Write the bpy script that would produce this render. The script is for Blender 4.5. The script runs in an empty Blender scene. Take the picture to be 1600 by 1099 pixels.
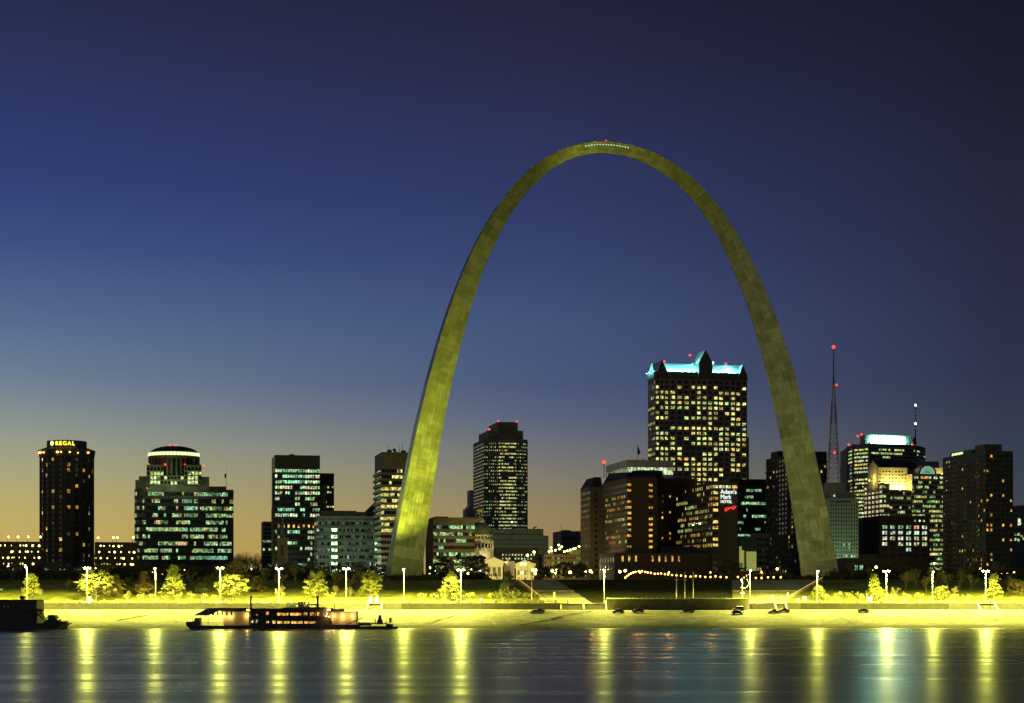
import bpy, math, random
from math import sin, cos, tan, pi, radians, sqrt, atan2, hypot

scene = bpy.context.scene
COL = scene.collection
R = random.Random(7)

# ------------------------------------------------------------------ camera
EYE = 12.0
HOR = 929.0          # picture row of the horizon (1600 x 1099 frame)
F = 2800.0           # focal length in the same pixels
cam_d = bpy.data.cameras.new('camera')
cam = bpy.data.objects.new('camera', cam_d); COL.objects.link(cam)
cam.location = (0, 0, EYE); cam.rotation_euler = (radians(90), 0, 0)
cam_d.sensor_width = 36; cam_d.lens = 36 * F / 1600
cam_d.shift_y = (HOR - 549.5) / 1600
cam_d.clip_start = 1; cam_d.clip_end = 20000
scene.camera = cam
def X(px, Y): return (px - 800) * Y / F
def Z(py, Y): return EYE + (HOR - py) * Y / F

# ------------------------------------------------------------------ render look
scene.view_settings.view_transform = 'Standard'; scene.view_settings.look = 'None'
scene.view_settings.exposure = 0; scene.view_settings.gamma = 1
scene.view_settings.use_curve_mapping = False
scene.render.engine = 'CYCLES'
cy = scene.cycles
cy.use_denoising = True; cy.max_bounces = 5; cy.diffuse_bounces = 2; cy.glossy_bounces = 3
cy.transmission_bounces = 2; cy.sample_clamp_indirect = 6; cy.caustics_reflective = False; cy.caustics_refractive = False
cy.use_light_tree = True

# ------------------------------------------------------------------ world: dusk sky after sunset
def s2l(c):
    return tuple(((v/255)/12.92 if v/255 <= .04045 else ((v/255+.055)/1.055)**2.4) for v in c) + (1,)
w = bpy.data.worlds.new('World'); scene.world = w; w.use_nodes = True
nt = w.node_tree; N = nt.nodes; L = nt.links; N.clear()
out = N.new('ShaderNodeOutputWorld'); bg = N.new('ShaderNodeBackground'); L.new(bg.outputs[0], out.inputs[0])
tc = N.new('ShaderNodeTexCoord'); sx = N.new('ShaderNodeSeparateXYZ'); L.new(tc.outputs['Generated'], sx.inputs[0])
def wramp(pts):
    r = N.new('ShaderNodeValToRGB'); r.color_ramp.interpolation = 'EASE' if False else 'LINEAR'
    el = r.color_ramp.elements
    pts = sorted([(sin(math.atan((HOR - y)/F)) if y is not None else None, c) for y, c in pts if y is not None])
    pts = [(z/.34, c) for z, c in pts]
    while len(el) > 1: el.remove(el[0])
    el[0].position = pts[0][0]; el[0].color = s2l(pts[0][1])
    for z, c in pts[1:]:
        e = el.new(min(1, z)); e.color = s2l(c)
    return r
mz = N.new('ShaderNodeMath'); mz.operation = 'DIVIDE'; mz.inputs[1].default_value = .34; mz.use_clamp = True
L.new(sx.outputs['Z'], mz.inputs[0])
rl = wramp([(900,(198,168,84)),(850,(198,171,92)),(800,(188,171,106)),(750,(172,166,124)),(700,(153,157,137)),(650,(130,142,144)),(600,(108,126,146)),
            (550,(96,115,146)),(500,(84,103,142)),(400,(62,80,131)),(300,(50,64,117)),(200,(45,57,105)),(100,(43,50,89)),(0,(38,43,75))])
rc = wramp([(900,(162,132,78)),(850,(158,133,84)),(800,(147,131,93)),(750,(131,124,107)),(700,(110,113,118)),(650,(88,98,124)),(600,(73,88,123)),
            (500,(66,82,122)),(400,(54,68,111)),(300,(47,58,100)),(200,(44,50,87)),(100,(40,42,71)),(0,(35,36,61))])
rr = wramp([(900,(74,76,76)),(850,(66,72,80)),(700,(54,63,79)),(600,(47,52,76)),(450,(41,44,68)),(300,(36,38,58)),(150,(29,31,48)),(0,(24,25,41))])
for r in (rl, rc, rr): L.new(mz.outputs[0], r.inputs[0])
at = N.new('ShaderNodeMath'); at.operation = 'ARCTAN2'; L.new(sx.outputs['X'], at.inputs[0]); L.new(sx.outputs['Y'], at.inputs[1])
def mr(a, b):
    m = N.new('ShaderNodeMapRange'); m.inputs['From Min'].default_value = math.atan((a-800)/F); m.inputs['From Max'].default_value = math.atan((b-800)/F)
    L.new(at.outputs[0], m.inputs['Value']); return m
m1, m2 = mr(30, 860), mr(860, 1570)
def mix(f, a, b):
    m = N.new('ShaderNodeMix'); m.data_type = 'RGBA'; L.new(f, m.inputs[0]); L.new(a, m.inputs[6]); L.new(b, m.inputs[7]); return m.outputs[2]
c1 = mix(m1.outputs[0], rl.outputs[0], rc.outputs[0]); c2 = mix(m2.outputs[0], c1, rr.outputs[0])
L.new(c2, bg.inputs['Color']); bg.inputs['Strength'].default_value = 1.0

# ------------------------------------------------------------------ materials
MATS = {}
def newmat(name):
    m = bpy.data.materials.new(name); m.use_nodes = True; MATS[name] = m
    return m, m.node_tree.nodes, m.node_tree.links, m.node_tree.nodes['Principled BSDF']
def mat(name, col, rough=.7, var=.25, scale=.6, bump=0., metal=0., stretch=(1,1,1), spec=None, fine=0.):
    m, n, l, p = newmat(name)
    g = n.new('ShaderNodeNewGeometry'); mp = n.new('ShaderNodeMapping'); mp.inputs['Scale'].default_value = stretch
    tcn = n.new('ShaderNodeTexCoord'); l.new(tcn.outputs['Object'], mp.inputs[0])
    nz = n.new('ShaderNodeTexNoise'); nz.inputs['Scale'].default_value = scale; nz.inputs['Detail'].default_value = 6; nz.inputs['Roughness'].default_value = .65
    l.new(mp.outputs[0], nz.inputs['Vector'])
    r = n.new('ShaderNodeMapRange'); r.inputs['From Min'].default_value = .3; r.inputs['From Max'].default_value = .7
    r.inputs['To Min'].default_value = 1 - var; r.inputs['To Max'].default_value = 1 + var
    l.new(nz.outputs['Fac'], r.inputs['Value'])
    v = n.new('ShaderNodeVectorMath'); v.operation = 'SCALE'; v.inputs[0].default_value = col[:3]; l.new(r.outputs[0], v.inputs['Scale'])
    l.new(v.outputs[0], p.inputs['Base Color'])
    p.inputs['Roughness'].default_value = rough; p.inputs['Metallic'].default_value = metal
    if spec is not None: p.inputs['Specular IOR Level'].default_value = spec
    if bump:
        b = n.new('ShaderNodeBump'); b.inputs['Strength'].default_value = bump; b.inputs['Distance'].default_value = .3
        n2 = n.new('ShaderNodeTexNoise'); n2.inputs['Scale'].default_value = scale*6; n2.inputs['Detail'].default_value = 4
        l.new(mp.outputs[0], n2.inputs['Vector']); l.new(n2.outputs['Fac'], b.inputs['Height']); l.new(b.outputs[0], p.inputs['Normal'])
    return m
def emis(name, col, s):
    m, n, l, p = newmat(name)
    p.inputs['Base Color'].default_value = (*col, 1); p.inputs['Emission Color'].default_value = (*col, 1); p.inputs['Emission Strength'].default_value = s
    return m
# lit window: the colour comes from the pane, broken by blinds, furniture and lamps inside (noise in metres)
m, n, l, p = newmat('lit_glass')
a = n.new('ShaderNodeAttribute'); a.attribute_name = 'col'
g = n.new('ShaderNodeNewGeometry'); mp = n.new('ShaderNodeMapping'); mp.inputs['Scale'].default_value = (1, 1, .8); l.new(g.outputs['Position'], mp.inputs[0])
nz = n.new('ShaderNodeTexNoise'); nz.inputs['Scale'].default_value = .62; nz.inputs['Detail'].default_value = 3; nz.inputs['Roughness'].default_value = .75; l.new(mp.outputs[0], nz.inputs['Vector'])
r = n.new('ShaderNodeMapRange'); r.inputs['From Min'].default_value = .40; r.inputs['From Max'].default_value = .62; r.inputs['To Min'].default_value = .05; r.inputs['To Max'].default_value = 1.35
l.new(nz.outputs['Fac'], r.inputs['Value'])
v = n.new('ShaderNodeVectorMath'); v.operation = 'SCALE'; l.new(a.outputs['Color'], v.inputs[0]); l.new(r.outputs[0], v.inputs['Scale'])
p.inputs['Base Color'].default_value = (.03,.03,.03,1); p.inputs['Roughness'].default_value = .15
l.new(v.outputs[0], p.inputs['Emission Color']); p.inputs['Emission Strength'].default_value = .95
mat('dark_glass', (.012,.014,.016), .12, .3, .3)

mat('concrete', (.34,.33,.29), .85, .22, .35, .3)
mat('pale_stone', (.42,.40,.33), .8, .15, .4, .2)
mat('dark_stone', (.085,.075,.055), .7, .3, .3)
mat('brown_brick', (.095,.068,.048), .8, .25, .5)
mat('red_brick', (.05,.032,.022), .85, .25, .5)
mat('black_wall', (.04,.036,.028), .5, .3, .3)
mat('grey_wall', (.18,.17,.15), .8, .2, .3)
mat('green_grey', (.17,.175,.13), .75, .2, .25)
mat('olive_wall', (.12,.11,.07), .8, .2, .25)
mat('light_panel', (.40,.40,.36), .75, .12, .3)
mat('pink_panel', (.34,.22,.18), .75, .15, .3)
mat('tan_wall', (.22,.17,.12), .8, .2, .3)
mat('roof_dark', (.03,.03,.03), .8, .3, .5)
mat('copper_roof', (.10,.14,.11), .6, .25, .6)
mat('roof_pale', (.55,.6,.6), .5, .12, .3)
mat('steel_dark', (.05,.05,.05), .5, .3, 1.0)
mat('mast_steel', (.45,.43,.38), .45, .15, 1.0)
mat('white_paint', (.7,.7,.68), .5, .1, 1.0)
mat('red_paint', (.35,.03,.02), .5, .1, 1.0)
mat('boat_dark', (.10,.08,.06), .6, .35, .8)
mat('boat_trim', (.2,.18,.14), .6, .25, .8)
mat('corrugated', (.45,.40,.30), .6, .2, .8)
mat('wood', (.20,.14,.08), .8, .3, 1.2)
mat('canvas', (.14,.13,.11), .9, .2, .7)
mat('canvas_pale', (.42,.38,.30), .9, .2, .7)
mat('green_paint', (.10,.45,.12), .5, .2, 1)
mat('bark', (.10,.075,.05), .9, .35, 2.0)
mat('twig', (.14,.11,.08), .9, .3, 2.0)
mat('young_bark', (.26,.23,.15), .9, .2, 2.0)
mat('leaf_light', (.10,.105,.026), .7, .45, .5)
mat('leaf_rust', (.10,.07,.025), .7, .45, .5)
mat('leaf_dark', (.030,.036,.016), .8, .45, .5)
mat('lawn', (.19,.20,.05), .95, .5, .10, .8, spec=.1)
mat('plateau', (.030,.034,.016), .95, .4, .05, spec=.1)
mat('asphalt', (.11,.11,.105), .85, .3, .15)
mat('promenade_paving', (.33,.32,.28), .85, .2, .3)
mat('shaded_stair_concrete', (.022,.022,.018), .95, .35, .15, spec=.05)  # near-black base stands in for the shade over the staircase
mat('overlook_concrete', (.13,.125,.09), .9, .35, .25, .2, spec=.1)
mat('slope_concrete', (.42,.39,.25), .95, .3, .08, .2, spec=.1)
mat('wall_ribbed', (.11,.11,.09), .85, .3, .3)
mat('car_black', (.03,.03,.032), .25, .3, .5)
mat('car_green', (.02,.045,.03), .25, .2, .5)
mat('car_red', (.16,.02,.015), .25, .2, .5)
mat('car_white', (.55,.55,.5), .3, .1, .5)
mat('car_grey', (.3,.3,.3), .3, .1, .5)
mat('tyre', (.02,.02,.02), .9, .2, 2)
mat('flag_cloth', (.12,.06,.06), .9, .4, .6)
mat('toilet_plastic', (.5,.56,.6), .5, .15, 1)
emis('sodium', (1,.90,.22), 60); emis('sodium_soft', (1,.82,.14), 14); emis('warm_globe', (1,.45,.07), 12)
emis('garage_lamp', (1,.76,.22), 6); emis('white_lamp', (.75,1,.62), 9); emis('red_beacon', (1,.03,.012), 5)
emis('sign_yellow', (1,.78,.06), 2.4); emis('sign_white', (.85,1,.88), 1.25); emis('sign_red', (1,.05,.03), 1.0); emis('sign_green', (.55,1,.35), 1.6)
emis('teal_sign', (.30,1,.88), 70); emis('ring_light', (.80,1,.40), 1.5); emis('teal_strip', (.55,1,1), 4)
emis('interior_yellow', (.75,.72,.18), .32); emis('fan_glass', (.35,.8,.5), .55); emis('boat_lamp', (1,.6,.18), 14); emis('rail_glow', (1,.62,.10), .7)
emis('traffic_green', (.2,1,.55), 9); emis('arch_window', (.6,1,.8), .8); emis('storefront', (.55,1,.85), 1.0)

# ------------------------------------------------------------------ mesh builder
class MB:
    def __init__(s): s.v = []; s.f = []; s.m = []; s.c = []; s.uv = []
    def face(s, pts, m=0, c=None):
        i = len(s.v); s.v += [tuple(p) for p in pts]; s.f.append(tuple(range(i, i+len(pts)))); s.m.append(m); s.c.append(c)
    def add(s, vs, fs, m=0, c=None):
        i = len(s.v); s.v += [tuple(p) for p in vs]
        for f in fs: s.f.append(tuple(i+k for k in f)); s.m.append(m); s.c.append(c)
    def box(s, x0, x1, y0, y1, z0, z1, m=0):
        if x1 < x0: x0, x1 = x1, x0
        if y1 < y0: y0, y1 = y1, y0
        if z1 < z0: z0, z1 = z1, z0
        s.add([(x0,y0,z0),(x1,y0,z0),(x1,y1,z0),(x0,y1,z0),(x0,y0,z1),(x1,y0,z1),(x1,y1,z1),(x0,y1,z1)],
              [(0,3,2,1),(4,5,6,7),(0,1,5,4),(1,2,6,5),(2,3,7,6),(3,0,4,7)], m)
    def prism(s, poly, z0, z1, m=0, top=True, bottom=False):
        n = len(poly); vs = [(x,y,z0) for x,y in poly] + [(x,y,z1) for x,y in poly]
        fs = [(i,(i+1)%n,(i+1)%n+n,i+n) for i in range(n)]
        if top: fs.append(tuple(range(n,2*n)))
        if bottom: fs.append(tuple(range(n-1,-1,-1)))
        s.add(vs, fs, m)
    def obox(s, p, d, ln, wd, z0, z1, m=0):       # box from p along unit d, width to the right-hand normal's back
        nx, ny = -d[1], d[0]
        a = (p[0], p[1]); b = (p[0]+d[0]*ln, p[1]+d[1]*ln); c = (b[0]+nx*wd, b[1]+ny*wd); e = (a[0]+nx*wd, a[1]+ny*wd)
        s.prism([a,b,c,e], z0, z1, m, True, True)
    def tube(s, a, b, ra, rb=None, n=6, m=0, caps=True):
        rb = ra if rb is None else rb
        dx, dy, dz = b[0]-a[0], b[1]-a[1], b[2]-a[2]; l_ = sqrt(dx*dx+dy*dy+dz*dz) or 1e-6
        d = (dx/l_, dy/l_, dz/l_); u = (1,0,0) if abs(d[0]) < .8 else (0,1,0)
        e = (d[1]*u[2]-d[2]*u[1], d[2]*u[0]-d[0]*u[2], d[0]*u[1]-d[1]*u[0]); q = sqrt(sum(k*k for k in e)); e = tuple(k/q for k in e)
        g_ = (d[1]*e[2]-d[2]*e[1], d[2]*e[0]-d[0]*e[2], d[0]*e[1]-d[1]*e[0])
        vs = []
        for pp, r_ in ((a, ra), (b, rb)):
            for k in range(n):
                t = 2*pi*k/n; c_, s_ = cos(t)*r_, sin(t)*r_
                vs.append(tuple(pp[i] + e[i]*c_ + g_[i]*s_ for i in range(3)))
        fs = [(k,(k+1)%n,(k+1)%n+n,k+n) for k in range(n)]
        if caps: fs += [tuple(range(n-1,-1,-1)), tuple(range(n,2*n))]
        s.add(vs, fs, m)
    def lathe(s, cx, cy_, prof, n=24, m=0, a0=0, a1=2*pi):
        full = abs(a1-a0-2*pi) < 1e-6; k_ = n if full else n+1; vs = []
        for r_, z in prof:
            for k in range(k_):
                t = a0 + (a1-a0)*k/n; vs.append((cx+r_*cos(t), cy_+r_*sin(t), z))
        fs = []
        for j in range(len(prof)-1):
            for k in range(n):
                k2 = (k+1) % k_; fs.append((j*k_+k, j*k_+k2, (j+1)*k_+k2, (j+1)*k_+k))
        s.add(vs, fs, m)
    def ball(s, c, r_, n=8, m=0):
        s.lathe(c[0], c[1], [(max(1e-3, r_*sin(pi*k/6)), c[2]-r_*cos(pi*k/6)) for k in range(7)], n, m)
    def build(s, name, mats, parent=None, origin=(0,0,0), smooth=False):
        me = bpy.data.meshes.new(name)
        o_ = origin
        me.from_pydata([(x-o_[0], y-o_[1], z-o_[2]) for x,y,z in s.v], [], s.f)
        if isinstance(mats, str): mats = [mats]
        for k in mats: me.materials.append(MATS[k])
        me.polygons.foreach_set('material_index', s.m)
        if any(c is not None for c in s.c):
            at_ = me.color_attributes.new('col', 'FLOAT_COLOR', 'CORNER'); buf = []
            for f, c in zip(s.f, s.c): buf += list((c or (0,0,0)) + (1,)) * len(f)
            at_.data.foreach_set('color', buf)
        if smooth: me.polygons.foreach_set('use_smooth', [True]*len(s.f))
        me.update()
        o = bpy.data.objects.new(name, me); COL.objects.link(o)
        if parent: o.parent = parent
        return o

def tag(o, label=None, cat=None, group=None, kind=None):
    if label: o['label'] = label
    if cat: o['category'] = cat
    if group: o['group'] = group
    if kind: o['kind'] = kind
    return o
def empty(name, label, cat, loc=(0,0,0), rz=0, group=None):
    o = bpy.data.objects.new(name, None); COL.objects.link(o); o.location = loc; o.rotation_euler = (0,0,rz)
    return tag(o, label, cat, group)
def structure(name, mb, mats, label=None, smooth=False):
    return tag(mb.build(name, mats, smooth=smooth), label, None, None, 'structure')
def kids(o): return list(o.children)
def dup(o, loc=None, rz=None, label=None, sc=None, parent=None, group=None):
    c = o.copy(); COL.objects.link(c)
    if parent: c.parent = parent
    for k in kids(o): dup(k, parent=c)
    if loc: c.location = loc
    if rz is not None: c.rotation_euler = (0,0,rz)
    if label: c['label'] = label
    if group: c['group'] = group
    if sc: c.scale = (sc, sc, sc)
    return c
def lamp(name, loc, power, col, rad=.4, parent=None, spot=None, aim=None, blend=.6):
    d = bpy.data.lights.new(name, 'SPOT' if spot else 'POINT'); d.energy = power; d.color = col; d.shadow_soft_size = rad
    if spot: d.spot_size = radians(spot); d.spot_blend = blend
    o = bpy.data.objects.new(name, d); COL.objects.link(o); o.location = loc
    if aim:
        from mathutils import Vector
        o.rotation_euler = Vector([aim[i]-loc[i] for i in range(3)]).to_track_quat('-Z','Y').to_euler()
    if parent: o.parent = parent
    return o
def text(txt, size, matname, loc, rz, parent=None, origin=(0,0,0), extrude=.15, name='lettering', bold=0., sx=1.):
    c = bpy.data.curves.new(name, 'FONT'); c.body = txt; c.size = size; c.extrude = extrude; c.offset = bold
    c.align_x = 'LEFT'; t = bpy.data.objects.new(name, c); COL.objects.link(t)
    dg = bpy.context.evaluated_depsgraph_get(); me = bpy.data.meshes.new_from_object(t.evaluated_get(dg))
    bpy.data.objects.remove(t); me.materials.clear(); me.materials.append(MATS[matname]); me.name = name
    o = bpy.data.objects.new(name, me); COL.objects.link(o)
    o.location = tuple(loc[i]-origin[i] for i in range(3)); o.rotation_euler = (radians(90), 0, rz); o.scale = (sx, 1, 1)
    if parent: o.parent = parent
    return o

# ------------------------------------------------------------------ building kit
TH = radians(11.0)                      # the street grid is turned so the left end of every front is nearer
E1 = (cos(TH), sin(TH)); BK = (-sin(TH), cos(TH))
G0 = 18.3                               # level of the city ground above the river

def boxplan(xl, xc, xr, Y, depth=None):
    """corner xc at distance Y, front running right to xr, left side running back to xl"""
    c, s = cos(TH), sin(TH); x0 = X(xc, Y); kr = (xr-800)/F; kl = (xl-800)/F
    t = (kr*Y - x0)/(c - kr*s)
    d = (x0 - kl*Y)/(s + kl*c) if depth is None else depth
    if depth is None and (d < 6 or d > 90): d = 40
    P0 = (x0, Y); P1 = (x0+t*c, Y+t*s)
    return [P0, P1, (P1[0]+BK[0]*d, P1[1]+BK[1]*d), (P0[0]+BK[0]*d, P0[1]+BK[1]*d)]

def lit(seed, p, pal, run=.5, rowvar=.3, amp=(.45, 1.25), rows=None, hole=None):
    rn = random.Random(seed); cache = {}
    def f(i, j, nx):
        if j not in cache:
            pr = min(1, max(.02, p + rn.uniform(-rowvar, rowvar)))
            if rows and j in rows: pr = rows[j]
            st = rn.random() < pr; row = []; a = rn.uniform(*amp); c = rn.choice(pal)
            for k in range(400):
                if rn.random() > run: st = rn.random() < pr; a = rn.uniform(*amp); c = rn.choice(pal)
                row.append(tuple(a*q*rn.uniform(.85,1.1) for q in c) if st else None)
            cache[j] = row
        return cache[j][i % 400]
    return f
GREEN = [(.50,.85,.30),(.62,.95,.34),(.38,.78,.36),(.75,.95,.32)]
TEALW = [(.32,.85,.46),(.45,.95,.42),(.62,.98,.42)]
YEL = [(1,.90,.26),(.92,.98,.30),(1,.84,.22),(.80,.98,.30)]
ORG = [(1,.50,.06),(1,.40,.04),(1,.62,.12)]
MIXY = YEL*3 + [(.7,1,.5),(1,.6,.12)]
DIMG = [(.06,.14,.09),(.1,.2,.12)]

class Bld:
    def __init__(s, name, label, cat='building', base=None, group=None, wallmat='grey_wall', roofmat='roof_dark'):
        s.name = name; s.base = (base[0], base[1], G0) if len(base) == 2 else base
        s.root = empty(name, label, cat, s.base, 0, group); s.w = MB(); s.panes = []; s.mats = [wallmat, roofmat]; s.rf = MB()
    def facade(s, p0, p1, z0, z1, nx, nz, fx=.6, fz=.55, dep=.35, litf=None, vo=.0, m=0, skip=None):
        dx, dy = p1[0]-p0[0], p1[1]-p0[1]; ln = hypot(dx, dy); d = (dx/ln, dy/ln); inn = (-d[1], d[0])
        cw, ch = ln/nx, (z1-z0)/nz
        q0 = hypot(p0[0], p0[1]); cr_ = abs(d[0]*p0[1]/q0 - d[1]*p0[0]/q0)
        dep = max(.05, min(dep, .3*cw*min(fx,.8)*cr_/sqrt(max(1e-4,1-cr_*cr_)))) if cr_ < .8 else dep
        def pt(u, z, q=0): return (p0[0]+d[0]*u+inn[0]*q, p0[1]+d[1]*u+inn[1]*q, z)
        for j in range(nz):
            zb, zt = z0+j*ch, z0+(j+1)*ch; h = ch*fz; za = zb + (ch-h)*(.5+vo); zc = za + h
            if fx >= 1: # ribbon
                s.w.face([pt(0,zb),pt(ln,zb),pt(ln,za),pt(0,za)], m); s.w.face([pt(0,zc),pt(ln,zc),pt(ln,zt),pt(0,zt)], m)
                s.w.face([pt(0,za),pt(ln,za),pt(ln,za,dep),pt(0,za,dep)], m); s.w.face([pt(0,zc,dep),pt(ln,zc,dep),pt(ln,zc),pt(0,zc)], m)
            for i in range(nx):
                u0, u1 = i*cw, (i+1)*cw
                if fx < 1:
                    ua, ub = u0+cw*(1-fx)/2, u1-cw*(1-fx)/2
                    if skip and skip(i, j): s.w.face([pt(u0,zb),pt(u1,zb),pt(u1,zt),pt(u0,zt)], m); continue
                    s.w.face([pt(u0,zb),pt(u1,zb),pt(u1,za),pt(u0,za)], m); s.w.face([pt(u0,zc),pt(u1,zc),pt(u1,zt),pt(u0,zt)], m)
                    s.w.face([pt(u0,za),pt(ua,za),pt(ua,zc),pt(u0,zc)], m); s.w.face([pt(ub,za),pt(u1,za),pt(u1,zc),pt(ub,zc)], m)
                    s.w.face([pt(ua,za),pt(ub,za),pt(ub,za,dep),pt(ua,za,dep)], m); s.w.face([pt(ua,zc,dep),pt(ub,zc,dep),pt(ub,zc),pt(ua,zc)], m)
                    s.w.face([pt(ua,za),pt(ua,za,dep),pt(ua,zc,dep),pt(ua,zc)], m); s.w.face([pt(ub,za,dep),pt(ub,za),pt(ub,zc),pt(ub,zc,dep)], m)
                else:
                    ua, ub = u0, u1
                    e = min(.12, cw*.06)   # thin mullion between panes of a ribbon
                    s.w.face([pt(u1-e,za,dep*.6),pt(u1+e if i < nx-1 else u1,za,dep*.6),pt(u1+e if i < nx-1 else u1,zc,dep*.6),pt(u1-e,zc,dep*.6)], m)
                c = litf(i, j, nx) if litf else None
                s.panes.append(([pt(ua,za,dep),pt(ub,za,dep),pt(ub,zc,dep),pt(ua,zc,dep)], c))
    def block(s, poly, z0, z1, facs=None, m=0, roof=True, parapet=.0):
        n = len(poly); facs = facs or {}
        for i in range(n):
            a, b = poly[i], poly[(i+1) % n]
            sp = facs.get(i)
            if sp:
                top = sp.pop('top', 0); bot = sp.pop('bot', 0)
                zf0, zf1 = z0+bot, z1-top
                if bot: s.w.face([(*a,z0),(*b,z0),(*b,zf0),(*a,zf0)], m)
                if top: s.w.face([(*a,zf1),(*b,zf1),(*b,z1),(*a,z1)], m)
                s.facade(a, b, zf0, zf1, m=m, **sp)
            else: s.w.face([(*a,z0),(*b,z0),(*b,z1),(*a,z1)], m)
        if roof: s.rf.face([(x,y,z1-parapet) for x,y in poly])
    def part(s, name, mb, mats, label=None, parent=None):
        o = mb.build(name, mats, parent or s.root, s.base if parent is None else (0,0,0)); 
        if label: o['label'] = label
        return o
    def beacon(s, pts, r_=.9):
        r_ *= .66
        for q in pts:
            b = MB(); b.tube((q[0],q[1],q[2]-1.6),(q[0],q[1],q[2]-.5*r_),.12,.12,5); b.ball(q, r_, 8, 1); s.part('beacon', b, ['steel_dark','red_beacon'])
    def finish(s, single='window'):
        s.part('wall', s.w, s.mats[:1] + s.mats[2:])
        if s.rf.f: s.part('roof', s.rf, s.mats[1])
        rn = random.Random(len(s.panes))
        ps = sorted(s.panes, key=lambda q: (-(sum(q[1]) if q[1] else 0)))
        one, rest = (ps, []) if len(ps) <= 100 else (ps[:99], ps[99:])
        for q, c in one:
            b = MB(); b.face(q, 0, c if c else (0.,0.,0.)); s.part(single, b, 'lit_glass' if c else 'dark_glass')
        if rest:
            b = MB()
            for q, c in rest: b.face(q, 0 if c else 1, c or (0.,0.,0.))
            o = s.part(single, b, ['lit_glass','dark_glass']); o['kind'] = 'stuff'
        return s.root

# ================================================================== SETTING
def shore(x): return 634 + .022*x
LIP_Y, PROM_Y, WALL_Y, ROAD_Y = 770., 700., 690., 674.
def lawn_z(x, Y):
    t = max(0, min(1, (Y-PROM_Y)/(LIP_Y-PROM_Y))); return 8.5 + (G0-8.5)*(t**1.05)
# river
m, n, l, p = newmat('water')
p.inputs['Base Color'].default_value = (.016,.042,.040,1); p.inputs['IOR'].default_value = 1.33
g = n.new('ShaderNodeTexCoord'); mp = n.new('ShaderNodeMapping'); mp.inputs['Scale'].default_value = (.010,.075,1); l.new(g.outputs['Object'], mp.inputs[0])
nz = n.new('ShaderNodeTexNoise'); nz.inputs['Scale'].default_value = 1; nz.inputs['Detail'].default_value = 3; nz.inputs['Roughness'].default_value = .5; l.new(mp.outputs[0], nz.inputs['Vector'])
r = n.new('ShaderNodeMapRange'); r.inputs['From Min'].default_value = .35; r.inputs['From Max'].default_value = .65; r.inputs['To Min'].default_value = .25; r.inputs['To Max'].default_value = .33
l.new(nz.outputs['Fac'], r.inputs['Value']); l.new(r.outputs[0], p.inputs['Roughness'])
mp2 = n.new('ShaderNodeMapping'); mp2.inputs['Scale'].default_value = (.06,.5,1); l.new(g.outputs['Object'], mp2.inputs[0])
n2 = n.new('ShaderNodeTexNoise'); n2.inputs['Scale'].default_value = 1; n2.inputs['Detail'].default_value = 6; l.new(mp2.outputs[0], n2.inputs['Vector'])
mx = n.new('ShaderNodeMath'); mx.operation = 'MULTIPLY_ADD'; mx.inputs[1].default_value = .35; l.new(n2.outputs['Fac'], mx.inputs[0]); l.new(nz.outputs['Fac'], mx.inputs[2])
b = n.new('ShaderNodeBump'); b.inputs['Strength'].default_value = .018; b.inputs['Distance'].default_value = 1.0; l.new(mx.outputs[0], b.inputs['Height']); l.new(b.outputs[0], p.inputs['Normal'])
wm = MB(); wm.face([(-4000,-3000,0),(4000,-3000,0),(4000,660,0),(-4000,660,0)]); structure('river', wm, 'water', 'calm dark river reflecting the lights of the city')

# cobbled levee: a slope with rubble and wet mud near the water and a few drainage seams
m, n, l, p = newmat('cobbles')
g = n.new('ShaderNodeTexCoord')
vo = n.new('ShaderNodeTexVoronoi'); vo.inputs['Scale'].default_value = 1.6; l.new(g.outputs['Object'], vo.inputs['Vector'])
mp = n.new('ShaderNodeMapping'); mp.inputs['Scale'].default_value = (.06,.22,.3); l.new(g.outputs['Object'], mp.inputs[0])
nz = n.new('ShaderNodeTexNoise'); nz.inputs['Scale'].default_value = 1.3; nz.inputs['Detail'].default_value = 8; nz.inputs['Roughness'].default_value = .7; l.new(mp.outputs[0], nz.inputs['Vector'])
r1 = n.new('ShaderNodeMapRange'); r1.inputs['From Min'].default_value = .3; r1.inputs['From Max'].default_value = .7; r1.inputs['To Min'].default_value = .5; r1.inputs['To Max'].default_value = 1.2; l.new(nz.outputs['Fac'], r1.inputs['Value'])
sp = n.new('ShaderNodeSeparateXYZ'); l.new(g.outputs['Object'], sp.inputs[0])
# wet, muddy stones below about one metre above the water, with a ragged upper edge
ad = n.new('ShaderNodeMath'); ad.operation = 'MULTIPLY_ADD'; ad.inputs[1].default_value = -4.1; l.new(nz.outputs['Fac'], ad.inputs[0]); l.new(sp.outputs['Z'], ad.inputs[2])
r2 = n.new('ShaderNodeMapRange'); r2.inputs['From Min'].default_value = -1.4; r2.inputs['From Max'].default_value = -.75; r2.inputs['To Min'].default_value = .06; r2.inputs['To Max'].default_value = 1; l.new(ad.outputs[0], r2.inputs['Value'])
ml = n.new('ShaderNodeMath'); ml.operation = 'MULTIPLY'; l.new(r1.outputs[0], ml.inputs[0]); l.new(r2.outputs[0], ml.inputs[1])
r3 = n.new('ShaderNodeMapRange'); r3.inputs['To Min'].default_value = 1.15; r3.inputs['To Max'].default_value = .6; l.new(vo.outputs['Distance'], r3.inputs['Value'])
m3 = n.new('ShaderNodeMath'); m3.operation = 'MULTIPLY'; l.new(ml.outputs[0], m3.inputs[0]); l.new(r3.outputs[0], m3.inputs[1])
mp4 = n.new('ShaderNodeMapping'); mp4.inputs['Scale'].default_value = (.22,.16,1); l.new(g.outputs['Object'], mp4.inputs[0])
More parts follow.
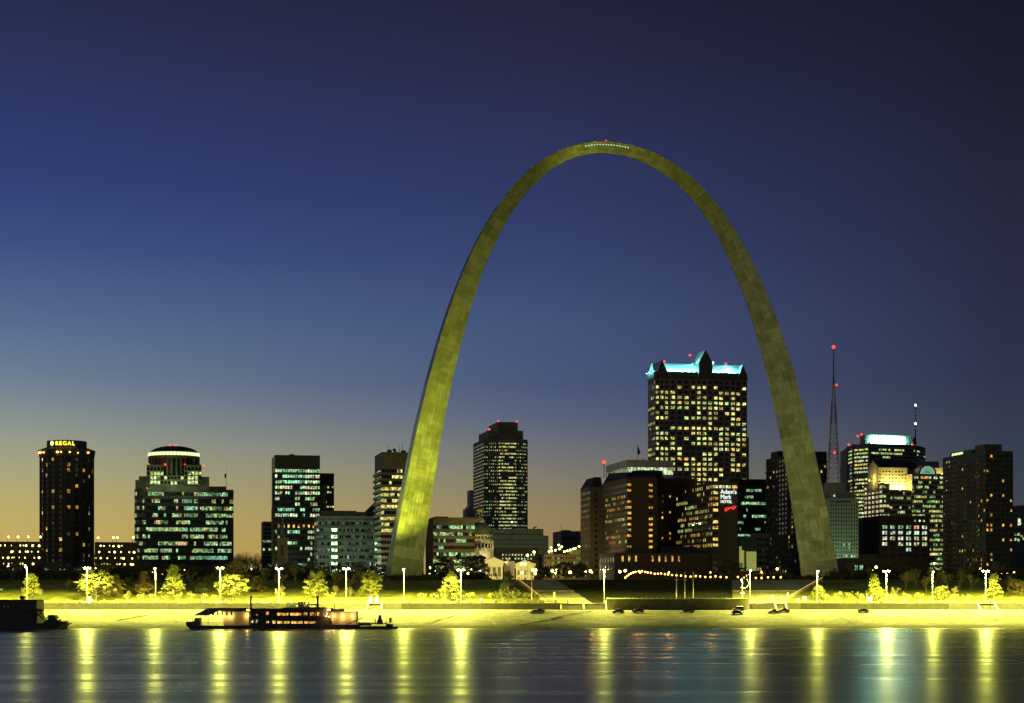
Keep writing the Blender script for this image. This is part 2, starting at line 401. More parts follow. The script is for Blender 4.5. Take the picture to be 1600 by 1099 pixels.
n4 = n.new('ShaderNodeTexNoise'); n4.inputs['Scale'].default_value = 1; n4.inputs['Detail'].default_value = 5; n4.inputs['Roughness'].default_value = .8; l.new(mp4.outputs[0], n4.inputs['Vector'])
r4 = n.new('ShaderNodeMapRange'); r4.inputs['From Min'].default_value = .38; r4.inputs['From Max'].default_value = .6; r4.inputs['To Min'].default_value = .42; r4.inputs['To Max'].default_value = 1.2; l.new(n4.outputs['Fac'], r4.inputs['Value'])
m5 = n.new('ShaderNodeMath'); m5.operation = 'MULTIPLY'; l.new(m3.outputs[0], m5.inputs[0]); l.new(r4.outputs[0], m5.inputs[1]); m3 = m5
v = n.new('ShaderNodeVectorMath'); v.operation = 'SCALE'; v.inputs[0].default_value = (.27,.26,.225); l.new(m3.outputs[0], v.inputs['Scale']); l.new(v.outputs[0], p.inputs['Base Color'])
p.inputs['Roughness'].default_value = .85
b = n.new('ShaderNodeBump'); b.inputs['Strength'].default_value = .5; b.inputs['Distance'].default_value = .15; l.new(vo.outputs['Distance'], b.inputs['Height']); l.new(b.outputs[0], p.inputs['Normal'])
lv = MB(); rn = random.Random(3)
xs = [-1500,-900,-500,-330] + [-300+3*i for i in range(201)] + [330,500,900,1500]
rows_ = 16; vs = []
for j in range(rows_+1):
    for x in xs:
        y0 = shore(x) - 3; t = j/rows_; Y = y0 + (ROAD_Y-y0)*t; z = -.35 + 6.35*(t**.95)
        if 0 < j < 5 and abs(x) < 320: z += rn.uniform(-.22,.30)*(1-j/6)
        elif 5 <= j < rows_ and abs(x) < 320: z += rn.uniform(-.05,.05)
        vs.append((x, Y, z))
nn = len(xs); lv.add(vs, [(j*nn+i, j*nn+i+1, (j+1)*nn+i+1, (j+1)*nn+i) for j in range(rows_) for i in range(nn-1)])
structure('levee_slope', lv, 'cobbles', 'sloping cobbled levee lit yellow above the river', smooth=True)
# shallow stone kerbs and drains crossing the slope
dr = MB()
def on_levee(px, py):
    # point of the levee surface seen at (px, py)
    lo, hi = 632., ROAD_Y
    for _ in range(40):
        Y = (lo+hi)/2; x = X(px, Y); y0 = shore(x)-3; t = max(0,(Y-y0)/(ROAD_Y-y0)); z = -.35+6.35*t**.95
        if HOR + (EYE-z)*F/Y > py: lo = Y
        else: hi = Y
    return (x, Y, z)
for a_, b_ in (((262,956),(184,970)),((266,956),(281,977)),((712,962),(668,975)),((880,966),(812,977)),((860,967),(925,955)),((1500,953),(1560,970)),((1310,963),(1335,975)),((765,969),(778,979))):
    A, B = on_levee(*a_), on_levee(*b_)
    for k in range(14):
        q0 = [A[i]+(B[i]-A[i])*k/14 for i in range(3)]; q1 = [A[i]+(B[i]-A[i])*(k+1)/14 for i in range(3)]
        dr.tube((q0[0],q0[1],q0[2]+.02),(q1[0],q1[1],q1[2]+.02),.16+.05*sin(k),None,5)
structure('levee_drain', dr, 'dark_stone', 'thin dark drainage seams crossing the cobbled levee')
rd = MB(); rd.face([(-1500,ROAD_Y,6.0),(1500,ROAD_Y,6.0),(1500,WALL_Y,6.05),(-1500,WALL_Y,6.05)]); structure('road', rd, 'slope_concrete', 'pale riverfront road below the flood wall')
kb = MB(); kb.box(-1500,1500,687.2,689.6,6.0,6.17); structure('pavement', kb, 'promenade_paving')
pr = MB(); pr.face([(-1500,WALL_Y+.6,8.5),(1500,WALL_Y+.6,8.5),(1500,PROM_Y,8.5),(-1500,PROM_Y,8.5)]); structure('promenade', pr, 'promenade_paving', 'paved promenade on top of the flood wall')
# lawn, stairs, concrete side slopes (bounded by lines that run up the bank)
def edge(pa, pb):
    return lambda Y: X(pa + (pb-pa)*(Y-PROM_Y)/(LIP_Y-PROM_Y), Y)
LR, LS, RS, RR = edge(852,805), edge(925,868), edge(1145,1143), edge(1222,1287)
def bank(name, fa, fb, matn, nx, label, rough=0, nz_=20):
    b_ = MB(); vs = []; r_ = random.Random(len(name))
    for j in range(nz_+1):
        Y = PROM_Y + (LIP_Y-PROM_Y)*j/nz_
        for i in range(nx+1):
            x = fa(Y) + (fb(Y)-fa(Y))*i/nx
            vs.append((x, Y, lawn_z(x, Y) + (r_.uniform(-rough, rough) if 0 < j < nz_ and 0 < i < nx else 0)))
    b_.add(vs, [(j*(nx+1)+i, j*(nx+1)+i+1, (j+1)*(nx+1)+i+1, (j+1)*(nx+1)+i) for j in range(nz_) for i in range(nx)])
    return structure(name, b_, matn, label, smooth=True)
bank('lawn', lambda Y: -320, LR, 'lawn', 90, 'grass bank rising from the promenade to the park', .22)
bank('lawn', RR, lambda Y: 320, 'lawn', 70, 'grass bank right of the grand staircase', .22)
bank('lawn', lambda Y: -1500, lambda Y: -320, 'lawn', 10, 'grass bank far down the riverfront')
bank('lawn', lambda Y: 320, lambda Y: 1500, 'lawn', 10, 'grass bank far up the riverfront')
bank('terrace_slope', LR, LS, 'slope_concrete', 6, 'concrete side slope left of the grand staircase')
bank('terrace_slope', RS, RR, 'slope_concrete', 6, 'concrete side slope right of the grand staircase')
tl = MB()
for fa, fb in ((LR, LS), (RS, RR)):
    for Y in (713, 735):
        z = lawn_z(0, Y); tl.obox((fa(Y), Y), (1,0), fb(Y)-fa(Y), 1.2, z-.3, z+.38)
structure('terrace_ledge', tl, 'slope_concrete')
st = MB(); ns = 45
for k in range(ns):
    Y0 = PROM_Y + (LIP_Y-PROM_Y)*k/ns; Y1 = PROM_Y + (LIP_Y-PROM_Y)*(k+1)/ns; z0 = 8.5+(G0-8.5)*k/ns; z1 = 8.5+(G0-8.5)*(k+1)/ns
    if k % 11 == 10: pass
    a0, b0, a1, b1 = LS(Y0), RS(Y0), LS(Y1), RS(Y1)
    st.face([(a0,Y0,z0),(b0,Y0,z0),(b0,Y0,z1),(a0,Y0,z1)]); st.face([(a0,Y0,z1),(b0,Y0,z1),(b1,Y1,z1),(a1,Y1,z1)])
structure('grand_staircase', st, 'shaded_stair_concrete', 'wide dark staircase climbing from the overlook to the park')
pl = MB(); pl.face([(-5000,LIP_Y,G0),(5000,LIP_Y,G0),(5000,9000,G0),(-5000,9000,G0)]); structure('ground', pl, 'plateau', 'flat park and city ground above the bank')

# flood walls (each stretch a wall of its own)
def wall_run(px0, px1, matn, label, zt=8.5, y=WALL_Y, h=2.5, th=.6):
    b_ = MB(); x0, x1 = X(px0, y), X(px1, y); b_.box(x0, x1, y, y+th, zt-h, zt-.02)
    o = tag(b_.build('flood_wall', matn), label, 'wall', 'stretches of flood wall along the road')
    c = MB(); c.box(x0, x1, y-.12, y+th+.1, zt-.02, zt+.22); c.build('coping', 'promenade_paving', o)
    if matn == 'wall_ribbed':
        q = MB(); k = x0+.6
        while k < x1-.4: q.box(k, k+.22, y-.10, y+.01, zt-h+.05, zt-.06); k += 1.1
        q.build('rib', 'wall_ribbed', o)
    return o
wall_run(-2200,100,'concrete','pale flood wall behind the moored dark barge at far left')
wall_run(100,478,'concrete','long pale flood wall with chain posts behind the paddle steamer')
wall_run(496,575,'concrete','short pale flood wall below the portable toilets')
wall_run(597,627,'promenade_paving','bright plain stub of flood wall left of the ribbed stretch')
wall_run(627,876,'wall_ribbed','dark ribbed flood wall between the steamer and the overlook')
wall_run(1176,1211,'concrete','low bright flood wall just right of the curved overlook')
wall_run(1228,1251,'promenade_paving','bright plain flood wall left of the right ribbed stretch')
wall_run(1251,1483,'wall_ribbed','dark ribbed flood wall along the right part of the road')
wall_run(1483,1495,'promenade_paving','short bright end block of the right ribbed flood wall')
wall_run(1495,1528,'concrete','plain flood wall behind the right ramp')
wall_run(1555,3800,'concrete','flood wall running out of the frame at far right')
# ramps through the wall gaps
def ramp(px0, px1, label, flip=False):
    b_ = MB(); y = WALL_Y; x0, x1 = X(px0,y), X(px1,y)
    nstep = 14
    for k in range(nstep):
        z = 6.05 + 2.45*(k+1)/nstep; b_.box(x0, x1, y-4+.5*k, y-4+.5*(k+1) if k < nstep-1 else y+3.2, 6.0, z-.01)
    o = tag(b_.build('access_steps', 'promenade_paving'), label, 'steps', 'steps up through the flood wall')
    for xx in (x0-.4, x1):
        c = MB(); c.add([(xx,y-4.6,5.9),(xx+.4,y-4.6,5.9),(xx+.4,y+3,8.9),(xx,y+3,8.9),(xx,y-4.6,6.4),(xx+.4,y-4.6,6.4),(xx+.4,y+3,9.4),(xx,y+3,9.4)],
                        [(0,3,2,1),(4,5,6,7),(0,1,5,4),(1,2,6,5),(2,3,7,6),(3,0,4,7)]); c.build('side_wall', 'light_panel', o)
ramp(912,946,'broad bright steps between the left flood wall and the curved overlook'); ramp(479,495,'steps through the flood wall behind the paddle steamer')
ramp(576,596,'steps through the flood wall under the portable toilets'); ramp(1212,1227,'narrow steps right of the curved overlook'); ramp(1529,1554,'wide steps at the far right of the flood wall')
ramp(877,911,'low bright steps beside the end of the left ribbed wall')

# curved overlook platform in front of the staircase
ov = MB(); x0, x1 = X(949,684), X(1173,684); cx = (x0+x1)/2; hw = (x1-x0)/2
front = []
for k in range(41):
    a_ = pi - pi*k/40; s_ = cos(a_); front.append((cx + hw*(abs(s_)**.8)*(1 if s_ > 0 else -1), 690 - 9.5*(sin(a_)**.55)))
poly = front + [(x1, 700), (x0, 700)]
ov.prism(poly, 5.8, 10.3)
o = tag(ov.build('overlook', 'overlook_concrete'), 'long dark curved overlook platform at the foot of the staircase', 'terrace')
cp = MB()
for k in range(40):
    (xa,ya),(xb,yb) = front[k], front[k+1]
    if hypot(xb-xa,yb-ya) < .05: continue
    cp.tube((xa,ya-.1,10.35),(xb,yb-.1,10.35),.22,None,5)
cp.build('coping', 'promenade_paving', o)
for k in range(1,40):
    rl_ = MB(); rl_.box(front[k][0]-.09,front[k][0]+.09,front[k][1]+.2,front[k][1]+.4,10.3,11.0); rl_.build('railing_post', 'mast_steel', o)

# ================================================================== ARCH
LEGL, LEGR = 98.3, 107.0
AY = 800.0; AX = X(947, AY); APEX = Z(221, AY) - G0
m, n, l, p = newmat('arch_steel')
uvn = n.new('ShaderNodeUVMap'); uvn.uv_map = 'UVMap'
def brick(sx_, sy_, off, c1_, c2_, mort):
    b_ = n.new('ShaderNodeTexBrick'); b_.offset = off; b_.inputs['Scale'].default_value = 1; b_.inputs['Brick Width'].default_value = sx_; b_.inputs['Row Height'].default_value = sy_
    b_.inputs['Color1'].default_value = (c1_,c1_,c1_,1); b_.inputs['Color2'].default_value = (c2_,c2_,c2_,1); b_.inputs['Mortar'].default_value = (mort,mort,mort,1)
    b_.inputs['Mortar Size'].default_value = .035; b_.inputs['Mortar Smooth'].default_value = .3; l.new(uvn.outputs[0], b_.inputs['Vector']); return b_
b1 = brick(3.6, 1.83, .5, .72, 1.0, .5); b2 = brick(5.5, 4.9, .37, .62, 1.12, .55)
mm = n.new('ShaderNodeMix'); mm.data_type = 'RGBA'; mm.blend_type = 'MULTIPLY'; mm.inputs[0].default_value = 1; l.new(b1.outputs[0], mm.inputs[6]); l.new(b2.outputs[0], mm.inputs[7])
mp = n.new('ShaderNodeMapping'); mp.inputs['Scale'].default_value = (1.1,.09,1); l.new(uvn.outputs[0], mp.inputs[0])
nz = n.new('ShaderNodeTexNoise'); nz.inputs['Scale'].default_value = 1; nz.inputs['Detail'].default_value = 7; nz.inputs['Roughness'].default_value = .75; l.new(mp.outputs[0], nz.inputs['Vector'])
rr_ = n.new('ShaderNodeMapRange'); rr_.inputs['From Min'].default_value = .3; rr_.inputs['From Max'].default_value = .68; rr_.inputs['To Min'].default_value = .5; rr_.inputs['To Max'].default_value = 1.12; l.new(nz.outputs['Fac'], rr_.inputs['Value'])
v = n.new('ShaderNodeVectorMath'); v.operation = 'SCALE'; l.new(mm.outputs[2], v.inputs[0]); l.new(rr_.outputs[0], v.inputs['Scale'])
v2 = n.new('ShaderNodeVectorMath'); v2.operation = 'MULTIPLY'; v2.inputs[1].default_value = (.43,.47,.39); l.new(v.outputs[0], v2.inputs[0]); l.new(v2.outputs[0], p.inputs['Base Color'])
p.inputs['Metallic'].default_value = .72
r5 = n.new('ShaderNodeMapRange'); r5.inputs['To Min'].default_value = .55; r5.inputs['To Max'].default_value = .38; l.new(b2.outputs[0], r5.inputs['Value']); l.new(r5.outputs[0], p.inputs['Roughness'])
bb = n.new('ShaderNodeBump'); bb.inputs['Strength'].default_value = .25; bb.inputs['Distance'].default_value = .12; l.new(v.outputs[0], bb.inputs['Height']); l.new(bb.outputs[0], p.inputs['Normal'])

A0 = 3.0022
arch_root = empty('arch', 'tall tapering stainless steel arch soaring over the riverfront', 'arch', (AX, AY, G0))
def arch_c(t):     # t in -1..1 -> centroid of the section in the arch plane (u, z)
    hw_ = LEGL if t < 0 else LEGR
    return (t*(hw_ - 5.0), (APEX-2.2)*(1 - (cosh(A0*t)-1)/(cosh(A0)-1)))
from math import cosh
SEG = 200; rings = []; arc = 0; prev = None
for k in range(SEG+1):
    # spacing by arc length: use a denser step near the feet
    v_ = -1 + 2*k/SEG; t = math.asinh(v_*math.sinh(A0))/A0
    u, z = arch_c(t); e = 1e-3; u2, z2 = arch_c(min(1, t+e)); u1, z1 = arch_c(max(-1, t-e))
    tx, tz = u2-u1, z2-z1; q = hypot(tx, tz); tx /= q; tz /= q
    nx_, nz_ = -tz, tx                     # outward normal in the plane (up at the apex)
    frac = 1 - max(0, z)/(APEX-2.2); s_ = 5.4 + (17.2-5.4)*frac**.8; h = s_*sqrt(3)/2
    if k == 0: nx_, nz_ = nx_, nz_
    if prev: arc += hypot(u-prev[0], z-prev[1])
    prev = (u, z)
    def W(uu, zz, q_): return (uu*E1[0] + q_*E1[1], uu*E1[1] - q_*E1[0], zz)
    a_ = W(u + nx_*h/3, z + nz_*h/3, s_/2); b_ = W(u + nx_*h/3, z + nz_*h/3, -s_/2); c_ = W(u - nx_*h*2/3, z - nz_*h*2/3, 0)
    rings.append((a_, b_, c_, arc, s_))
me = bpy.data.meshes.new('arch_skin'); vs = []; fs = []; uv = []
for k in range(SEG):
    A_, B_ = rings[k], rings[k+1]
    for (i, j) in ((0, 2), (2, 1), (1, 0)):
        q = len(vs); vs += [A_[i], B_[i], B_[j], A_[j]]; fs.append((q, q+1, q+2, q+3))
        off = i*40
        uv += [(off, A_[3]), (off, B_[3]), (off+B_[4], B_[3]), (off+A_[4], A_[3])]
me.from_pydata(vs, [], fs); ul = me.uv_layers.new(name='UVMap'); ul.data.foreach_set('uv', [c for q in uv for c in q])
me.materials.append(MATS['arch_steel']); o = bpy.data.objects.new('steel_skin', me); COL.objects.link(o); o.parent = arch_root
# observation windows in the underside-leaning front face at the top
best = [k for k in range(SEG) if abs(rings[k][2][0]*E1[0]+rings[k][2][1]*E1[1]) < 9.6]
for i in range(16):
    uu = -9.0 + 18.0*i/15
    # interpolate ring at uu
    def Uo(k): return rings[k][2][0]*E1[0]+rings[k][2][1]*E1[1]
    k = min(range(SEG), key=lambda k_: abs(Uo(k_)-uu)); ra, rb = rings[k], rings[k+1]
    f_ = (uu-Uo(k))/((Uo(k+1)-Uo(k)) or 1)
    Aq = [ra[0][x_]+(rb[0][x_]-ra[0][x_])*f_ for x_ in range(3)]; Cq = [ra[2][x_]+(rb[2][x_]-ra[2][x_])*f_ for x_ in range(3)]
    tx_ = [(rb[0][x_]-ra[0][x_]) for x_ in range(3)]; q = sqrt(sum(x_*x_ for x_ in tx_)); tx_ = [x_/q for x_ in tx_]
    nrm = (E1[1]*.1, -E1[0]*.1, -.05)
    c0 = [Aq[x_] + (Cq[x_]-Aq[x_])*.24 + nrm[x_] for x_ in range(3)]; c1_ = [Aq[x_] + (Cq[x_]-Aq[x_])*.33 + nrm[x_] for x_ in range(3)]
    b_ = MB(); b_.face([[c1_[x_]-tx_[x_]*.3 for x_ in range(3)],[c1_[x_]+tx_[x_]*.3 for x_ in range(3)],[c0[x_]+tx_[x_]*.3 for x_ in range(3)],[c0[x_]-tx_[x_]*.3 for x_ in range(3)]])
    b_.build('window', 'arch_window', arch_root)
b_ = MB(); b_.ball((0, 0, APEX+.35), .25); b_.build('beacon', 'red_beacon', arch_root)

# ================================================================== BUILDINGS
def zb(py, Y): return Z(py, Y)
def ngon(cx, cy_, r_, n, rot=0): return [(cx+r_*cos(rot+2*pi*k/n), cy_+r_*sin(rot+2*pi*k/n)) for k in range(n)]
def off(p, d, s): return (p[0]+d[0]*s, p[1]+d[1]*s)
def sub(poly, a, b, c=0., d=1.):
    """sub-rectangle of a box plan: a..b along the front, c..d in depth"""
    P0, P1, P2, P3 = poly
    def q(u, v): return (P0[0]+(P1[0]-P0[0])*u+(P3[0]-P0[0])*v, P0[1]+(P1[1]-P0[1])*u+(P3[1]-P0[1])*v)
    return [q(a,c), q(b,c), q(b,d), q(a,d)]

# --- round hotel tower with the lit sign
Y = 1150; cx = X(104.5, Y+18); cyy = Y+18; rr0 = 40.5*(Y+18)/F
B = Bld('hotel_tower', 'round dark hotel tower with a lit yellow sign on its crown', base=(cx, cyy), wallmat='dark_stone')
NS = 20; poly = ngon(cx, cyy, rr0, NS, radians(9))
za, zt = G0, zb(713, Y)
rn = random.Random(11)
fl = lit(5, .17, ORG + [(1,.8,.3)], run=.1, rowvar=.12, amp=(.35,1.3))
facs = {}
for k in range(NS):
    kk = k
    def lf(i, j, nx, kk=kk):
        r_ = random.Random(kk*977 + j*31)
        if j < 3: return None
        pr = .17 if kk % 3 != 1 else .1
        if r_.random() < pr: c = r_.choice(ORG + [(1,.8,.3)]); a = r_.uniform(.35, 1.4); return tuple(a*q for q in c)
        return (.05,.04,.03) if r_.random() < .1 else None
    facs[k] = dict(nx=1, nz=24, fx=.36, fz=.62, dep=.4, litf=lf)
B.block(poly, za, zt, facs)
ribs = MB()
for k in range(NS):
    a_ = radians(9)+2*pi*k/NS; ribs.tube((cx+(rr0+.1)*cos(a_), cyy+(rr0+.1)*sin(a_), za), (cx+(rr0+.1)*cos(a_), cyy+(rr0+.1)*sin(a_), zt), .42, None, 4)
B.part('rib', ribs, 'olive_wall')
cr = MB(); r1_ = 44*(Y+18)/F; r2_ = 30.5*(Y+18)/F
cr.lathe(cx, cyy, [(rr0+.2, zt-.5),(rr0+.6, zt),(r1_-.3, zb(703,Y)),(r1_, zb(702,Y)),(r1_-.2, zb(701.4,Y)),(r2_+1.2, zb(697.5,Y)),(r2_+.2, zb(697.4,Y))], 40)
B.part('crown', cr, 'dark_stone')
dm = MB(); dm.lathe(cx, cyy, [(r2_, zb(698,Y)),(r2_, zb(686.5,Y)),(r2_-.8, zb(686.5,Y)),(r2_-.8, zb(688,Y)),(.1, zb(688,Y))], 40); B.part('sign_drum', dm, 'dark_stone')
for k in range(13):
    a_ = radians(-90 + rn.uniform(-62, 62)); r_ = rr0+1.0
    q = MB(); q.ball((cx+(r_+.35)*cos(a_), cyy+(r_+.35)*sin(a_), zb(706.5,Y)+rn.uniform(-.3,.3)), rn.uniform(.25,.55), 6); B.part('restaurant_lamp', q, 'warm_globe')
mst = MB(); mst.tube((cx, cyy, zb(688,Y)), (cx, cyy, zb(681,Y)), .12); B.part('antenna', mst, 'steel_dark')
# sign letters bent round the drum
xx = X(92.5, Y); s_ = 3.5; adv = [('R',.80),('E',.70),('G',.92),('A',.90),('L',.7)]
tot = sum(a_ for _, a_ in adv)*s_*.93; pos = -tot/2 + 2.2
for ch, a_ in adv:
    w_ = a_*s_*.93; ang = -pi/2 + (pos+w_*.45)/(r2_+.3) ; px_, py_ = cx+(r2_+.35)*cos(ang), cyy+(r2_+.35)*sin(ang)
    tdir = (-sin(ang), cos(ang)); rz_ = ang + pi/2
    text(ch, s_, 'sign_yellow', (px_-tdir[0]*w_*.45, py_-tdir[1]*w_*.45, zb(695,Y)+.2), rz_, B.root, B.base, name='sign_letter', bold=.06)
    pos += w_
ang = -pi/2 + (-tot/2 - .6)/(r2_+.3); em = MB(); ex, ey = cx+(r2_+.35)*cos(ang), cyy+(r2_+.35)*sin(ang)
tdir = (-sin(ang), cos(ang)); nd = (cos(ang), sin(ang))
pts = [(ex+tdir[0]*1.5*cos(t_)+nd[0]*.1, ey+tdir[1]*1.5*cos(t_)+nd[1]*.1, zb(692,Y)+.2+1.5*sin(t_)) for t_ in [2*pi*k/20 for k in range(20)]]
em.face(pts); B.part('sign_emblem', em, 'sign_yellow')
em = MB(); em.face([(a_[0]*.0+ex+(a_[0]-ex)*.72+nd[0]*.1, ey+(a_[1]-ey)*.72+nd[1]*.1, zb(692,Y)+.2+(a_[2]-zb(692,Y)-.2)*.72) for a_ in pts]); B.part('sign_emblem', em, 'sign_white')
B.beacon([(cx-rr0-.8, cyy-6, zb(709,Y))], .8)
B.finish()

# --- parking garages full of bulb lamps
def garage(label, px0, px1, ytop, ybot, Y, seed, dens, rooflamps):
    pl_ = boxplan(px0, px0, px1, Y, 40); B = Bld('parking_garage', label, 'garage', base=pl_[0], wallmat='dark_stone')
    z1_ = zb(ytop, Y); z0_ = G0; nf = max(3, round((z1_-zb(ybot, Y))/3.1)); fh = 3.1; r_ = random.Random(seed)
    ln = hypot(pl_[1][0]-pl_[0][0], pl_[1][1]-pl_[0][1])
    for k in range(nf+1):
        z = z1_ - k*fh; B.w.obox(pl_[0], E1, ln, 40, z-.45, z); B.w.obox(off(pl_[0], BK, -.15), E1, ln, .25, z-.45, z+.75 if k else z+.9)
    B.w.obox(off(pl_[0], BK, 12), E1, ln, 1, z0_, z1_-.5)
    k = 0.
    while k <= ln-.6: B.w.obox(off(off(pl_[0], E1, k), BK, .2), E1, .55, .55, z0_, z1_-.46); k += 7.5
    for j in range(nf):
        k = r_.uniform(0, 3)
        while k < ln-1:
            if r_.random() < dens:
                dpt = r_.uniform(.9, 8); q = off(off(pl_[0], E1, k), BK, dpt); z = z1_ - j*fh - .95
                b_ = MB(); rad_ = r_.choice([.16,.22,.3,.42,.55]); b_.ball((q[0], q[1], z), rad_, 7); b_.tube((q[0],q[1],z+rad_*.8),(q[0],q[1],z1_-j*fh-.45),.05,None,4); B.part('ceiling_lamp', b_, 'garage_lamp')
            k += r_.uniform(1.0, 3.4)
    B.rf.face([(x,y,z1_+.02) for x,y in pl_])
    B.finish()
    for px in rooflamps:
        x = X(px, Y+3); rt = empty('roof_lamp', f'small lamp post on the roof deck of the {"left" if px < 100 else "right"} parking garage', 'lamp post', (x, Y+3, z1_+.02), 0, 'lamps on the garage roofs')
        b_ = MB(); b_.tube((0,0,0),(0,0,3.2),.1); b_.tube((0,0,3.1),(.5,-.3,3.3),.07); b_.build('pole','steel_dark',rt)
        b_ = MB(); b_.ball((.5,-.4,3.2), .55, 8); b_.build('lamp_head','garage_lamp',rt)
garage('low dark parking garage dotted with warm bulbs at the left edge', -40, 64, 849, 893, 900, 21, .8, [12, 27, 43, 62])
garage('dark parking garage with rows of yellow bulbs between the round tower and the domed building', 148, 214, 850, 893, 900, 22, .72, [152, 176, 182, 207])
# lit passage seen under the trees
b_ = MB()
for a_, c_ in ((0,6),(8,26),(28,33),(70,75),(77,84),(93,102),(115,126),(129,131)):
    b_.box(X(a_,850), X(c_,850), 850, 850.3, zb(891,850), zb(889.2,850))
b_.box(X(-60,851), X(135,851), 850.31, 856, G0, zb(886,850), 1)
tag(b_.build('low_pavilion', ['storefront','dark_stone']), 'low dark pavilion with a broken line of white-green light behind the left lawn', 'building')

# --- domed office tower
Y = 1100; pb = boxplan(211, 228, 365, Y, 44)
B = Bld('domed_office', 'office block with lit green ribbon windows under a lit stone drum and dome', base=pb[0], wallmat='black_wall'); B.mats.append('olive_wall')
P0, P1, P2, P3 = pb
lc = X(211, Y+6)
# rounded left corner
Rr = 7.0; arcp = []
C0 = off(off(P0, E1, 0), BK, Rr)
for k in range(6):
    a_ = pi + TH + (pi/2)*k/5; arcp.append((C0[0]+Rr*cos(a_), C0[1]+Rr*sin(a_)))
polyb = arcp + [P1, P2, (arcp[0][0]+BK[0]*30, arcp[0][1]+BK[1]*30)]
zt = zb(764, Y); zl = zb(877, Y); nfl = 10
rows = {0:.55, 1:.6}
f1 = lit(31, .55, GREEN+TEALW+[(1,.75,.3)], run=.55, rowvar=.25, amp=(.35,1.1), rows=rows)
facs = {k: dict(nx=2, nz=nfl, fx=1, fz=.52, dep=.4, litf=lit(32+k, .4, GREEN, run=.5), top=.8, bot=zl-G0) for k in range(5)}
facs[5] = dict(nx=44, nz=nfl, fx=1, fz=.52, dep=.4, litf=f1, top=.8, bot=zl-G0)
facs[7] = dict(nx=8, nz=nfl, fx=1, fz=.5, dep=.4, litf=lit(38, .3, GREEN), top=.8, bot=zl-G0)
B.block(polyb, G0, zt, facs)
pt_ = sub(pb, .04, .92, .08, .9); B.block(pt_, zt, zb(758.5, Y))
pm = sub(pb, .02, .68, .12, .8); B.block(pm, zb(758.5,Y), zb(755,Y))
# stone upper block
def pxsub(px0, px1, Yf, depth): return boxplan(px0, px0, px1, Yf, depth)
zA, zB_ = zb(757.5, Y), zb(725.5, Y)
def upper(i, j, nx):
    on = (1,2,3) if j < 2 else (1,2,3,4)
    return ((.95,1.15,.5) if j < 2 else (.95,1.1,.32)) if i in on and j < 3 else None
for a_, c_ in ((229,256),(287.5,315)):
    B.block(pxsub(a_, c_, Y+3, 24), zA, zB_, {0: dict(nx=5 if a_ == 229 else 5, nz=4, fx=.74, fz=.72, dep=.25, litf=upper, top=1.2, bot=.3)}, m=1)
B.block(pxsub(256.1, 287.4, Y+5, 10), zA, zb(742,Y), {0: dict(nx=6, nz=2, fx=.7, fz=.6, dep=.25, litf=lambda i,j,nx: (.95,1.15,.5) if (j==0 and i in (2,3)) or (j==1 and i in (0,5)) else None)}, m=1)
for a_, c_, yt, dd in ((217,228.9,743,10),(211.5,216.9,749,8),(315.1,327,744,10)):
    B.block(pxsub(a_, c_, Y+7.5, dd), zb(765,Y), zb(yt,Y), m=1)
# drum with tall dark slots, lit ring and dome
dcx, dcy, dr_ = X(272, Y+23), Y+23, 39.5*(Y+23)/F
dp = ngon(dcx, dcy, dr_, 34); zd0, zd1 = zb(757, Y), zb(709.5, Y)
B.block(dp, zd0, zd1, {k: dict(nx=1, nz=1, fx=.58, fz=.86, dep=.6, top=.6) for k in range(17, 34)}, m=1)
for u_ in (236,250,294,308,272):
    lamp('flood_bulb', (X(u_,Y)-B.base[0], -7 if u_ != 272 else -2, zb(759,Y)-B.base[2]+1.0), 1500, (.75,1,.45), .4, B.root); q = MB(); q.box(X(u_,Y)-.4,X(u_,Y)+.4,Y-7.3 if u_ != 272 else Y-2.3,Y-6.7 if u_ != 272 else Y-1.7,zb(759.6,Y),zb(759.6,Y)+.5); B.part('flood_lamp', q, 'steel_dark')
dmm = MB(); rz0 = zb(704, Y)
dmm.lathe(dcx, dcy, [(dr_*.93, rz0-.3)] + [(dr_*.93*cos(t_), rz0 + (zb(692.5,Y)-rz0)*sin(t_)) for t_ in [pi/2*k/8 for k in range(9)]], 34)
B.part('dome', dmm, 'steel_dark')
for k in range(22):
    a0_, a1_ = pi + pi*(k+.07)/22, pi + pi*(k+.93)/22; q = MB()
    q.lathe(dcx, dcy, [(dr_+.3, zb(709.5,Y)),(dr_+.1, zb(704.4,Y)),(dr_-1.2, zb(704.0,Y))], 2, 0, a0_, a1_); B.part('ring_lamp', q, 'ring_light')
B.beacon([(dcx+1, dcy, zb(691,Y)), (dcx-2.5, dcy, zb(692,Y)), (X(229.5,Y),Y+6,zb(725,Y)), (X(255,Y),Y+6,zb(725,Y)), (X(285,Y),Y+8,zb(725,Y)), (X(312,Y),Y+14,zb(725.5,Y))], .85)
B.finish()
fp = empty('flagpole', 'thin flagpole with a small flag on the domed office roof', 'flagpole', (X(353.6, Y+20), Y+20, zb(758.5,Y)))
q = MB(); q.tube((0,0,0),(0,0,12),.14,.08); q.build('pole','mast_steel',fp)
q = MB(); q.add([(0,0,8.6),(-1.3,.2,8.2),(-1.1,.1,5.6),(-.1,0,6.0),(0,.05,8.6),(-1.3,.25,8.2),(-1.1,.15,5.6),(-.1,.05,6.0)],[(0,1,2,3),(7,6,5,4)]); q.build('flag','flag_cloth',fp)

# --- small ribbed block left of the dark tower
Y = 1050; pb = boxplan(409, 411, 431, Y, 20); B = Bld('office_block', 'narrow grey block with ribbed floors at the left foot of the dark tower', base=pb[0], wallmat='green_grey')
B.block(pb, G0, zb(815,Y), {0: dict(nx=7, nz=15, fx=1, fz=.5, dep=.5, litf=lit(51, .4, GREEN, run=.6, rows={11:.0,12:0,13:0,14:0}), top=1)})
B.finish()

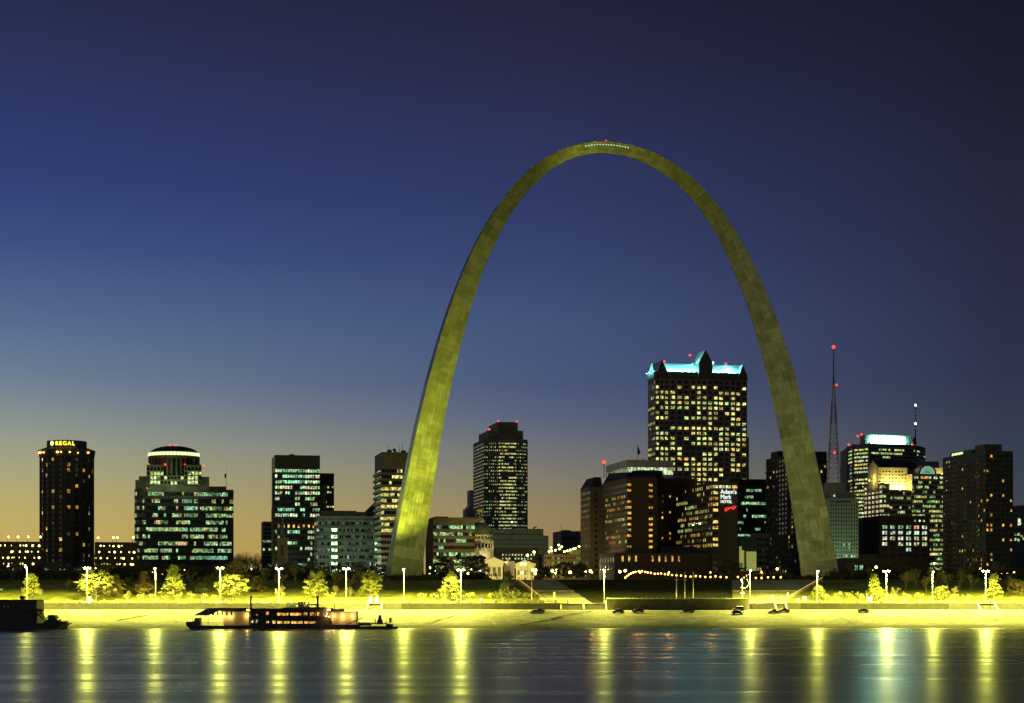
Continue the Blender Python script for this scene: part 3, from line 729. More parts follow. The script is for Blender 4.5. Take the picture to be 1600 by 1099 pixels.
# --- dark tower with a plain black top
Y = 1000; pb = boxplan(427, 429.5, 500, Y, 30); B = Bld('dark_tower', 'black square office tower with bright windows and blank black top', base=pb[0], wallmat='black_wall')
P0, P1, P2, P3 = pb; ztop = zb(711, Y)
rows = {18:.9,17:.85,16:.8,15:.72,14:.7,13:.65,12:.28,11:.8,10:.65,9:.02,8:.95,7:.5,6:.5,5:.8,4:.5,3:.1,2:.1}
pal = TEALW + [(.9,1,.6),(1,1,.6)]
f1 = lit(52, .5, pal, run=.45, rowvar=0, amp=(.6,1.5), rows=rows)
def f2(i, j, nx):
    if j == 8: return ((1.3,.75,.15) if i % 2 else None)
    return f1(i, j, nx)
z_hi = zb(731, Y); fh = 8.7*Y/F; nfl = 19; 
B.block(pb, G0, ztop, {0: dict(nx=18, nz=nfl, fx=.8, fz=.55, dep=.35, litf=f2, top=ztop-z_hi, bot=z_hi-nfl*fh-G0), 3: dict(nx=3, nz=nfl, fx=.6, fz=.5, dep=.3, top=ztop-z_hi, bot=z_hi-nfl*fh-G0)})
B.block(boxplan(452,452,460,Y+6,5), ztop, zb(708.5,Y)); B.block(boxplan(426.2,426.2,430,Y+3,8), G0, zb(738,Y))
B.block(boxplan(424.5,424.5,428.5,Y-1,4), G0, zb(795,Y))
B.finish()
Y = 1040; pb = boxplan(499, 509, 522, Y, 30); B = Bld('dark_annex', 'slim dark tower tucked behind the right side of the black tower', base=pb[0], wallmat='black_wall')
pb = boxplan(496, 496, 522, Y, 25); ztop = zb(739.5, Y)
f1 = lit(53, .45, YEL+GREEN, run=.2, rowvar=.3, rows={19:0,18:.1}); 
B.block(pb, G0, ztop, {0: dict(nx=7, nz=20, fx=.7, fz=.4, dep=.3, litf=lambda i,j,nx: f1(i,j,nx) if i > 2 else None, top=1, bot=6)}); B.finish()
Y = 1012; pb = boxplan(500.6, 500.6, 510, Y, 6); B = Bld('lift_shaft', 'plain pale grey slab standing beside the black tower', base=pb[0], wallmat='green_grey'); B.block(pb, G0, zb(757,Y)); B.finish()

# --- cathedral with thin green spire
Y = 860; cx_ = X(441.5, Y); rt = empty('church', 'small stone church with a thin green spire before the dark tower', 'church', (cx_, Y, G0))
b_ = MB(); tw = 2.1; zt = zb(841, Y) - G0; b_.box(-tw, tw, -tw, tw, 0, zt-1.2); b_.box(-tw-.35, tw+.35, -tw-.35, tw+.35, zt-1.2, zt)
for s_ in (-1, 1): b_.box(s_*tw-.25, s_*tw+.25, -tw-.3, -tw, 0, zt-1.2)
b_.build('tower', 'pale_stone' if False else 'tan_wall', rt)
b_ = MB(); b_.box(-.8,.8,-tw-.05,-tw-.02,zt-8.5,zt-3.2); b_.lathe(0,0,[(.01,0),(.8,0)],12) if False else None; b_.build('belfry_opening','black_wall',rt)
b_ = MB(); b_.tube((0,0,zt),(0,0,zb(800,Y)-G0),1.35,.06,8); b_.build('spire','copper_roof',rt)
b_ = MB(); b_.box(-.9,8.5,2.11,16,0,7); b_.add([(-.9,2.11,7),(8.5,2.11,7),(8.5,16,7),(-.9,16,7),(3.8,2.11,9.6),(3.8,16,9.6)],[(0,1,4),(2,3,5),(1,2,5,4),(3,0,4,5)]); b_.build('nave','tan_wall',rt)

# --- long mid-rise with balconies bands
Y = 980; pb = boxplan(488, 496, 592, Y, 30); B = Bld('midrise_office', 'wide green-grey mid-rise with banded floors and one bright stairwell', base=pb[0], wallmat='green_grey')
ztop = zb(806, Y)
f1 = lit(61, .07, TEALW, run=.2)
def f2(i, j, nx):
    if i in (7,8,9) and j < 7: return (2.6,5.0,2.2)
    if j == 0: return (.9,1.0,.6) if (i*7) % 5 else None
    if i >= nx-2 and j < 5: return (1.8,6.5,2.4)
    r_ = random.Random(i*13+j*7)
    return (.045,.10,.07) if r_.random() < .55 else ((.4,.8,.6) if r_.random() < .04 else None)
B.block(pb, G0, ztop, {0: dict(nx=31, nz=8, fx=1, fz=.45, dep=.9, litf=f2, top=2.2, bot=5), 3: dict(nx=4, nz=8, fx=.7, fz=.45, dep=.4, litf=lit(62,.1,ORG), top=2.2, bot=5)})
B.block(boxplan(504,504,557,Y+8,10), ztop, zb(798,Y+8)); B.block(boxplan(557.1,557.1,572,Y+8,10), ztop, zb(800,Y+8))
B.part('slab_edges', (lambda q: (q, [q.obox(off(pb[0], BK, -.5), E1, hypot(pb[1][0]-pb[0][0],pb[1][1]-pb[0][1])+.2, .49, G0+5+(ztop-2.2-G0-5)/8*k-.25, G0+5+(ztop-2.2-G0-5)/8*k+.2) for k in range(1,9)])[0])(MB()), 'green_grey')
B.finish()
Y = 1080; rt = Bld('sloped_hall', 'dark building with a steep sloping roof between mid-rise and balcony tower', base=(X(560,Y),Y), wallmat='dark_stone')
b_ = [(X(566,Y),zb(803,Y)),(X(588,Y),zb(781,Y)),(X(600,Y),zb(781,Y))]
rt.w.add([(X(566,Y),Y,G0),(X(602,Y),Y,G0),(X(602,Y),Y,zb(779,Y)),(X(590,Y),Y,zb(780,Y)),(X(566,Y),Y,zb(804,Y)),
          (X(566,Y),Y+25,G0),(X(602,Y),Y+25,G0),(X(602,Y),Y+25,zb(779,Y)),(X(590,Y),Y+25,zb(780,Y)),(X(566,Y),Y+25,zb(804,Y))],
         [(0,1,2,3,4),(9,8,7,6,5),(0,4,9,5),(4,3,8,9),(3,2,7,8),(2,1,6,7)]); rt.finish()

# --- balcony tower behind the left leg of the arch
Y = 960; pb = boxplan(585.5, 596, 662, Y); B = Bld('balcony_tower', 'tower with stacked balconies behind the left leg of the arch', base=pb[0], wallmat='tan_wall')
ztop = zb(706.5, Y); nfl = 18; zz = zb(731, Y)
rows = {17:.3,16:.1,15:.45,14:.75,13:.8,12:.5,11:.75,10:.65,9:.45,8:.35,7:.4,6:0,5:.1,4:0,3:0,2:0,1:0,0:0}
fx_ = lit(71, .4, YEL, run=.55, rowvar=0, amp=(.8,1.4), rows=rows)
B.block(pb, G0, ztop, {0: dict(nx=16, nz=nfl, fx=1, fz=.55, dep=1.0, litf=fx_, top=ztop-zz, bot=4), 3: dict(nx=3, nz=nfl, fx=1, fz=.55, dep=1.0, litf=lit(72,.15,[(.7,1,.5)],rowvar=.1,amp=(.2,.8)), top=ztop-zz, bot=4)})
q = MB(); fh = (zz-G0-4)/nfl; dl = hypot(pb[3][0]-pb[0][0], pb[3][1]-pb[0][1])
for k in range(nfl):
    z = G0+4+fh*k; q = MB(); q.prism([off(off(pb[0],E1,-1.1),BK,.6), off(off(pb[0],E1,-.02),BK,.6), off(off(pb[3],E1,-.02),BK,-.6), off(off(pb[3],E1,-1.1),BK,-.6)], z-.2, z+1.1, 0, True, True); B.part('balcony', q, 'pale_stone')
for a_, c_, t_ in ((606,612,701),(628,634,702),(617,620,703)): B.block(boxplan(a_,a_,c_,Y+8,4), ztop, zb(t_,Y))
an = MB()
for px, t_ in ((607,694),(624,695),(629,690),(616,699)):
    x = X(px, Y+10); an.tube((x, Y+10.2, ztop), (x, Y+10.2, zb(t_,Y)), .12)
an.ball((X(616,Y+10), Y+10, zb(701,Y)), .9, 6); B.part('antenna', an, 'steel_dark')
B.finish()

# --- low wide office right of the left leg
Y = 1000; pb = boxplan(667, 677, 742, Y, 30); B = Bld('low_office', 'low ribbon-window office with a pinkish side wall right of the arch leg', base=pb[0], wallmat='olive_wall'); B.mats.append('pink_panel')
ztop = zb(808.5, Y)
B.w.face([(*pb[3],G0),(*pb[0],G0),(*pb[0],ztop),(*pb[3],ztop)], 1)
B.block(pb[:3]+[off(pb[3],E1,.05)], G0, ztop, {0: dict(nx=24, nz=8, fx=1, fz=.5, dep=.4, litf=lit(81,.55,TEALW,run=.55,rowvar=.25,rows={4:.08,1:.7,2:.8,7:.7}), top=3.6, bot=3)})
B.block(boxplan(680,680,700,Y+6,8), ztop, zb(806.5,Y)); B.finish()
# --- stepped setback tower
Y = 1300; B = Bld('stepped_tower', 'thin stepped stone tower peeping out behind the courthouse dome', base=(X(737,Y),Y), wallmat='pale_stone')
for a_, c_, t_ in ((727.5,731.5,795),(731,734.5,791),(734.2,739.5,765),(739.6,742.5,775),(742,745.5,768)): B.block(boxplan(a_,a_,c_,Y+(a_%3)*4,12), G0, zb(t_,Y))
B.finish()

# --- stepped-crown office tower
Y = 1250; pb = boxplan(745.5, 757, 826, Y, 46); B = Bld('stepped_crown_tower', 'tall grey office tower with stepped crown and red roof beacons', base=pb[0], wallmat='grey_wall'); B.mats.append('olive_wall')
P0, P1, P2, P3 = pb; Lf = hypot(P1[0]-P0[0], P1[1]-P0[1]); Df = hypot(P3[0]-P0[0], P3[1]-P0[1])
def Q(u, v): return (P0[0]+E1[0]*Lf*u+BK[0]*v, P0[1]+E1[1]*Lf*u+BK[1]*v)
poly = [Q(0,3.0), Q(.10,3.0), Q(.10,1.5), Q(.32,1.5), Q(.32,0), Q(.72,0), Q(.72,1.5), Q(.92,1.5), Q(.92,3), Q(1,3), Q(1,Df), Q(0,Df)]
ztop = zb(685.5, Y); nfl = 26; bot = zb(829, Y)-G0
fa_ = lit(91, .62, YEL+GREEN, run=.3, rowvar=.3, amp=(.35,.95)); fb_ = lit(92, .75, YEL+[(.8,1,.5)], run=.6, rowvar=.2, amp=(.6,1.2)); fc_ = lit(93,.6,YEL+GREEN,run=.3,rowvar=.35,amp=(.35,.95))
nar = dict(nz=nfl, fx=.5, fz=.34, dep=.35, top=2, bot=bot)
B.block(poly, G0, ztop, {0: dict(nar, nx=2, litf=lit(94,.5,GREEN,amp=(.3,.9))), 2: dict(nar, nx=5, litf=fa_), 4: dict(nz=nfl, nx=12, fx=.82, fz=.4, dep=.35, litf=fb_, top=2, bot=bot), 6: dict(nar, nx=5, litf=fc_), 8: dict(nar, nx=2, litf=fa_), 11: dict(nz=nfl, nx=10, fx=1, fz=.42, dep=.3, litf=lit(95,.03,GREEN,rowvar=0,amp=(.2,.5)), top=2, bot=bot)})
B.block([Q(.11,4), Q(.90,4), Q(.90,Df-3), Q(.11,Df-3)], ztop, zb(671.5,Y)); B.block([Q(.31,2.2), Q(.77,2.2), Q(.77,Df-8), Q(.31,Df-8)], ztop, zb(658.5,Y))
lv_ = MB()
for k in range(14): lv_.obox(off(Q(.34+.028*k,2.2),BK,-.2), E1, .35, .19, ztop+2, zb(660,Y))
B.part('louvre', lv_, 'olive_wall')
B.beacon([(*Q(.33,3), zb(657.5,Y)), (*Q(.75,3), zb(657.5,Y)), (*Q(.14,5), zb(670,Y))], .9)
B.finish()
# --- wide banded building under it
Y = 1180; pb = boxplan(762, 762, 849, Y, 40); B = Bld('banded_building', 'wide low green-grey building with blank bands below the stepped tower', base=pb[0], wallmat='green_grey')
B.block(pb, G0, zb(826,Y)); B.block(boxplan(849.1,849.1,857,Y+8,30), G0, zb(836.5,Y))
q = MB(); ln = hypot(pb[1][0]-pb[0][0], pb[1][1]-pb[0][1])
for t_, h_ in ((836,.9),(845,.6),(852,.9),(859,.6)): q.obox(off(pb[0],BK,-.5), E1, ln, .49, zb(t_,Y), zb(t_,Y)+h_)
for k in range(5): q.obox(off(off(pb[0],E1,ln*(.08+.21*k)),BK,-.2), E1, .3, .19, zb(835,Y), zb(826.5,Y))
B.part('ledge', q, 'olive_wall')
q = MB(); q.box(X(833,Y),X(836,Y),Y+8,Y+10,zb(826,Y),zb(824,Y)); q.tube((X(834,Y),Y+9,zb(824,Y)),(X(840,Y),Y+9,zb(822,Y)),.5,.2,5); B.part('rooftop_unit', q, 'steel_dark'); B.finish()
Y = 1080; pb = boxplan(774, 774, 842, Y, 15); B = Bld('brick_building', 'dark brick building with two rows of round white lights behind the courthouse', base=pb[0], wallmat='red_brick')
ff = lambda i,j,nx: ((1.1,1.2,.75) if (j==1 and i>1 and i<13 and i!=9) or (j==0 and i in (2,3,4,6,7,8,9,10,11)) else None)
B.block(pb, G0, zb(856,Y), {0: dict(nx=14, nz=2, fx=.45, fz=.42, dep=.3, litf=ff, bot=zb(876,Y)-G0, top=zb(856,Y)-zb(864,Y))}); B.finish()
Y = 1350; pb = boxplan(875, 877, 908, Y, 30); B = Bld('flat_block', 'distant dark flat-roofed block left of the brown hotel', base=pb[0], wallmat='green_grey')
B.block(pb, G0, zb(830,Y), {0: dict(nx=12, nz=8, fx=.7, fz=.4, dep=.3, top=3)}); B.block(boxplan(880,880,892,Y+6,8), zb(830,Y), zb(828,Y))
q = MB(); q.tube((X(877,Y),Y+4,zb(830,Y)),(X(877,Y),Y+4,zb(820,Y)),.15); B.part('antenna', q, 'steel_dark'); B.finish()

# --- old courthouse with dome, drum, porticoes
Y = 1000; rt = empty('courthouse', 'domed stone courthouse with floodlit yellow porticoes', 'courthouse', (X(749,Y+22), Y+22, G0)); ox, oy = X(749,Y+22), Y+22
def LZ(py): return Z(py, Y+22)-G0
def pxm(n_): return n_*(Y+22)/F
b_ = MB(); rD = pxm(20); 
b_.lathe(0,0,[(rD*1.02,LZ(836)),(rD,LZ(835.5))]+[(rD*cos(t_)**.9 if t_<1.5 else .6, LZ(835)+(LZ(815.5)-LZ(835))*sin(t_)) for t_ in [pi/2*k/10 for k in range(1,10)]]+[(pxm(6),LZ(815.8)),(.1,LZ(815.6))],40); b_.build('dome','copper_roof',rt)
q = MB()
for k in range(28):
    a_ = 2*pi*k/28
    for s_ in range(8):
        t0, t1 = pi/2*s_/9, pi/2*(s_+1)/9
        q.tube((rD*cos(t0)**.9*cos(a_)*1.01,rD*cos(t0)**.9*sin(a_)*1.01,LZ(835)+(LZ(815.5)-LZ(835))*sin(t0)),(rD*cos(t1)**.9*cos(a_)*1.01,rD*cos(t1)**.9*sin(a_)*1.01,LZ(835)+(LZ(815.5)-LZ(835))*sin(t1)),.09,None,3,0,False)
q.build('dome_rib','copper_roof',rt)
q = MB(); q.lathe(0,0,[(pxm(21.2),LZ(861)),(pxm(21.2),LZ(846)),(pxm(23),LZ(845)),(pxm(23),LZ(843.6)),(pxm(21),LZ(843.4)),(pxm(21),LZ(837.5)),(pxm(21.8),LZ(837)),(pxm(21.8),LZ(836)),(pxm(19),LZ(835.8))],36); q.build('drum','pale_stone',rt)
q = MB()
for k in range(24):
    a_ = 2*pi*(k+.5)/24; q.tube((pxm(22.3)*cos(a_),pxm(22.3)*sin(a_),LZ(860)),(pxm(22.3)*cos(a_),pxm(22.3)*sin(a_),LZ(845.2)),.36,.30,6)
q.build('colonnade','pale_stone',rt)
for k in range(24):
    a_ = 2*pi*k/24
    if sin(a_) > .2: continue
    t_ = (-sin(a_), cos(a_)); r_ = pxm(21.2)+.06; q = MB()
    q.face([(r_*cos(a_)-t_[0]*.65, r_*sin(a_)-t_[1]*.65, LZ(857)),(r_*cos(a_)+t_[0]*.65, r_*sin(a_)+t_[1]*.65, LZ(857)),(r_*cos(a_)+t_[0]*.65, r_*sin(a_)+t_[1]*.65, LZ(850)),(r_*cos(a_)-t_[0]*.65, r_*sin(a_)-t_[1]*.65, LZ(850))]); q.build('window','dark_glass',rt)
    q = MB(); r_ = pxm(21)+.06; q.face([(r_*cos(a_)-t_[0]*.5, r_*sin(a_)-t_[1]*.5, LZ(841.5)),(r_*cos(a_)+t_[0]*.5, r_*sin(a_)+t_[1]*.5, LZ(841.5)),(r_*cos(a_)+t_[0]*.5, r_*sin(a_)+t_[1]*.5, LZ(839)),(r_*cos(a_)-t_[0]*.5, r_*sin(a_)-t_[1]*.5, LZ(839))]); q.build('window','dark_glass',rt)
q = MB(); q.lathe(0,0,[(pxm(22.6),0),(pxm(22.6),LZ(861)),(pxm(21),LZ(860.8))],8); q.build('drum_base','pale_stone',rt)
q = MB(); q.lathe(0,0,[(pxm(9.5),LZ(817)),(pxm(9.5),LZ(814)),(pxm(8.4),LZ(813.8)),(pxm(7.6),LZ(811)),(pxm(6.5),LZ(810.8)),(pxm(4.2),LZ(809)),(pxm(4.2),LZ(798.6)),(pxm(5.6),LZ(798)),(pxm(5.6),LZ(796.6)),(pxm(4.3),LZ(796.4))],10); q.build('lantern','pale_stone',rt)
q = MB(); q.lathe(0,0,[(pxm(4.4),LZ(796.4))]+[(pxm(4.4)*cos(t_), LZ(796.4)+pxm(4.4)*sin(t_)) for t_ in [pi/2*k/5 for k in range(1,6)]],12); q.tube((0,0,LZ(792.5)),(0,0,LZ(785)),.25,.15,5); q.ball((0,0,LZ(788)),.7,8); q.build('lantern_cap','copper_roof',rt)
for k in range(8):
    a_ = 2*pi*k/8+.39; q = MB(); r_ = pxm(4.2); t_ = (-sin(a_), cos(a_)); q.face([((r_+.05)*cos(a_)+t_[0]*s_*.42,(r_+.05)*sin(a_)+t_[1]*s_*.42,z_) for s_,z_ in ((-1,LZ(808)),(1,LZ(808)),(1,LZ(801)),(-1,LZ(801)))]); q.build('window','black_wall',rt)
def portico(px0, px1, ytop, ybase, Yp, ncol, deep, nm, wins=0):
    x0, x1 = X(px0,Yp)-ox, X(px1,Yp)-ox; y0 = Yp-oy; w_ = x1-x0; ze = Z(ytop+8,Yp)-G0; zp = Z(ytop,Yp)-G0; zent = ze-1.7
    q = MB(); ins = 2.6 if ncol else 0
    q.box(x0+.5, x1-.5, y0+ins, y0+deep, 0, zent)
    q.box(x0, x1, y0, y0+deep, zent, ze-.01); q.box(x0-.5, x1+.5, y0-.4, y0+deep, ze, ze+.5)
    q.add([(x0-.5,y0-.4,ze+.5),(x1+.5,y0-.4,ze+.5),((x0+x1)/2,y0-.4,zp),(x0-.5,y0+deep,ze+.5),(x1+.5,y0+deep,ze+.5),((x0+x1)/2,y0+deep,zp)],[(0,1,2),(5,4,3),(0,2,5,3),(2,1,4,5)])
    o = q.build(nm, 'pale_stone', rt)
    for k in range(ncol):
        xx_ = x0+1.0+(w_-2.0)*k/(ncol-1); c = MB(); c.tube((xx_,y0+1,0),(xx_,y0+1,zent),.62,.52,10); c.box(xx_-.8,xx_+.8,y0+.2,y0+1.8,zent-.5,zent-.02); c.build('column','pale_stone',o)
    if ncol:
        for k in range(ncol-1):
            xx_ = x0+1.0+(w_-2.0)*(k+.5)/(ncol-1); c = MB(); c.box(xx_-.85,xx_+.85,y0+ins-.08,y0+ins-.02,zent*.36,zent-.9); c.box(xx_-.85,xx_+.85,y0+ins-.08,y0+ins-.02,.1,zent*.24); c.build('window','black_wall',o)
    for k in range(wins):
        xx_ = x0+w_*(k+.5)/wins
        for za_, zb_ in ((zent*.55,zent*.85),(zent*.08,zent*.38)):
            c = MB(); c.box(xx_-.6,xx_+.6,y0-.06,y0-.02,za_,zb_); c.build('window','black_wall',o)
    return o
portico(757, 787, 871, 902, 985, 4, 26, 'portico'); portico(805, 836, 875, 902, 985, 0, 30, 'wing', 3)
q = MB(); q.box(X(720,Y)-ox, X(757,Y)-ox, -14, 14, 0, LZ(874)); q.box(X(787.5,Y)-ox, X(804.5,Y)-ox, -12, 8, 0, LZ(878)); q.box(X(792,Y)-ox, X(793.5,Y)-ox,-11,-9,LZ(878),LZ(874)); q.build('link_wing','pale_stone',rt)
# courthouse floodlights standing on the lawn in front
def floodlight(x, y, z, aim, power, col, spot, label, group=None, head=.5):
    rt_ = empty('floodlight', label, 'floodlight', (x, y, z), 0, group)
    b_ = MB(); b_.tube((0,0,0),(0,0,.7),.06); b_.box(-.25,.25,-.25,.25,0,.08); b_.build('stand','steel_dark',rt_)
    from mathutils import Vector
    d_ = Vector((aim[0]-x, aim[1]-y, aim[2]-z)).normalized()
    c0 = Vector((0,0,.85)); b_ = MB(); b_.tube(tuple(c0-d_*.22), tuple(c0+d_*.16), .18, .32, 10); b_.build('lamp_housing','steel_dark',rt_)
    lamp('flood_lamp', tuple(c0+d_*.3), power, col, .25, rt_, spot, tuple(Vector(aim)-Vector((x,y,z))))
    return rt_
FL = [(X(770,955),955,(X(772,985),985,G0+4),46000),(X(822,955),955,(X(822,985),985,G0+4),34000)]
for i_, (fx1, fy1, aim, pw) in enumerate(FL):
    floodlight(fx1, fy1, G0, aim, pw, (1,.82,.2), 100, ('ground floodlight before the columned courthouse portico','ground floodlight before the right courthouse wing')[i_], 'courthouse floodlights')

# --- yellow lit block with lamps on its roof deck
Y = 1080; pb = boxplan(846, 852, 910, Y, 20); B = Bld('lit_block', 'yellow-lit block with small windows and lamps along its roof deck', base=pb[0], wallmat='tan_wall')
pb = boxplan(838, 850, 912, Y, 24)
B.block(pb, G0, zb(866,Y), {0: dict(nx=15, nz=5, fx=.42, fz=.5, dep=.25, litf=lit(111,.45,YEL,run=.1,amp=(.35,1.0)), top=1, bot=3), 3: dict(nx=2, nz=4, fx=.3, fz=.3, dep=.2, top=1)})
q = MB(); q.obox(off(off(pb[0],E1,18),BK,10), E1, 8, .3, zb(866,Y), zb(857,Y)); B.part('parapet_screen', q, 'light_panel'); B.finish()
for i_, (px, py) in enumerate(((858,862),(862,861),(868,860),(874,858),(861,856),(873,852),(878,854.5),(882,862),(886.5,861),(891,859.5),(896,858),(899,857),(905,854),(852,868))):
    Yq = Y+6; x = X(px, Yq); z0_ = zb(866,Y)+.02 if px != 852 else G0; h_ = Z(py,Yq)-z0_
    rt_ = empty('roof_lamp', 'small bright lamp on a post above the yellow-lit block', 'lamp post', (x,Yq+ (py%3),z0_), 0, 'lamps above the yellow block')
    b_ = MB(); b_.tube((0,0,0),(0,0,h_),.1); b_.build('pole','steel_dark',rt_); b_ = MB(); b_.ball((0,0,h_),.55,8); b_.build('lamp_globe','sodium_soft',rt_)
for px in (820, 845): pass
B_l = [(X(868,1066), 1066, G0+6, 5200),(X(893,1066),1066,G0+6,4200)]
for x,y,z,pw in B_l:
    rt_ = empty('street_lamp','sodium street lamp lighting the yellow block wall','lamp post',(x,y,G0),0,'sodium lamps before the yellow block')
    b_ = MB(); b_.tube((0,0,0),(0,0,6.2),.1); b_.build('pole','steel_dark',rt_); b_ = MB(); b_.ball((0,0,6.4),.35,8); b_.build('lamp_globe','sodium_soft',rt_); lamp('bulb',(0,-.8,6.4),pw,(1,.8,.2),.3,rt_)

# --- brown brick hotel of several wings with the lit sign
def tface(P, d, px):   # distance along d from P at which column px is met
    k = (px-800)/F; return (k*P[1]-P[0])/(d[0]-k*d[1])
Y = 950; pw = boxplan(941, 980, 1027, Y)
B = Bld('hotel', 'brown brick hotel in several wings with a lit white sign', base=pw[0], wallmat='brown_brick')
ztop = zb(746, Y); bot = 5.4; Df = hypot(pw[3][0]-pw[0][0], pw[3][1]-pw[0][1])
rn = random.Random(120)
def colwin(seed, cols, p, pal, dim=None):
    def f(i, j, nx):
        r_ = random.Random(seed+i*71+j*13)
        if r_.random() < p: a = r_.uniform(.7,1.5); c = r_.choice(pal); return tuple(a*q for q in c)
        return None
    return f
nfl = 16
B.block(pw, G0, ztop, {
    0: dict(nx=7, nz=nfl, fx=.9, fz=.42, dep=.3, litf=colwin(5, None, .7, ORG+[(1,.75,.25)]), skip=lambda i,j: i not in (0,5) or j < 4, top=2.4, bot=bot),
    3: dict(nx=24, nz=nfl, fx=.5, fz=.5, dep=.35, litf=(lambda g_: lambda i,j,nx: (g_(i,j,nx) if j < nfl-2 and j > 3 and i > 2 else ((.10,.09,.07) if j >= nfl-2 and i % 2 == 0 else None)))(lit(121,.38,ORG+ORG+YEL,run=.45,rowvar=.22,amp=(.4,1.2))), top=2.4, bot=bot)})
Pf = pw[3]; YW = Pf[1]
w1 = boxplan(907, 922, 941, YW)
B.block(w1, G0, zb(761, YW), {0: dict(nx=3, nz=14, fx=.7, fz=.45, dep=.3, litf=colwin(9,None,.08,ORG), skip=lambda i,j: i != 1, top=2.5, bot=4), 3: dict(nx=11, nz=15, fx=.4, fz=.5, dep=.25, litf=lambda i,j,nx: (.16,.15,.10) if j > 9 and (i+j)%5 else ((.9,.6,.15) if (i*3+j)%23==0 else None), top=1.5, bot=3)})
# mansard and turret roofs
q = MB(); a0, a1 = off(pw[0],E1,-.0), pw[3]
z0_, z1_ = ztop-2, zb(741.5, YW-20)
q.add([(*off(pw[0],BK,6),ztop+.02),(*off(off(pw[0],E1,14),BK,6),ztop+.02),(*off(off(pw[3],E1,14),BK,6),ztop+.02),(*off(pw[3],BK,6),ztop-3),(*off(off(pw[0],BK,16),E1,5),z1_),(*off(off(pw[0],BK,16),E1,12),z1_),(*off(off(pw[3],E1,12),BK,0),z1_+2),(*off(off(pw[3],E1,4),BK,0),z1_+2)],
      [(0,1,5,4),(1,2,6,5),(2,3,7,6),(3,0,4,7),(4,5,6,7)]); 
q.add([(*w1[0],zb(761,YW)),(*w1[1],zb(761,YW)),(*w1[2],zb(761,YW)),(*w1[3],zb(761,YW)),(*off(off(w1[0],E1,3.5),BK,3),zb(745,YW)),(*off(w1[1],BK,3),zb(745,YW)),(*w1[2],zb(745,YW)),(*off(w1[3],E1,3.5),zb(745,YW))],[(0,1,5,4),(1,2,6,5),(2,3,7,6),(3,0,4,7),(4,5,6,7)])
Yt = 985; tp = [(P_[0],P_[1]) for P_ in ngon(X(1011,Yt+8),Yt+8,26*Yt/F,8,radians(22))]
q.prism(tp, G0+40, zb(735,Yt)); B.part('hipped_roof', q, 'roof_dark')
# recessed dark wing
wr = boxplan(1020, 1020, 1086, 1003, 18)
B.block(wr, G0, zb(747,1003), {0: dict(nx=11, nz=16, fx=.4, fz=.45, dep=.3, litf=colwin(31,None,.45,ORG), skip=lambda i,j: i not in (2,4), top=6, bot=6)})
# sign wing
w6 = boxplan(1052, 1113, 1153, 930)
z6 = zb(753, 930)
def f6(i, j, nx):
    if j == 15: return (1.1,.95,.4) if i == 0 else ((1.0,.95,.55) if i < 3 else (1.3,.75,.15))
    if i == 0: return ((1.3,1.,.3) if j in (14,) else None) if j == 14 else (None if j in (10,7,4,3,2,1,0) else (1.4,.85,.2) if j != 13 else (.7,.25,.05))
    return None
g6 = lit(131,.45,ORG+YEL+YEL,run=.5,rowvar=.3,amp=(.5,1.25),rows={15:.45,3:.3,2:.1,1:0,0:0})
B.block(w6, G0, z6, {0: dict(nx=4, nz=16, fx=.82, fz=.5, dep=.3, litf=f6, skip=lambda i,j: i != 0 and j != 15, top=1.0, bot=2.6), 3: dict(nx=26, nz=16, fx=.5, fz=.55, dep=.3, litf=lambda i,j,nx: g6(i,j,nx) if i > 1 else None, top=1.0, bot=2.6)})
# podium
wp = boxplan(936, 960, 1110, 925)
ar = lambda i, j, nx: (1.35,.85,.2) if i in (3,4,5) else ((1.1,.7,.2) if i in (10,12,14,16,18) else None)
B.block(wp, G0, zb(864,925), {0: dict(nx=29, nz=1, fx=.6, fz=.9, dep=.4, litf=lambda i,j,nx: (1.25,.66,.1) if i in (2,4,6) else (.95,.5,.09), skip=lambda i,j: i not in (2,4,6,11,13,15,17,19), top=zb(864,925)-zb(868,925), bot=zb(878,925)-G0), 3: dict(nx=6, nz=2, fx=.5, fz=.6, dep=.3, litf=lambda i,j,nx: (.25,.22,.12) if j else None, top=1.5, bot=6)})
q = MB(); q.add([(X(1030,935),935,zb(864,925)+.02),(X(1112,935),950,zb(864,925)+.02),(X(1112,950),962,zb(853,940)),(X(1034,950),948,zb(853,940))],[(0,1,2,3)]); B.part('podium_roof', q, 'roof_dark')
# sign
def on_front(W_, Yc, px): t = tface(W_[0], E1, px); return off(off(W_[0], E1, t), BK, -.3)
for tx_, py, sz, sx_ in (("Adam's", 771.5, 3.1, .96), ('Mark', 779.3, 3.0, .92), ('HOTEL', 786, 2.15, .93)):
    p_ = on_front(w6, 930, 1125.5); text(tx_, sz, 'sign_white', (p_[0], p_[1], zb(py, 930)), TH, B.root, B.base, name='sign_lettering', bold=.0, sx=sx_)
q = MB(); pts = []
for k in range(41):
    t_ = k/40; px = 1132.5 + 17.5*t_; py = 797 - 4.6*t_ + 2.0*sin(t_*2*pi*1.5+.6); pts.append((px, py))
for (ax_, ay_), (bx_, by_) in zip(pts, pts[1:]):
    p_, r_ = on_front(w6,930,ax_), on_front(w6,930,bx_); q.tube((p_[0],p_[1],zb(ay_,930)),(r_[0],r_[1],zb(by_,930)),.2,None,6)
for k in range(24):
    t_, u_ = 2*pi*k/24, 2*pi*(k+1)/24
    for cx_, cy__ in ((1136,795.2),(1145.5,792.8)):
        p_, r_ = on_front(w6,930,cx_+3.6*cos(t_)), on_front(w6,930,cx_+3.6*cos(u_)); q.tube((p_[0],p_[1],zb(cy__-1.6*sin(t_)-.25*3.6*cos(t_),930)),(r_[0],r_[1],zb(cy__-1.6*sin(u_)-.25*3.6*cos(u_),930)),.25,None,5)
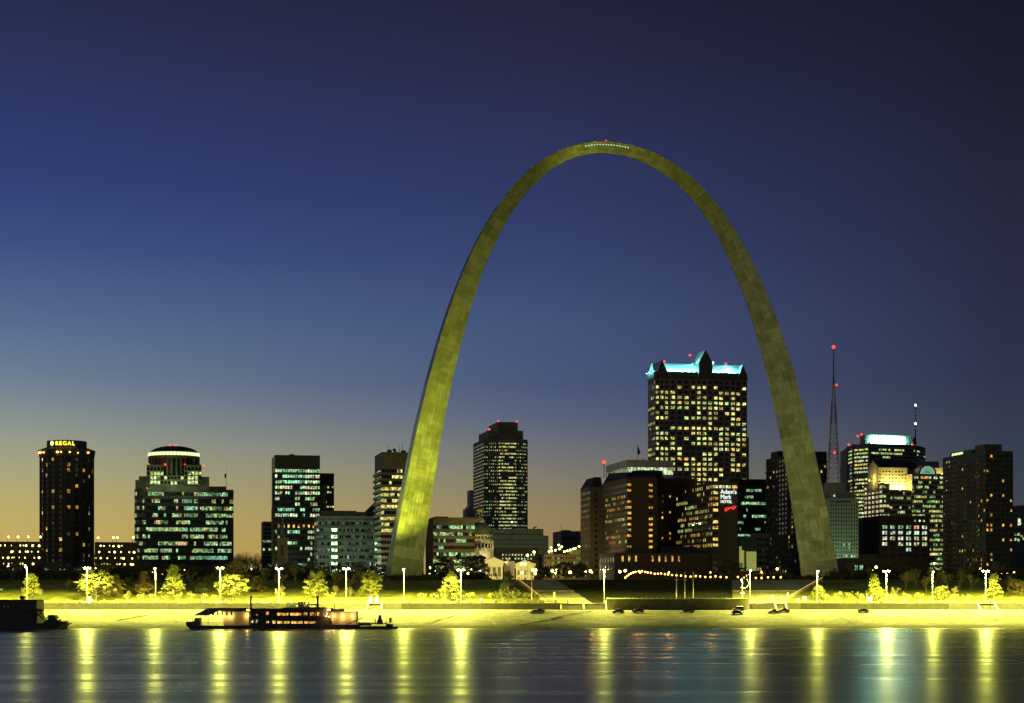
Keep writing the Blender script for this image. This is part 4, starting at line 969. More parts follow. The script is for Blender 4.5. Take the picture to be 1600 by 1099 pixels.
B.part('sign_emblem', q, 'sign_red')
q = MB(); ax = X(945, YW); q.tube((ax, YW+8, zb(745,YW)),(ax, YW+8, zb(722,YW)),.22); q.ball((ax, YW+8, zb(720.5,YW)), .9, 8, 1); B.part('beacon_mast', q, ['steel_dark','red_beacon'])
B.finish()
fp = empty('flagpole', 'flagpole with a drooping flag above the middle of the brown hotel', 'flagpole', (X(996,970), 970, zb(735,985)))
q = MB(); q.tube((0,0,0),(0,0,13.5),.16,.09); q.build('pole','mast_steel',fp)
q = MB(); q.add([(0,0,12.8),(.4,.1,12.0),(1.7,.2,8.6),(.6,.1,7.0),(0,0,8.0),(0,.06,12.8),(.4,.16,12.0),(1.7,.26,8.6),(.6,.16,7.0),(0,.06,8.0)],[(4,3,2,1,0),(5,6,7,8,9)]); q.build('flag','flag_cloth',fp)

# --- pale building behind the hotel
Y = 1130; pb = boxplan(947, 980, 1052, Y); B = Bld('pale_office', 'pale flat-topped building with one lit window band behind the hotel', base=pb[0], wallmat='light_panel')
B.block(pb, G0, zb(718.5,Y), {0: dict(nx=14, nz=1, fx=.94, fz=1, dep=.5, litf=lambda i,j,nx: (.75,.95,.55) if i < nx-4 else (.9,1.1,.6), top=zb(718.5,Y)-zb(730,Y), bot=zb(741,Y)-G0), 3: dict(nx=10, nz=1, fx=.97, fz=1, dep=.5, litf=lambda i,j,nx: (.28,.4,.22) if i > 3 else (.16,.22,.14), top=zb(718.5,Y)-zb(730,Y), bot=zb(741,Y)-G0)})
q = MB(); q.box(X(1004,Y),X(1011,Y),Y+14,Y+20,zb(718.5,Y),zb(716,Y)); q.tube((X(1006,Y),Y+14,zb(716,Y)),(X(1009,Y),Y+14,zb(714,Y)),.2); B.part('rooftop_unit', q, 'steel_dark'); B.finish()

# --- tallest tower with teal gabled roofs
Y = 1300; pb = boxplan(1012.6, 1024.5, 1168.5, Y, 21); P0,P1,P2,P3 = pb
B = Bld('gabled_tower', 'tallest tower with a gabled roof floodlit teal', base=P0, wallmat='tan_wall'); 
Lf = hypot(P1[0]-P0[0], P1[1]-P0[1]); ze = zb(591, Y); Df = 21
def Q(u, v): return (P0[0]+E1[0]*u+BK[0]*v, P0[1]+E1[1]*u+BK[1]*v)
def U(px): return tface(P0, E1, px)
fr = lit(141, .62, MIXY, run=.18, rowvar=.22, amp=(.6,1.6), rows={39:.02,38:.45,35:.75,33:.6,32:.6,30:.75,26:.5})
poly = [Q(0,1.6), Q(U(1046),1.6), Q(U(1046),0), Q(U(1078),0), Q(U(1078),-1.4), Q(U(1122),-1.4), Q(U(1122),0), Q(U(1150),0), Q(U(1150),1.6), Q(Lf,1.6), Q(Lf,Df), Q(0,Df)]
nz_ = 40; cm = dict(nz=nz_, fx=.62, fz=.55, dep=.4, top=.6, bot=1)
def sh(k): return lambda i,j,nx: fr(i+k, j, nx)
B.block(poly, G0, ze, {0: dict(cm, nx=3, litf=sh(0)), 2: dict(cm, nx=3, litf=sh(3)), 4: dict(cm, nx=5, litf=sh(6)), 6: dict(cm, nx=3, litf=sh(11)), 8: dict(cm, nx=2, litf=sh(14)), 11: dict(cm, nx=5, fx=.6, litf=lit(142,.6,MIXY,run=.3,amp=(.5,1.2)))})
B.block([Q(Lf+.02,4),Q(Lf+2.2,4),Q(Lf+2.2,Df-2),Q(Lf+.02,Df-2)], G0, zb(680,Y), {0: dict(nx=1,nz=22,fx=.7,fz=.4,dep=.3,litf=lit(143,.15,YEL,rowvar=.1),top=1)})
mu = MB()
for k in range(1,17): mu.obox(Q(Lf*k/17-.22,-1.6), E1, .45, 0.19, zb(742,Y), zb(742,Y)) if False else None
# roofs: long ridge parallel to the front plus three cross gables with dark faces
zr, zs = zb(565.5, Y), zb(581, Y)
q = MB(); q.add([(*Q(0,3.5),zs),(*Q(Lf,3.5),zs),(*Q(Lf,9),zr),(*Q(0,9),zr),(*Q(0,Df-2),zs),(*Q(Lf,Df-2),zs),(*Q(Lf,Df-8),zr),(*Q(0,Df-8),zr)],[(0,1,2,3),(3,2,6,7),(7,6,5,4)])
B.part('roof_slope', q, 'roof_pale')
pp = MB(); pp.obox(Q(-.1,1.3), E1, Lf+.2, .8, ze, zs+.6); pp.obox(Q(-.1,2.2), BK, Df-4, .8, ze, zs+.2); B.part('parapet', pp, 'dark_stone')
def gable(pa, pm_, pc, ybase, yap, front, depth, wall_y=None):
    ua, um, uc = U(pa), U(pm_), U(pc); zb_ = zb(ybase, Y); za_ = zb(yap, Y)
    f_ = MB(); zw = ze
    f_.face([(*Q(ua,front),zw),(*Q(uc,front),zw),(*Q(uc,front),zb_),(*Q(um,front),za_),(*Q(ua,front),zb_)])
    f_.face([(*Q(ua,front),zw),(*Q(ua,front),zb_),(*Q(ua,front+6),zb_),(*Q(ua,front+6),zw)]); f_.face([(*Q(uc,front+6),zw),(*Q(uc,front+6),zb_),(*Q(uc,front),zb_),(*Q(uc,front),zw)])
    B.part('gable_wall', f_, 'dark_stone')
    r_ = MB(); r_.face([(*Q(ua-.3,front-.3),zb_+.02),(*Q(um,front-.3),za_+.05),(*Q(um,front+depth),za_+.05),(*Q(ua-.3,front+depth),zb_+.02)]); r_.face([(*Q(um,front-.3),za_+.05),(*Q(uc+.3,front-.3),zb_+.02),(*Q(uc+.3,front+depth),zb_+.02),(*Q(um,front+depth),za_+.05)]); B.part('gable_roof', r_, 'roof_pale')
gable(1024.5, 1035, 1045.5, 588, 562, .9, 15); gable(1091, 1101.5, 1112.5, 566, 545, -1.6, 20); gable(1153.5, 1161.5, 1168.8, 588, 566, .9, 15)
# left end roof over the side wall
r_ = MB(); r_.face([(*Q(-.2,4),zb(587,Y)),(*Q(3.5,7),zb(570,Y)),(*Q(3.5,17),zb(569,Y)),(*Q(-.2,20.5),zb(586,Y))]); B.part('gable_roof', r_, 'roof_pale')
TEAL = (.22,.95,1.0)
for u_ in [U(1050)+k*(U(1087)-U(1050))/4 for k in range(5)] + [U(1116)+k*(U(1150)-U(1116))/4 for k in range(5)]:
    q = MB(); q.ball((*Q(u_,3.4), zs+.9), .5, 8); B.part('flood_lamp', q, 'teal_strip')
    a_ = Q(u_,2.9); lamp('flood_bulb', (a_[0]-B.base[0], a_[1]-B.base[1], zs+1.5-B.base[2]), 2600, TEAL, .4, B.root)
for u_, v_, z_ in ((U(1083),2,zb(566,Y)), (-2.5,9,zb(579,Y)), (-2.5,16,zb(579,Y)), (U(1049),1.5,zb(574,Y)),(U(1141),4,zb(572,Y))):
    a_ = Q(u_,v_); q = MB(); q.ball((a_[0],a_[1],z_-.4), .3, 6); B.part('flood_lamp', q, 'teal_strip'); lamp('flood_bulb', (a_[0]-B.base[0], a_[1]-B.base[1], z_+.3-B.base[2]), 2600, TEAL, .4, B.root)
q = MB(); a_ = Q(U(1113.5),0); q.ball((*a_, zb(565,Y)), 1.0, 8); B.part('flood_lamp', q, 'teal_strip')
B.beacon([(*Q(U(1045),12),zb(561.5,Y)),(*Q(U(1088),16),zb(549,Y)),(*Q(U(1142),12),zb(565,Y)-0+1.2)], 1.1)
B.finish()

# --- offices between the hotel and the right leg
Y = 1080; pb = boxplan(1140, 1140, 1197, Y, 25); B = Bld('ribbon_office', 'flat-roofed office with green lit window bands right of the hotel sign', base=pb[0], wallmat='black_wall')
B.block(pb, G0, zb(748.5,Y), {0: dict(nx=26, nz=16, fx=1, fz=.42, dep=.3, litf=lit(151,.5,TEALW,run=.6,rowvar=0,rows={15:0,14:.35,13:.3,12:.9,11:.12,10:.6,9:.6,8:.65,7:.8,6:.6,5:.3,4:.2,3:.2,2:.1,1:0,0:0},amp=(.5,1.1)), top=1)}); B.finish()
Y = 985; pb = boxplan(1154, 1154, 1182.5, Y, 12); B = Bld('glass_lobby', 'dark block with a tall yellow-lit glass lobby at its foot', base=pb[0], wallmat='dark_stone')
B.block(pb, G0, zb(838,Y)); 
for a_, c_, t_ in ((1155,1158.6,854),(1159,1162.5,860),(1166,1169,862),(1169.6,1177.5,862),(1178,1181.5,862)):
    p_ = off(off(pb[0],E1,tface(pb[0],E1,a_)),BK,-.4); q = MB(); q.obox(p_, E1, tface(pb[0],E1,c_)-tface(pb[0],E1,a_), .39, zb(892,Y), zb(t_,Y)); B.part('glass_bay', q, 'interior_yellow')
B.finish()
Y = 1010; pb = boxplan(1182.7, 1182.7, 1198, Y, 12); B = Bld('grey_block', 'small grey block with faint windows beside the glass lobby', base=pb[0], wallmat='grey_wall')
B.block(pb, G0, zb(833,Y), {0: dict(nx=4, nz=7, fx=.7, fz=.45, dep=.3, litf=lit(155,.12,DIMG+[(.5,.5,.3)],rowvar=.05), top=2, bot=3)}); B.finish()

# --- apartment tower behind the right leg
Y = 1000; pb = boxplan(1197, 1255, 1292, Y); B = Bld('apartment_tower', 'dark apartment tower partly hidden by the right leg of the arch', base=pb[0], wallmat='dark_stone')
zt = zb(707, Y+8); f1 = lit(161,.07,ORG,run=.1,rowvar=.05,amp=(.5,1.2))
def fs_(i,j,nx):
    c = f1(i,j,nx)
    if c: return c
    r_ = random.Random(i*37+j*101); return (.14,.11,.08) if (i in (4,5,6,8) and j > 9) else ((.06,.12,.09) if r_.random() < .06 else None)
B.block(pb, G0, zt, {3: dict(nx=12, nz=26, fx=.5, fz=.5, dep=.4, litf=fs_, top=1.5), 0: dict(nx=7, nz=26, fx=.55, fz=.5, dep=.4, litf=lambda i,j,nx: (1.3,.75,.2) if (i,j) in ((3,24),(5,22),(5,17),(5,18),(5,15),(5,13)) else f1(i+30,j,nx), top=1.5)})
B.block(sub(pb,.3,.62,.1,.3), zt, zb(698.5,Y+8)); B.block(sub(pb,.1,.5,.72,.93), zt, zb(706,Y+50))
q = MB()
for k in range(13):
    z = zb(724+13*k, Y+10); q = MB(); q.obox(off(off(pb[1],E1,.02),BK,3), E1, 1.5, 4, z, z+1.0); B.part('balcony', q, 'dark_stone')
    z2 = zb(728+13*k, Y+60); q = MB(); q.obox(off(off(pb[3],E1,-1.5),BK,-6), E1, 1.48, 3, z2, z2+1.0); B.part('balcony', q, 'dark_stone'); B.finish()

# --- pale stone loft with painted name, radio tower on the roof block behind it
Y = 940; pb = boxplan(1292.5, 1292.5, 1341, Y, 20); B = Bld('stone_loft', 'pale stone block with rows of dark windows and a painted name', base=pb[0], wallmat='pale_stone')
zt = zb(779, Y)
f1 = lambda i,j,nx: (.5,1,.6) if (i,j) in ((6,3),(8,3),(8,2)) else ((.9,1.1,.7) if j == 0 and i in (6,7,9,10,11) else None)
B.block(pb, G0, zt, {0: dict(nx=12, nz=14, fx=.52, fz=.55, dep=.35, litf=f1, top=2.6, bot=zb(872,Y)-G0)})
q = MB(); ln = hypot(pb[1][0]-pb[0][0], pb[1][1]-pb[0][1])
for k in range(7): q.obox(off(off(pb[0],E1,max(0,ln*k/6-.45)),BK,-.22), E1, .8 if k < 6 else .45, .21, G0+4, zt-2.7)
q.obox(off(pb[0],BK,-.5), E1, ln, .49, zt-.5, zt+.15); B.part('pilaster', q, 'pale_stone')
p_ = off(off(pb[0],E1,1.3),BK,-.12); text('ITH BUILDING', 1.75, 'black_wall', (p_[0],p_[1],zt-2.15), TH, B.root, B.base, extrude=.03, name='painted_name', bold=.05, sx=1.06)
B.block(boxplan(1288,1288,1337,Y+22,14), G0, zb(768,Y+22), roof=True); B.block(boxplan(1295.5,1295.5,1319,Y+26,8), zb(768,Y+22), zb(754,Y+26)); 
q = MB(); q.face([(X(1314,Y),Y+21.8,zb(773,Y)),(X(1316.5,Y),Y+21.8,zb(773,Y)),(X(1316.5,Y),Y+21.8,zb(770,Y)),(X(1314,Y),Y+21.8,zb(770,Y))],0,(.5,1,.7)); B.part('penthouse_window', q, 'lit_glass')
B.finish()
for wx, wy, pw_ in ((1308,Y-14,5200),(1326,Y-14,5200)):
    x_ = X(wx,wy); rt_ = empty('floodlight','ground floodlight washing the pale stone block in green','floodlight',(x_,wy,G0),0,'floodlights before the pale stone block'); b_ = MB(); b_.tube((0,0,0),(0,0,.5),.08); b_.box(-.3,.3,-.2,.2,.5,.9); b_.build('lamp_housing','steel_dark',rt_); lamp('bulb',(0,.3,1.4),pw_,(.45,1,.55),.3,rt_)
# radio tower
YT = 966; tx = X(1303.5, YT); z0_ = zb(754,YT); rt = empty('radio_tower', 'red and white lattice radio tower with red beacons', 'radio tower', (tx, YT+2, z0_))
H = zb(602,YT)-z0_; w0, w1_ = 3.4, .55
def wd(z): return w0 + (w1_-w0)*min(1, z/H)**.8
secs = 20
for half in range(2): pass
for band in range(5):
    q = MB()
    for k in range(band*4, band*4+4):
        za_, zb2 = H*k/secs, H*(k+1)/secs; a_, c_ = wd(za_), wd(zb2)
        cs = ((-1,-1),(1,-1),(1,1),(-1,1))
        for i_ in range(4):
            s0, s1 = cs[i_], cs[(i_+1)%4]; rad_ = .17
            q.tube((s0[0]*a_,s0[1]*a_,za_),(s0[0]*c_,s0[1]*c_,zb2),rad_,None,4)
            q.tube((s0[0]*a_,s0[1]*a_,za_),(s1[0]*c_,s1[1]*c_,zb2),.07,None,3); q.tube((s1[0]*a_,s1[1]*a_,za_),(s0[0]*c_,s0[1]*c_,zb2),.07,None,3)
            q.tube((s0[0]*c_,s0[1]*c_,zb2),(s1[0]*c_,s1[1]*c_,zb2),.11,None,3)
    q.build('lattice_section', 'mast_steel' if band % 2 == 0 else 'red_paint', rt)
q = MB(); q.tube((0,0,H),(0,0,H+(zb(580,YT)-zb(602,YT))),.6,.3,6); q.tube((0,0,zb(580,YT)-z0_),(0,0,zb(545,YT)-z0_),.28,.12,6)
for k in range(9): zz_ = zb(577-3.4*k,YT)-z0_; q.tube((0,0,zz_),(0,0,zz_+.4),.42,None,6)
q.build('mast','steel_dark',rt)
q = MB(); q.tube((-1.7,0,H-1),(1.7,0,H-1),.12); q.tube((-3,0,zb(709,YT)-z0_),(3,0,zb(709,YT)-z0_),.14); q.build('cross_arm','steel_dark',rt)
for dx_, py, r_ in ((0,541.5,.85),(1.5,601.5,.55),(.3,707.5,.6)):
    q = MB(); q.ball((dx_,-1.2 if py > 550 else 0,zb(py,YT)-z0_),r_,10); q.build('beacon','red_beacon',rt)

# --- sign tower with teal-white panel
Y = 1350; A_ = (X(1324.5,Y+32),Y+32); B_ = (X(1333,Y+12),Y+12); C_ = (X(1358,Y),Y); D_ = (X(1431,Y+16),Y+16); E_ = (X(1446,Y+40),Y+40)
B = Bld('braced_tower', 'wide office tower with a glowing teal-white roof sign and diagonal bracing', base=C_, wallmat='grey_wall')
ztop = zb(694.5, Y+8); poly = [A_, B_, C_, D_, E_, (X(1446,Y+40)+4,Y+85), (A_[0]+4,Y+85)]
nz_ = 36; cm = dict(nz=nz_, fx=1, fz=.48, dep=.4, top=zb(694,Y)-zb(700,Y), bot=3)
tw_ = lit(171,.5,YEL+GREEN+GREEN,run=.6,rowvar=.25,amp=(.6,1.3),rows={35:.6,34:.5,33:.55,32:.15,31:.3,30:.4})
B.block(poly, G0, ztop, {0: dict(cm,nx=3,litf=lit(172,.45,YEL+GREEN)), 1: dict(cm,nx=9,litf=lit(173,.8,YEL+[(.75,1,.6)],run=.7,rowvar=.15,amp=(.8,1.5))), 2: dict(cm,nx=24,litf=tw_), 3: dict(cm,nx=7,litf=lit(174,.22,GREEN,rowvar=.15))})
q = MB()
for P_ in (A_,B_,C_,D_): q.tube((P_[0],P_[1]-.3,G0),(P_[0],P_[1]-.3,ztop+.3),.9,None,6)
nb = 6; zs_ = [zb(697+15.5*k, Y) for k in range(9)]
for k in range(8):
    m_ = ((B_[0]+C_[0])/2,(B_[1]+C_[1])/2-.6)
    for e_ in (B_, C_): q.tube((m_[0],m_[1],zs_[k]),(e_[0],e_[1]-.6,zs_[k+1]),.28,None,4)
B.part('brace', q, 'dark_stone')
cr_ = [(X(1344,Y+14),Y+14),(X(1352,Y+8),Y+8),(X(1427,Y+24),Y+24),(X(1432,Y+60),Y+60),(X(1344,Y+60),Y+60)]
B.block(cr_, ztop, zb(680,Y+14))
s0, s1 = (X(1362,Y+9),Y+9), (X(1414,Y+19),Y+19); dd = hypot(s1[0]-s0[0],s1[1]-s0[1]); q = MB(); q.obox((s0[0],s0[1]-1.2),((s1[0]-s0[0])/dd,(s1[1]-s0[1])/dd),dd,.6,zb(690.5,Y),zb(682,Y)); B.part('sign_panel', q, 'teal_sign')
B.beacon([(X(1331,Y),Y+12,zb(693,Y)),(X(1345,Y),Y+12,zb(679.5,Y)),(X(1350,Y),Y+10,zb(677.5,Y)),(X(1359,Y),Y-1,zb(691.5,Y)),(X(1424.5,Y),Y+24,zb(679.5,Y)),(X(1433,Y),Y+16,zb(692.5,Y))],1.05)
q = MB(); ax = X(1430.5,Y+30); q.tube((ax,Y+30,ztop),(ax,Y+30,zb(627,Y)),.45,.28,6)
for k in range(9): zz_ = zb(633+6*k,Y); q.tube((ax,Y+30,zz_),(ax,Y+30,zz_+1),.6,None,6)
B.part('antenna_mast', q, 'steel_dark')
for py in (627,656.5): q = MB(); q.ball((ax,Y+29.6,zb(py,Y)),.75,8); B.part('antenna_light', q, 'white_lamp')
B.finish()

# --- stepped building floodlit yellow, with a glass fan window
Y = 1230; pb = boxplan(1366, 1379, 1474, Y, 34); P0 = pb[0]; B = Bld('stepped_building', 'stepped office floodlit yellow at the top, with a round fan window', base=P0, wallmat='tan_wall'); B.mats.append('pale_stone')
def Q(u, v): return (P0[0]+E1[0]*u+BK[0]*v, P0[1]+E1[1]*u+BK[1]*v)
def U(px): return tface(P0, E1, px)
Lf = U(1474); z_l = zb(749,Y); Dd = 34
rb = dict(fx=1, fz=.5, dep=.4)
nz_ = 21; bot = zb(900,Y)-G0 if zb(900,Y) > G0 else 2
g1 = lit(181,.62,YEL+GREEN,run=.5,rowvar=.25,amp=(.45,1.15)); 
ub = U(1424)
B.block([Q(0,0),Q(U(1390),0),Q(U(1390),Dd),Q(0,Dd)], G0, zb(755,Y), {0: dict(rb,nx=4,nz=nz_,litf=g1,top=.8), 3: dict(nx=5,nz=nz_,fx=.7,fz=.55,dep=.3,litf=lambda i,j,nx: random.Random(i*7+j*31).choice([(1,.9,.42),(.75,.5,.36),(.9,.8,.4)]),top=.8)})
B.block([Q(U(1390),1.2),Q(ub,1.2),Q(ub,Dd),Q(U(1390),Dd)], G0, zb(765,Y), {0: dict(rb,nx=12,nz=nz_-1,litf=lambda i,j,nx: g1(i+4,j,nx),top=.8)})
g2 = lit(182,.6,YEL+GREEN,run=.4,rowvar=.25,amp=(.45,1.1))
def g3(i,j,nx):
    if j == nz_+1: return (1.2,.65,.15) if i in (4,5,6,7) else ((.8,.9,.5) if i % 3 else None)
    return g2(i,j,nx)
B.block([Q(ub,-1.2),Q(Lf,-1.2),Q(Lf,Dd),Q(ub,Dd)], G0, zb(740,Y), {0: dict(rb,nx=15,nz=nz_+2,litf=g3,top=.9)})
# yellow-lit upper storeys
u0, u1 = U(1385.5), ub-.02; zt1 = zb(729.5,Y); zlow = zb(757,Y)
B.block([Q(u0-3.2,7),Q(u1,7),Q(u1,26),Q(u0-3.2,26)], zb(768,Y), zt1, {0: dict(nx=9,nz=5,fx=.55,fz=.42,dep=.3,litf=lambda i,j,nx: (.5,.45,.12) if (i+j)%4==0 else None,top=1.6,bot=4)}, m=1, roof=False)
q = MB(); zr = zb(716,Y)
q.add([(*Q(u0-3.5,6.5),zt1),(*Q(u1+8,6.5),zt1),(*Q(u1+8,16.5),zr),(*Q(u0-3.5,16.5),zr),(*Q(u0-3.5,26.5),zt1),(*Q(u1+8,26.5),zt1)],[(0,1,2,3),(3,2,5,4)]); B.part('ridge_roof', q, 'roof_dark')
q = MB(); q.face([(*Q(u0-3.2,26),zt1),(*Q(u0-3.2,7),zt1),(*Q(u0-3.2,16.5),zr-.1)]); B.part('gable_end', q, 'pale_stone')
# barrel vault with fan window
uc = U(1448); Rv = 14.5*Y/F; zc = zb(740,Y)+.03; q = MB(); vs = []
for v_ in (-1.4, 24):
    for k in range(17): t_ = pi*k/16; vs.append((*Q(uc+Rv*cos(t_),v_), zc+Rv*sin(t_)))
q.add(vs, [(k,k+1,k+18,k+17) for k in range(16)]); B.part('barrel_roof', q, 'roof_pale')
q = MB(); Ri = 12.2*Y/F
for k in range(16):
    t_, s_ = pi*k/16, pi*(k+1)/16
    q.face([(*Q(uc+Ri*cos(t_),-1.45),zc+Ri*sin(t_)),(*Q(uc+Ri*cos(s_),-1.45),zc+Ri*sin(s_)),(*Q(uc+Rv*cos(s_),-1.45),zc+Rv*sin(s_)),(*Q(uc+Rv*cos(t_),-1.45),zc+Rv*sin(t_))])
B.part('arch_frame', q, 'tan_wall')
q = MB(); q.face([(*Q(uc+Ri*cos(pi*k/16),-1.3),zc+Ri*sin(pi*k/16)) for k in range(17)]); B.part('fan_window', q, 'fan_glass')
q = MB()
for k in range(1,12): t_ = pi*k/12; q.tube((*Q(uc+.8*cos(t_),-1.4),zc+.8*sin(t_)),(*Q(uc+Ri*cos(t_),-1.4),zc+Ri*sin(t_)),.09,None,4)
for rr_k in (.35,.68):
    for k in range(16): t_,s_ = pi*k/16,pi*(k+1)/16; q.tube((*Q(uc+Ri*rr_k*cos(t_),-1.4),zc+Ri*rr_k*sin(t_)),(*Q(uc+Ri*rr_k*cos(s_),-1.4),zc+Ri*rr_k*sin(s_)),.08,None,4)
B.part('fan_bars', q, 'steel_dark')
B.block([Q(uc+Rv+.3,5),Q(Lf+3,5),Q(Lf+3,20),Q(uc+Rv+.3,20)], zb(740,Y), zb(729,Y), m=1)
B.block([Q(U(1430),14),Q(Lf+3,14),Q(Lf+3,30),Q(U(1430),30)], zb(740,Y), zb(717.5,Y))
for u_, v_, z_, pw_ in ((u0+3,2.5,zb(754,Y),6500),(u0+9,3.5,zb(760,Y),7500),(u0+14,4.0,zb(762,Y),7500),(u0-7,14,zb(748,Y),2500),(Lf-.5,1.5,zb(738,Y),1200)):
    a_ = Q(u_,v_); q = MB(); q.ball((a_[0],a_[1],z_-.6),.35,6); B.part('flood_lamp', q, 'sodium_soft'); lamp('flood_bulb',(a_[0]-B.base[0],a_[1]-B.base[1],z_-B.base[2]),pw_,(1,.80,.16),.4,B.root)
B.finish()

# --- brick warehouse with round-headed windows
Y = 990; pb = boxplan(1364, 1374, 1453, Y, 24); B = Bld('brick_warehouse', 'brick warehouse with paired round-headed white windows', base=pb[0], wallmat='red_brick')
nz_ = 7; zt = zb(806,Y)
rows = {6:0,5:.9,4:.95,3:.9,2:.9,1:.35,0:.25}
fw = lit(191,.7,[(.85,1,.55),(.95,1,.65),(.7,1,.7)],run=.2,rowvar=0,amp=(.8,1.5),rows=rows)
def f_(i,j,nx):
    if j == 5: return (.35,.6,.35) if i < 8 else ((1.2,.6,.2) if i < 10 else (1.2,1.4,.9)) 
    return fw(i//2,j,nx)
B.block(pb, G0, zt, {0: dict(nx=19, nz=nz_, fx=.84, fz=.6, dep=.25, litf=lambda i,j,nx: f_(i*2//3,j,nx), skip=lambda i,j: i%3 == 0 or j == 6, top=1.6, bot=zb(872,Y)-G0)})
q = MB(); 
ln = hypot(pb[1][0]-pb[0][0], pb[1][1]-pb[0][1]); q.obox(off(pb[0],BK,-.6),E1,ln,.59,zt-.7,zt+.2); q.obox(off(pb[0],BK,-.3),E1,ln,.29,zb(818,Y),zb(817,Y)); B.part('cornice', q, 'brown_brick')
for k, px in enumerate((1430,1437,1443.5)):
    p_ = off(off(pb[0],E1,tface(pb[0],E1,px)),BK,-.1); q = MB(); q.face([(p_[0]+E1[0]*.6*cos(t_),p_[1]+E1[1]*.6*cos(t_),zb(813.5,Y)+.6*sin(t_)) for t_ in [2*pi*m_/12 for m_ in range(12)]],0,(1,1.2,.8)); B.part('round_window', q, 'lit_glass')
B.finish()
Y = 1010; pb = boxplan(1347, 1356, 1371, Y, 20); B = Bld('dark_loft', 'narrow dark loft building left of the brick warehouse', base=pb[0], wallmat='dark_stone')
B.block(pb, G0, zb(811,Y), {0: dict(nx=4, nz=8, fx=.6, fz=.5, dep=.3, litf=lit(195,.5,[(.12,.2,.13),(.2,.32,.2)],rowvar=.2,rows={7:.1}), top=3, bot=3)}); B.finish()
Y = 900; pb = boxplan(1319, 1319, 1400, Y, 14); B = Bld('low_shed', 'low dark flat building at the foot of the pale stone block', base=pb[0], wallmat='dark_stone')
B.block(pb, G0, zb(872,Y), {0: dict(nx=30, nz=1, fx=.8, fz=.7, dep=.3, litf=lambda i,j,nx: (.5,1,.7) if i in (6,7,9,10) else None, top=3.2, bot=5.5)}); B.block(boxplan(1352,1352,1372,Y+3,8), zb(872,Y), zb(866,Y)); B.finish()
Y = 855; pb = boxplan(1304, 1304, 1366, Y, 8); B = Bld('market_building', 'low brick building with a thin row of warm windows right of the arch', base=pb[0], wallmat='red_brick')
B.block(pb, G0, zb(893,Y), {0: dict(nx=40, nz=1, fx=.6, fz=.6, dep=.2, litf=lit(197,.7,[(.7,.5,.15),(.5,.2,.08),(.8,.75,.25)],run=.3,amp=(.25,.9)), top=.5)}); B.finish()

# --- dark apartment block at right with orange windows
Y = 950; pb = boxplan(1473, 1540, 1583, Y); P0 = pb[0]; B = Bld('dark_apartments', 'dark apartment block at right with scattered orange windows and balconies', base=P0, wallmat='dark_stone')
zt = zb(704.5,Y); f1 = lit(201,.10,ORG+ORG+[(1,.8,.35)],run=.05,rowvar=.06,amp=(.5,1.4)); f2 = lit(202,.2,ORG,run=.25,rowvar=.16,amp=(.7,1.4))
B.block(pb, G0, zt, {3: dict(nx=16, nz=25, fx=.42, fz=.5, dep=.4, litf=f1, top=1.4, bot=3), 0: dict(nx=7, nz=25, fx=.55, fz=.52, dep=.35, litf=lambda i,j,nx: f2(i,j,nx) if i in (0,1,4,6) else None, top=1.4, bot=3)})
B.block(sub(pb,.0,.62,.02,.24), zt, zb(694,Y)); B.block(sub(pb,.05,.6,.34,.86), zt, zb(704,Y+24))
Df = hypot(pb[3][0]-P0[0],pb[3][1]-P0[1]); q = MB()
for k in range(24):
    z = G0+3+(zt-1.4-G0-3)/25*k+.2
    for v_ in (.1,.38,.64,.88): 
        if (k*7+int(v_*10)) % 5: q = MB(); a_ = off(P0,BK,Df*v_); q.prism([off(a_,E1,-1.5),off(a_,E1,-.02),off(off(a_,E1,-.02),BK,2.6),off(off(a_,E1,-1.5),BK,2.6)],z,z+1.05,0,True,True); B.part('balcony', q, 'tan_wall')
    if k % 3: q = MB(); a_ = off(off(pb[1],E1,.02),BK,4); q.obox(a_,E1,1.4,3,z,z+1.0); B.part('balcony', q, 'tan_wall')
q = MB(); Yp = Y+24; pen = sub(pb,.05,.6,.34,.86); n0 = pen[0]; n3 = pen[3]; dl = hypot(n3[0]-n0[0],n3[1]-n0[1])
for k in range(14):
    t_ = 2.0+k*.75; p_ = off(off(n0,BK,dl*.95-t_*1.25),E1,-.35); p2 = off(off(n0,BK,dl*.95-(t_+.7)*1.25),E1,-.35); q.tube((p_[0],p_[1],zb(709,Yp)+.7*abs(sin(k*1.9))),(p2[0],p2[1],zb(708,Yp)+.8*abs(cos(k*1.3))),.3,None,5)
B.part('sign_lettering', q, 'sign_green')
q = MB(); q.tube((X(1512,Yp),Yp+6,zb(704,Yp)),(X(1512,Yp),Yp+6,zb(699,Yp)),.15); q.box(X(1510,Yp),X(1514,Yp),Yp+5.8,Yp+6.2,zb(699.4,Yp),zb(698.4,Yp)); q.tube((X(1492,Yp),Yp+6,zb(704,Yp)),(X(1492,Yp),Yp+6,zb(700,Yp)),.1); B.part('antenna', q, 'steel_dark'); B.finish()
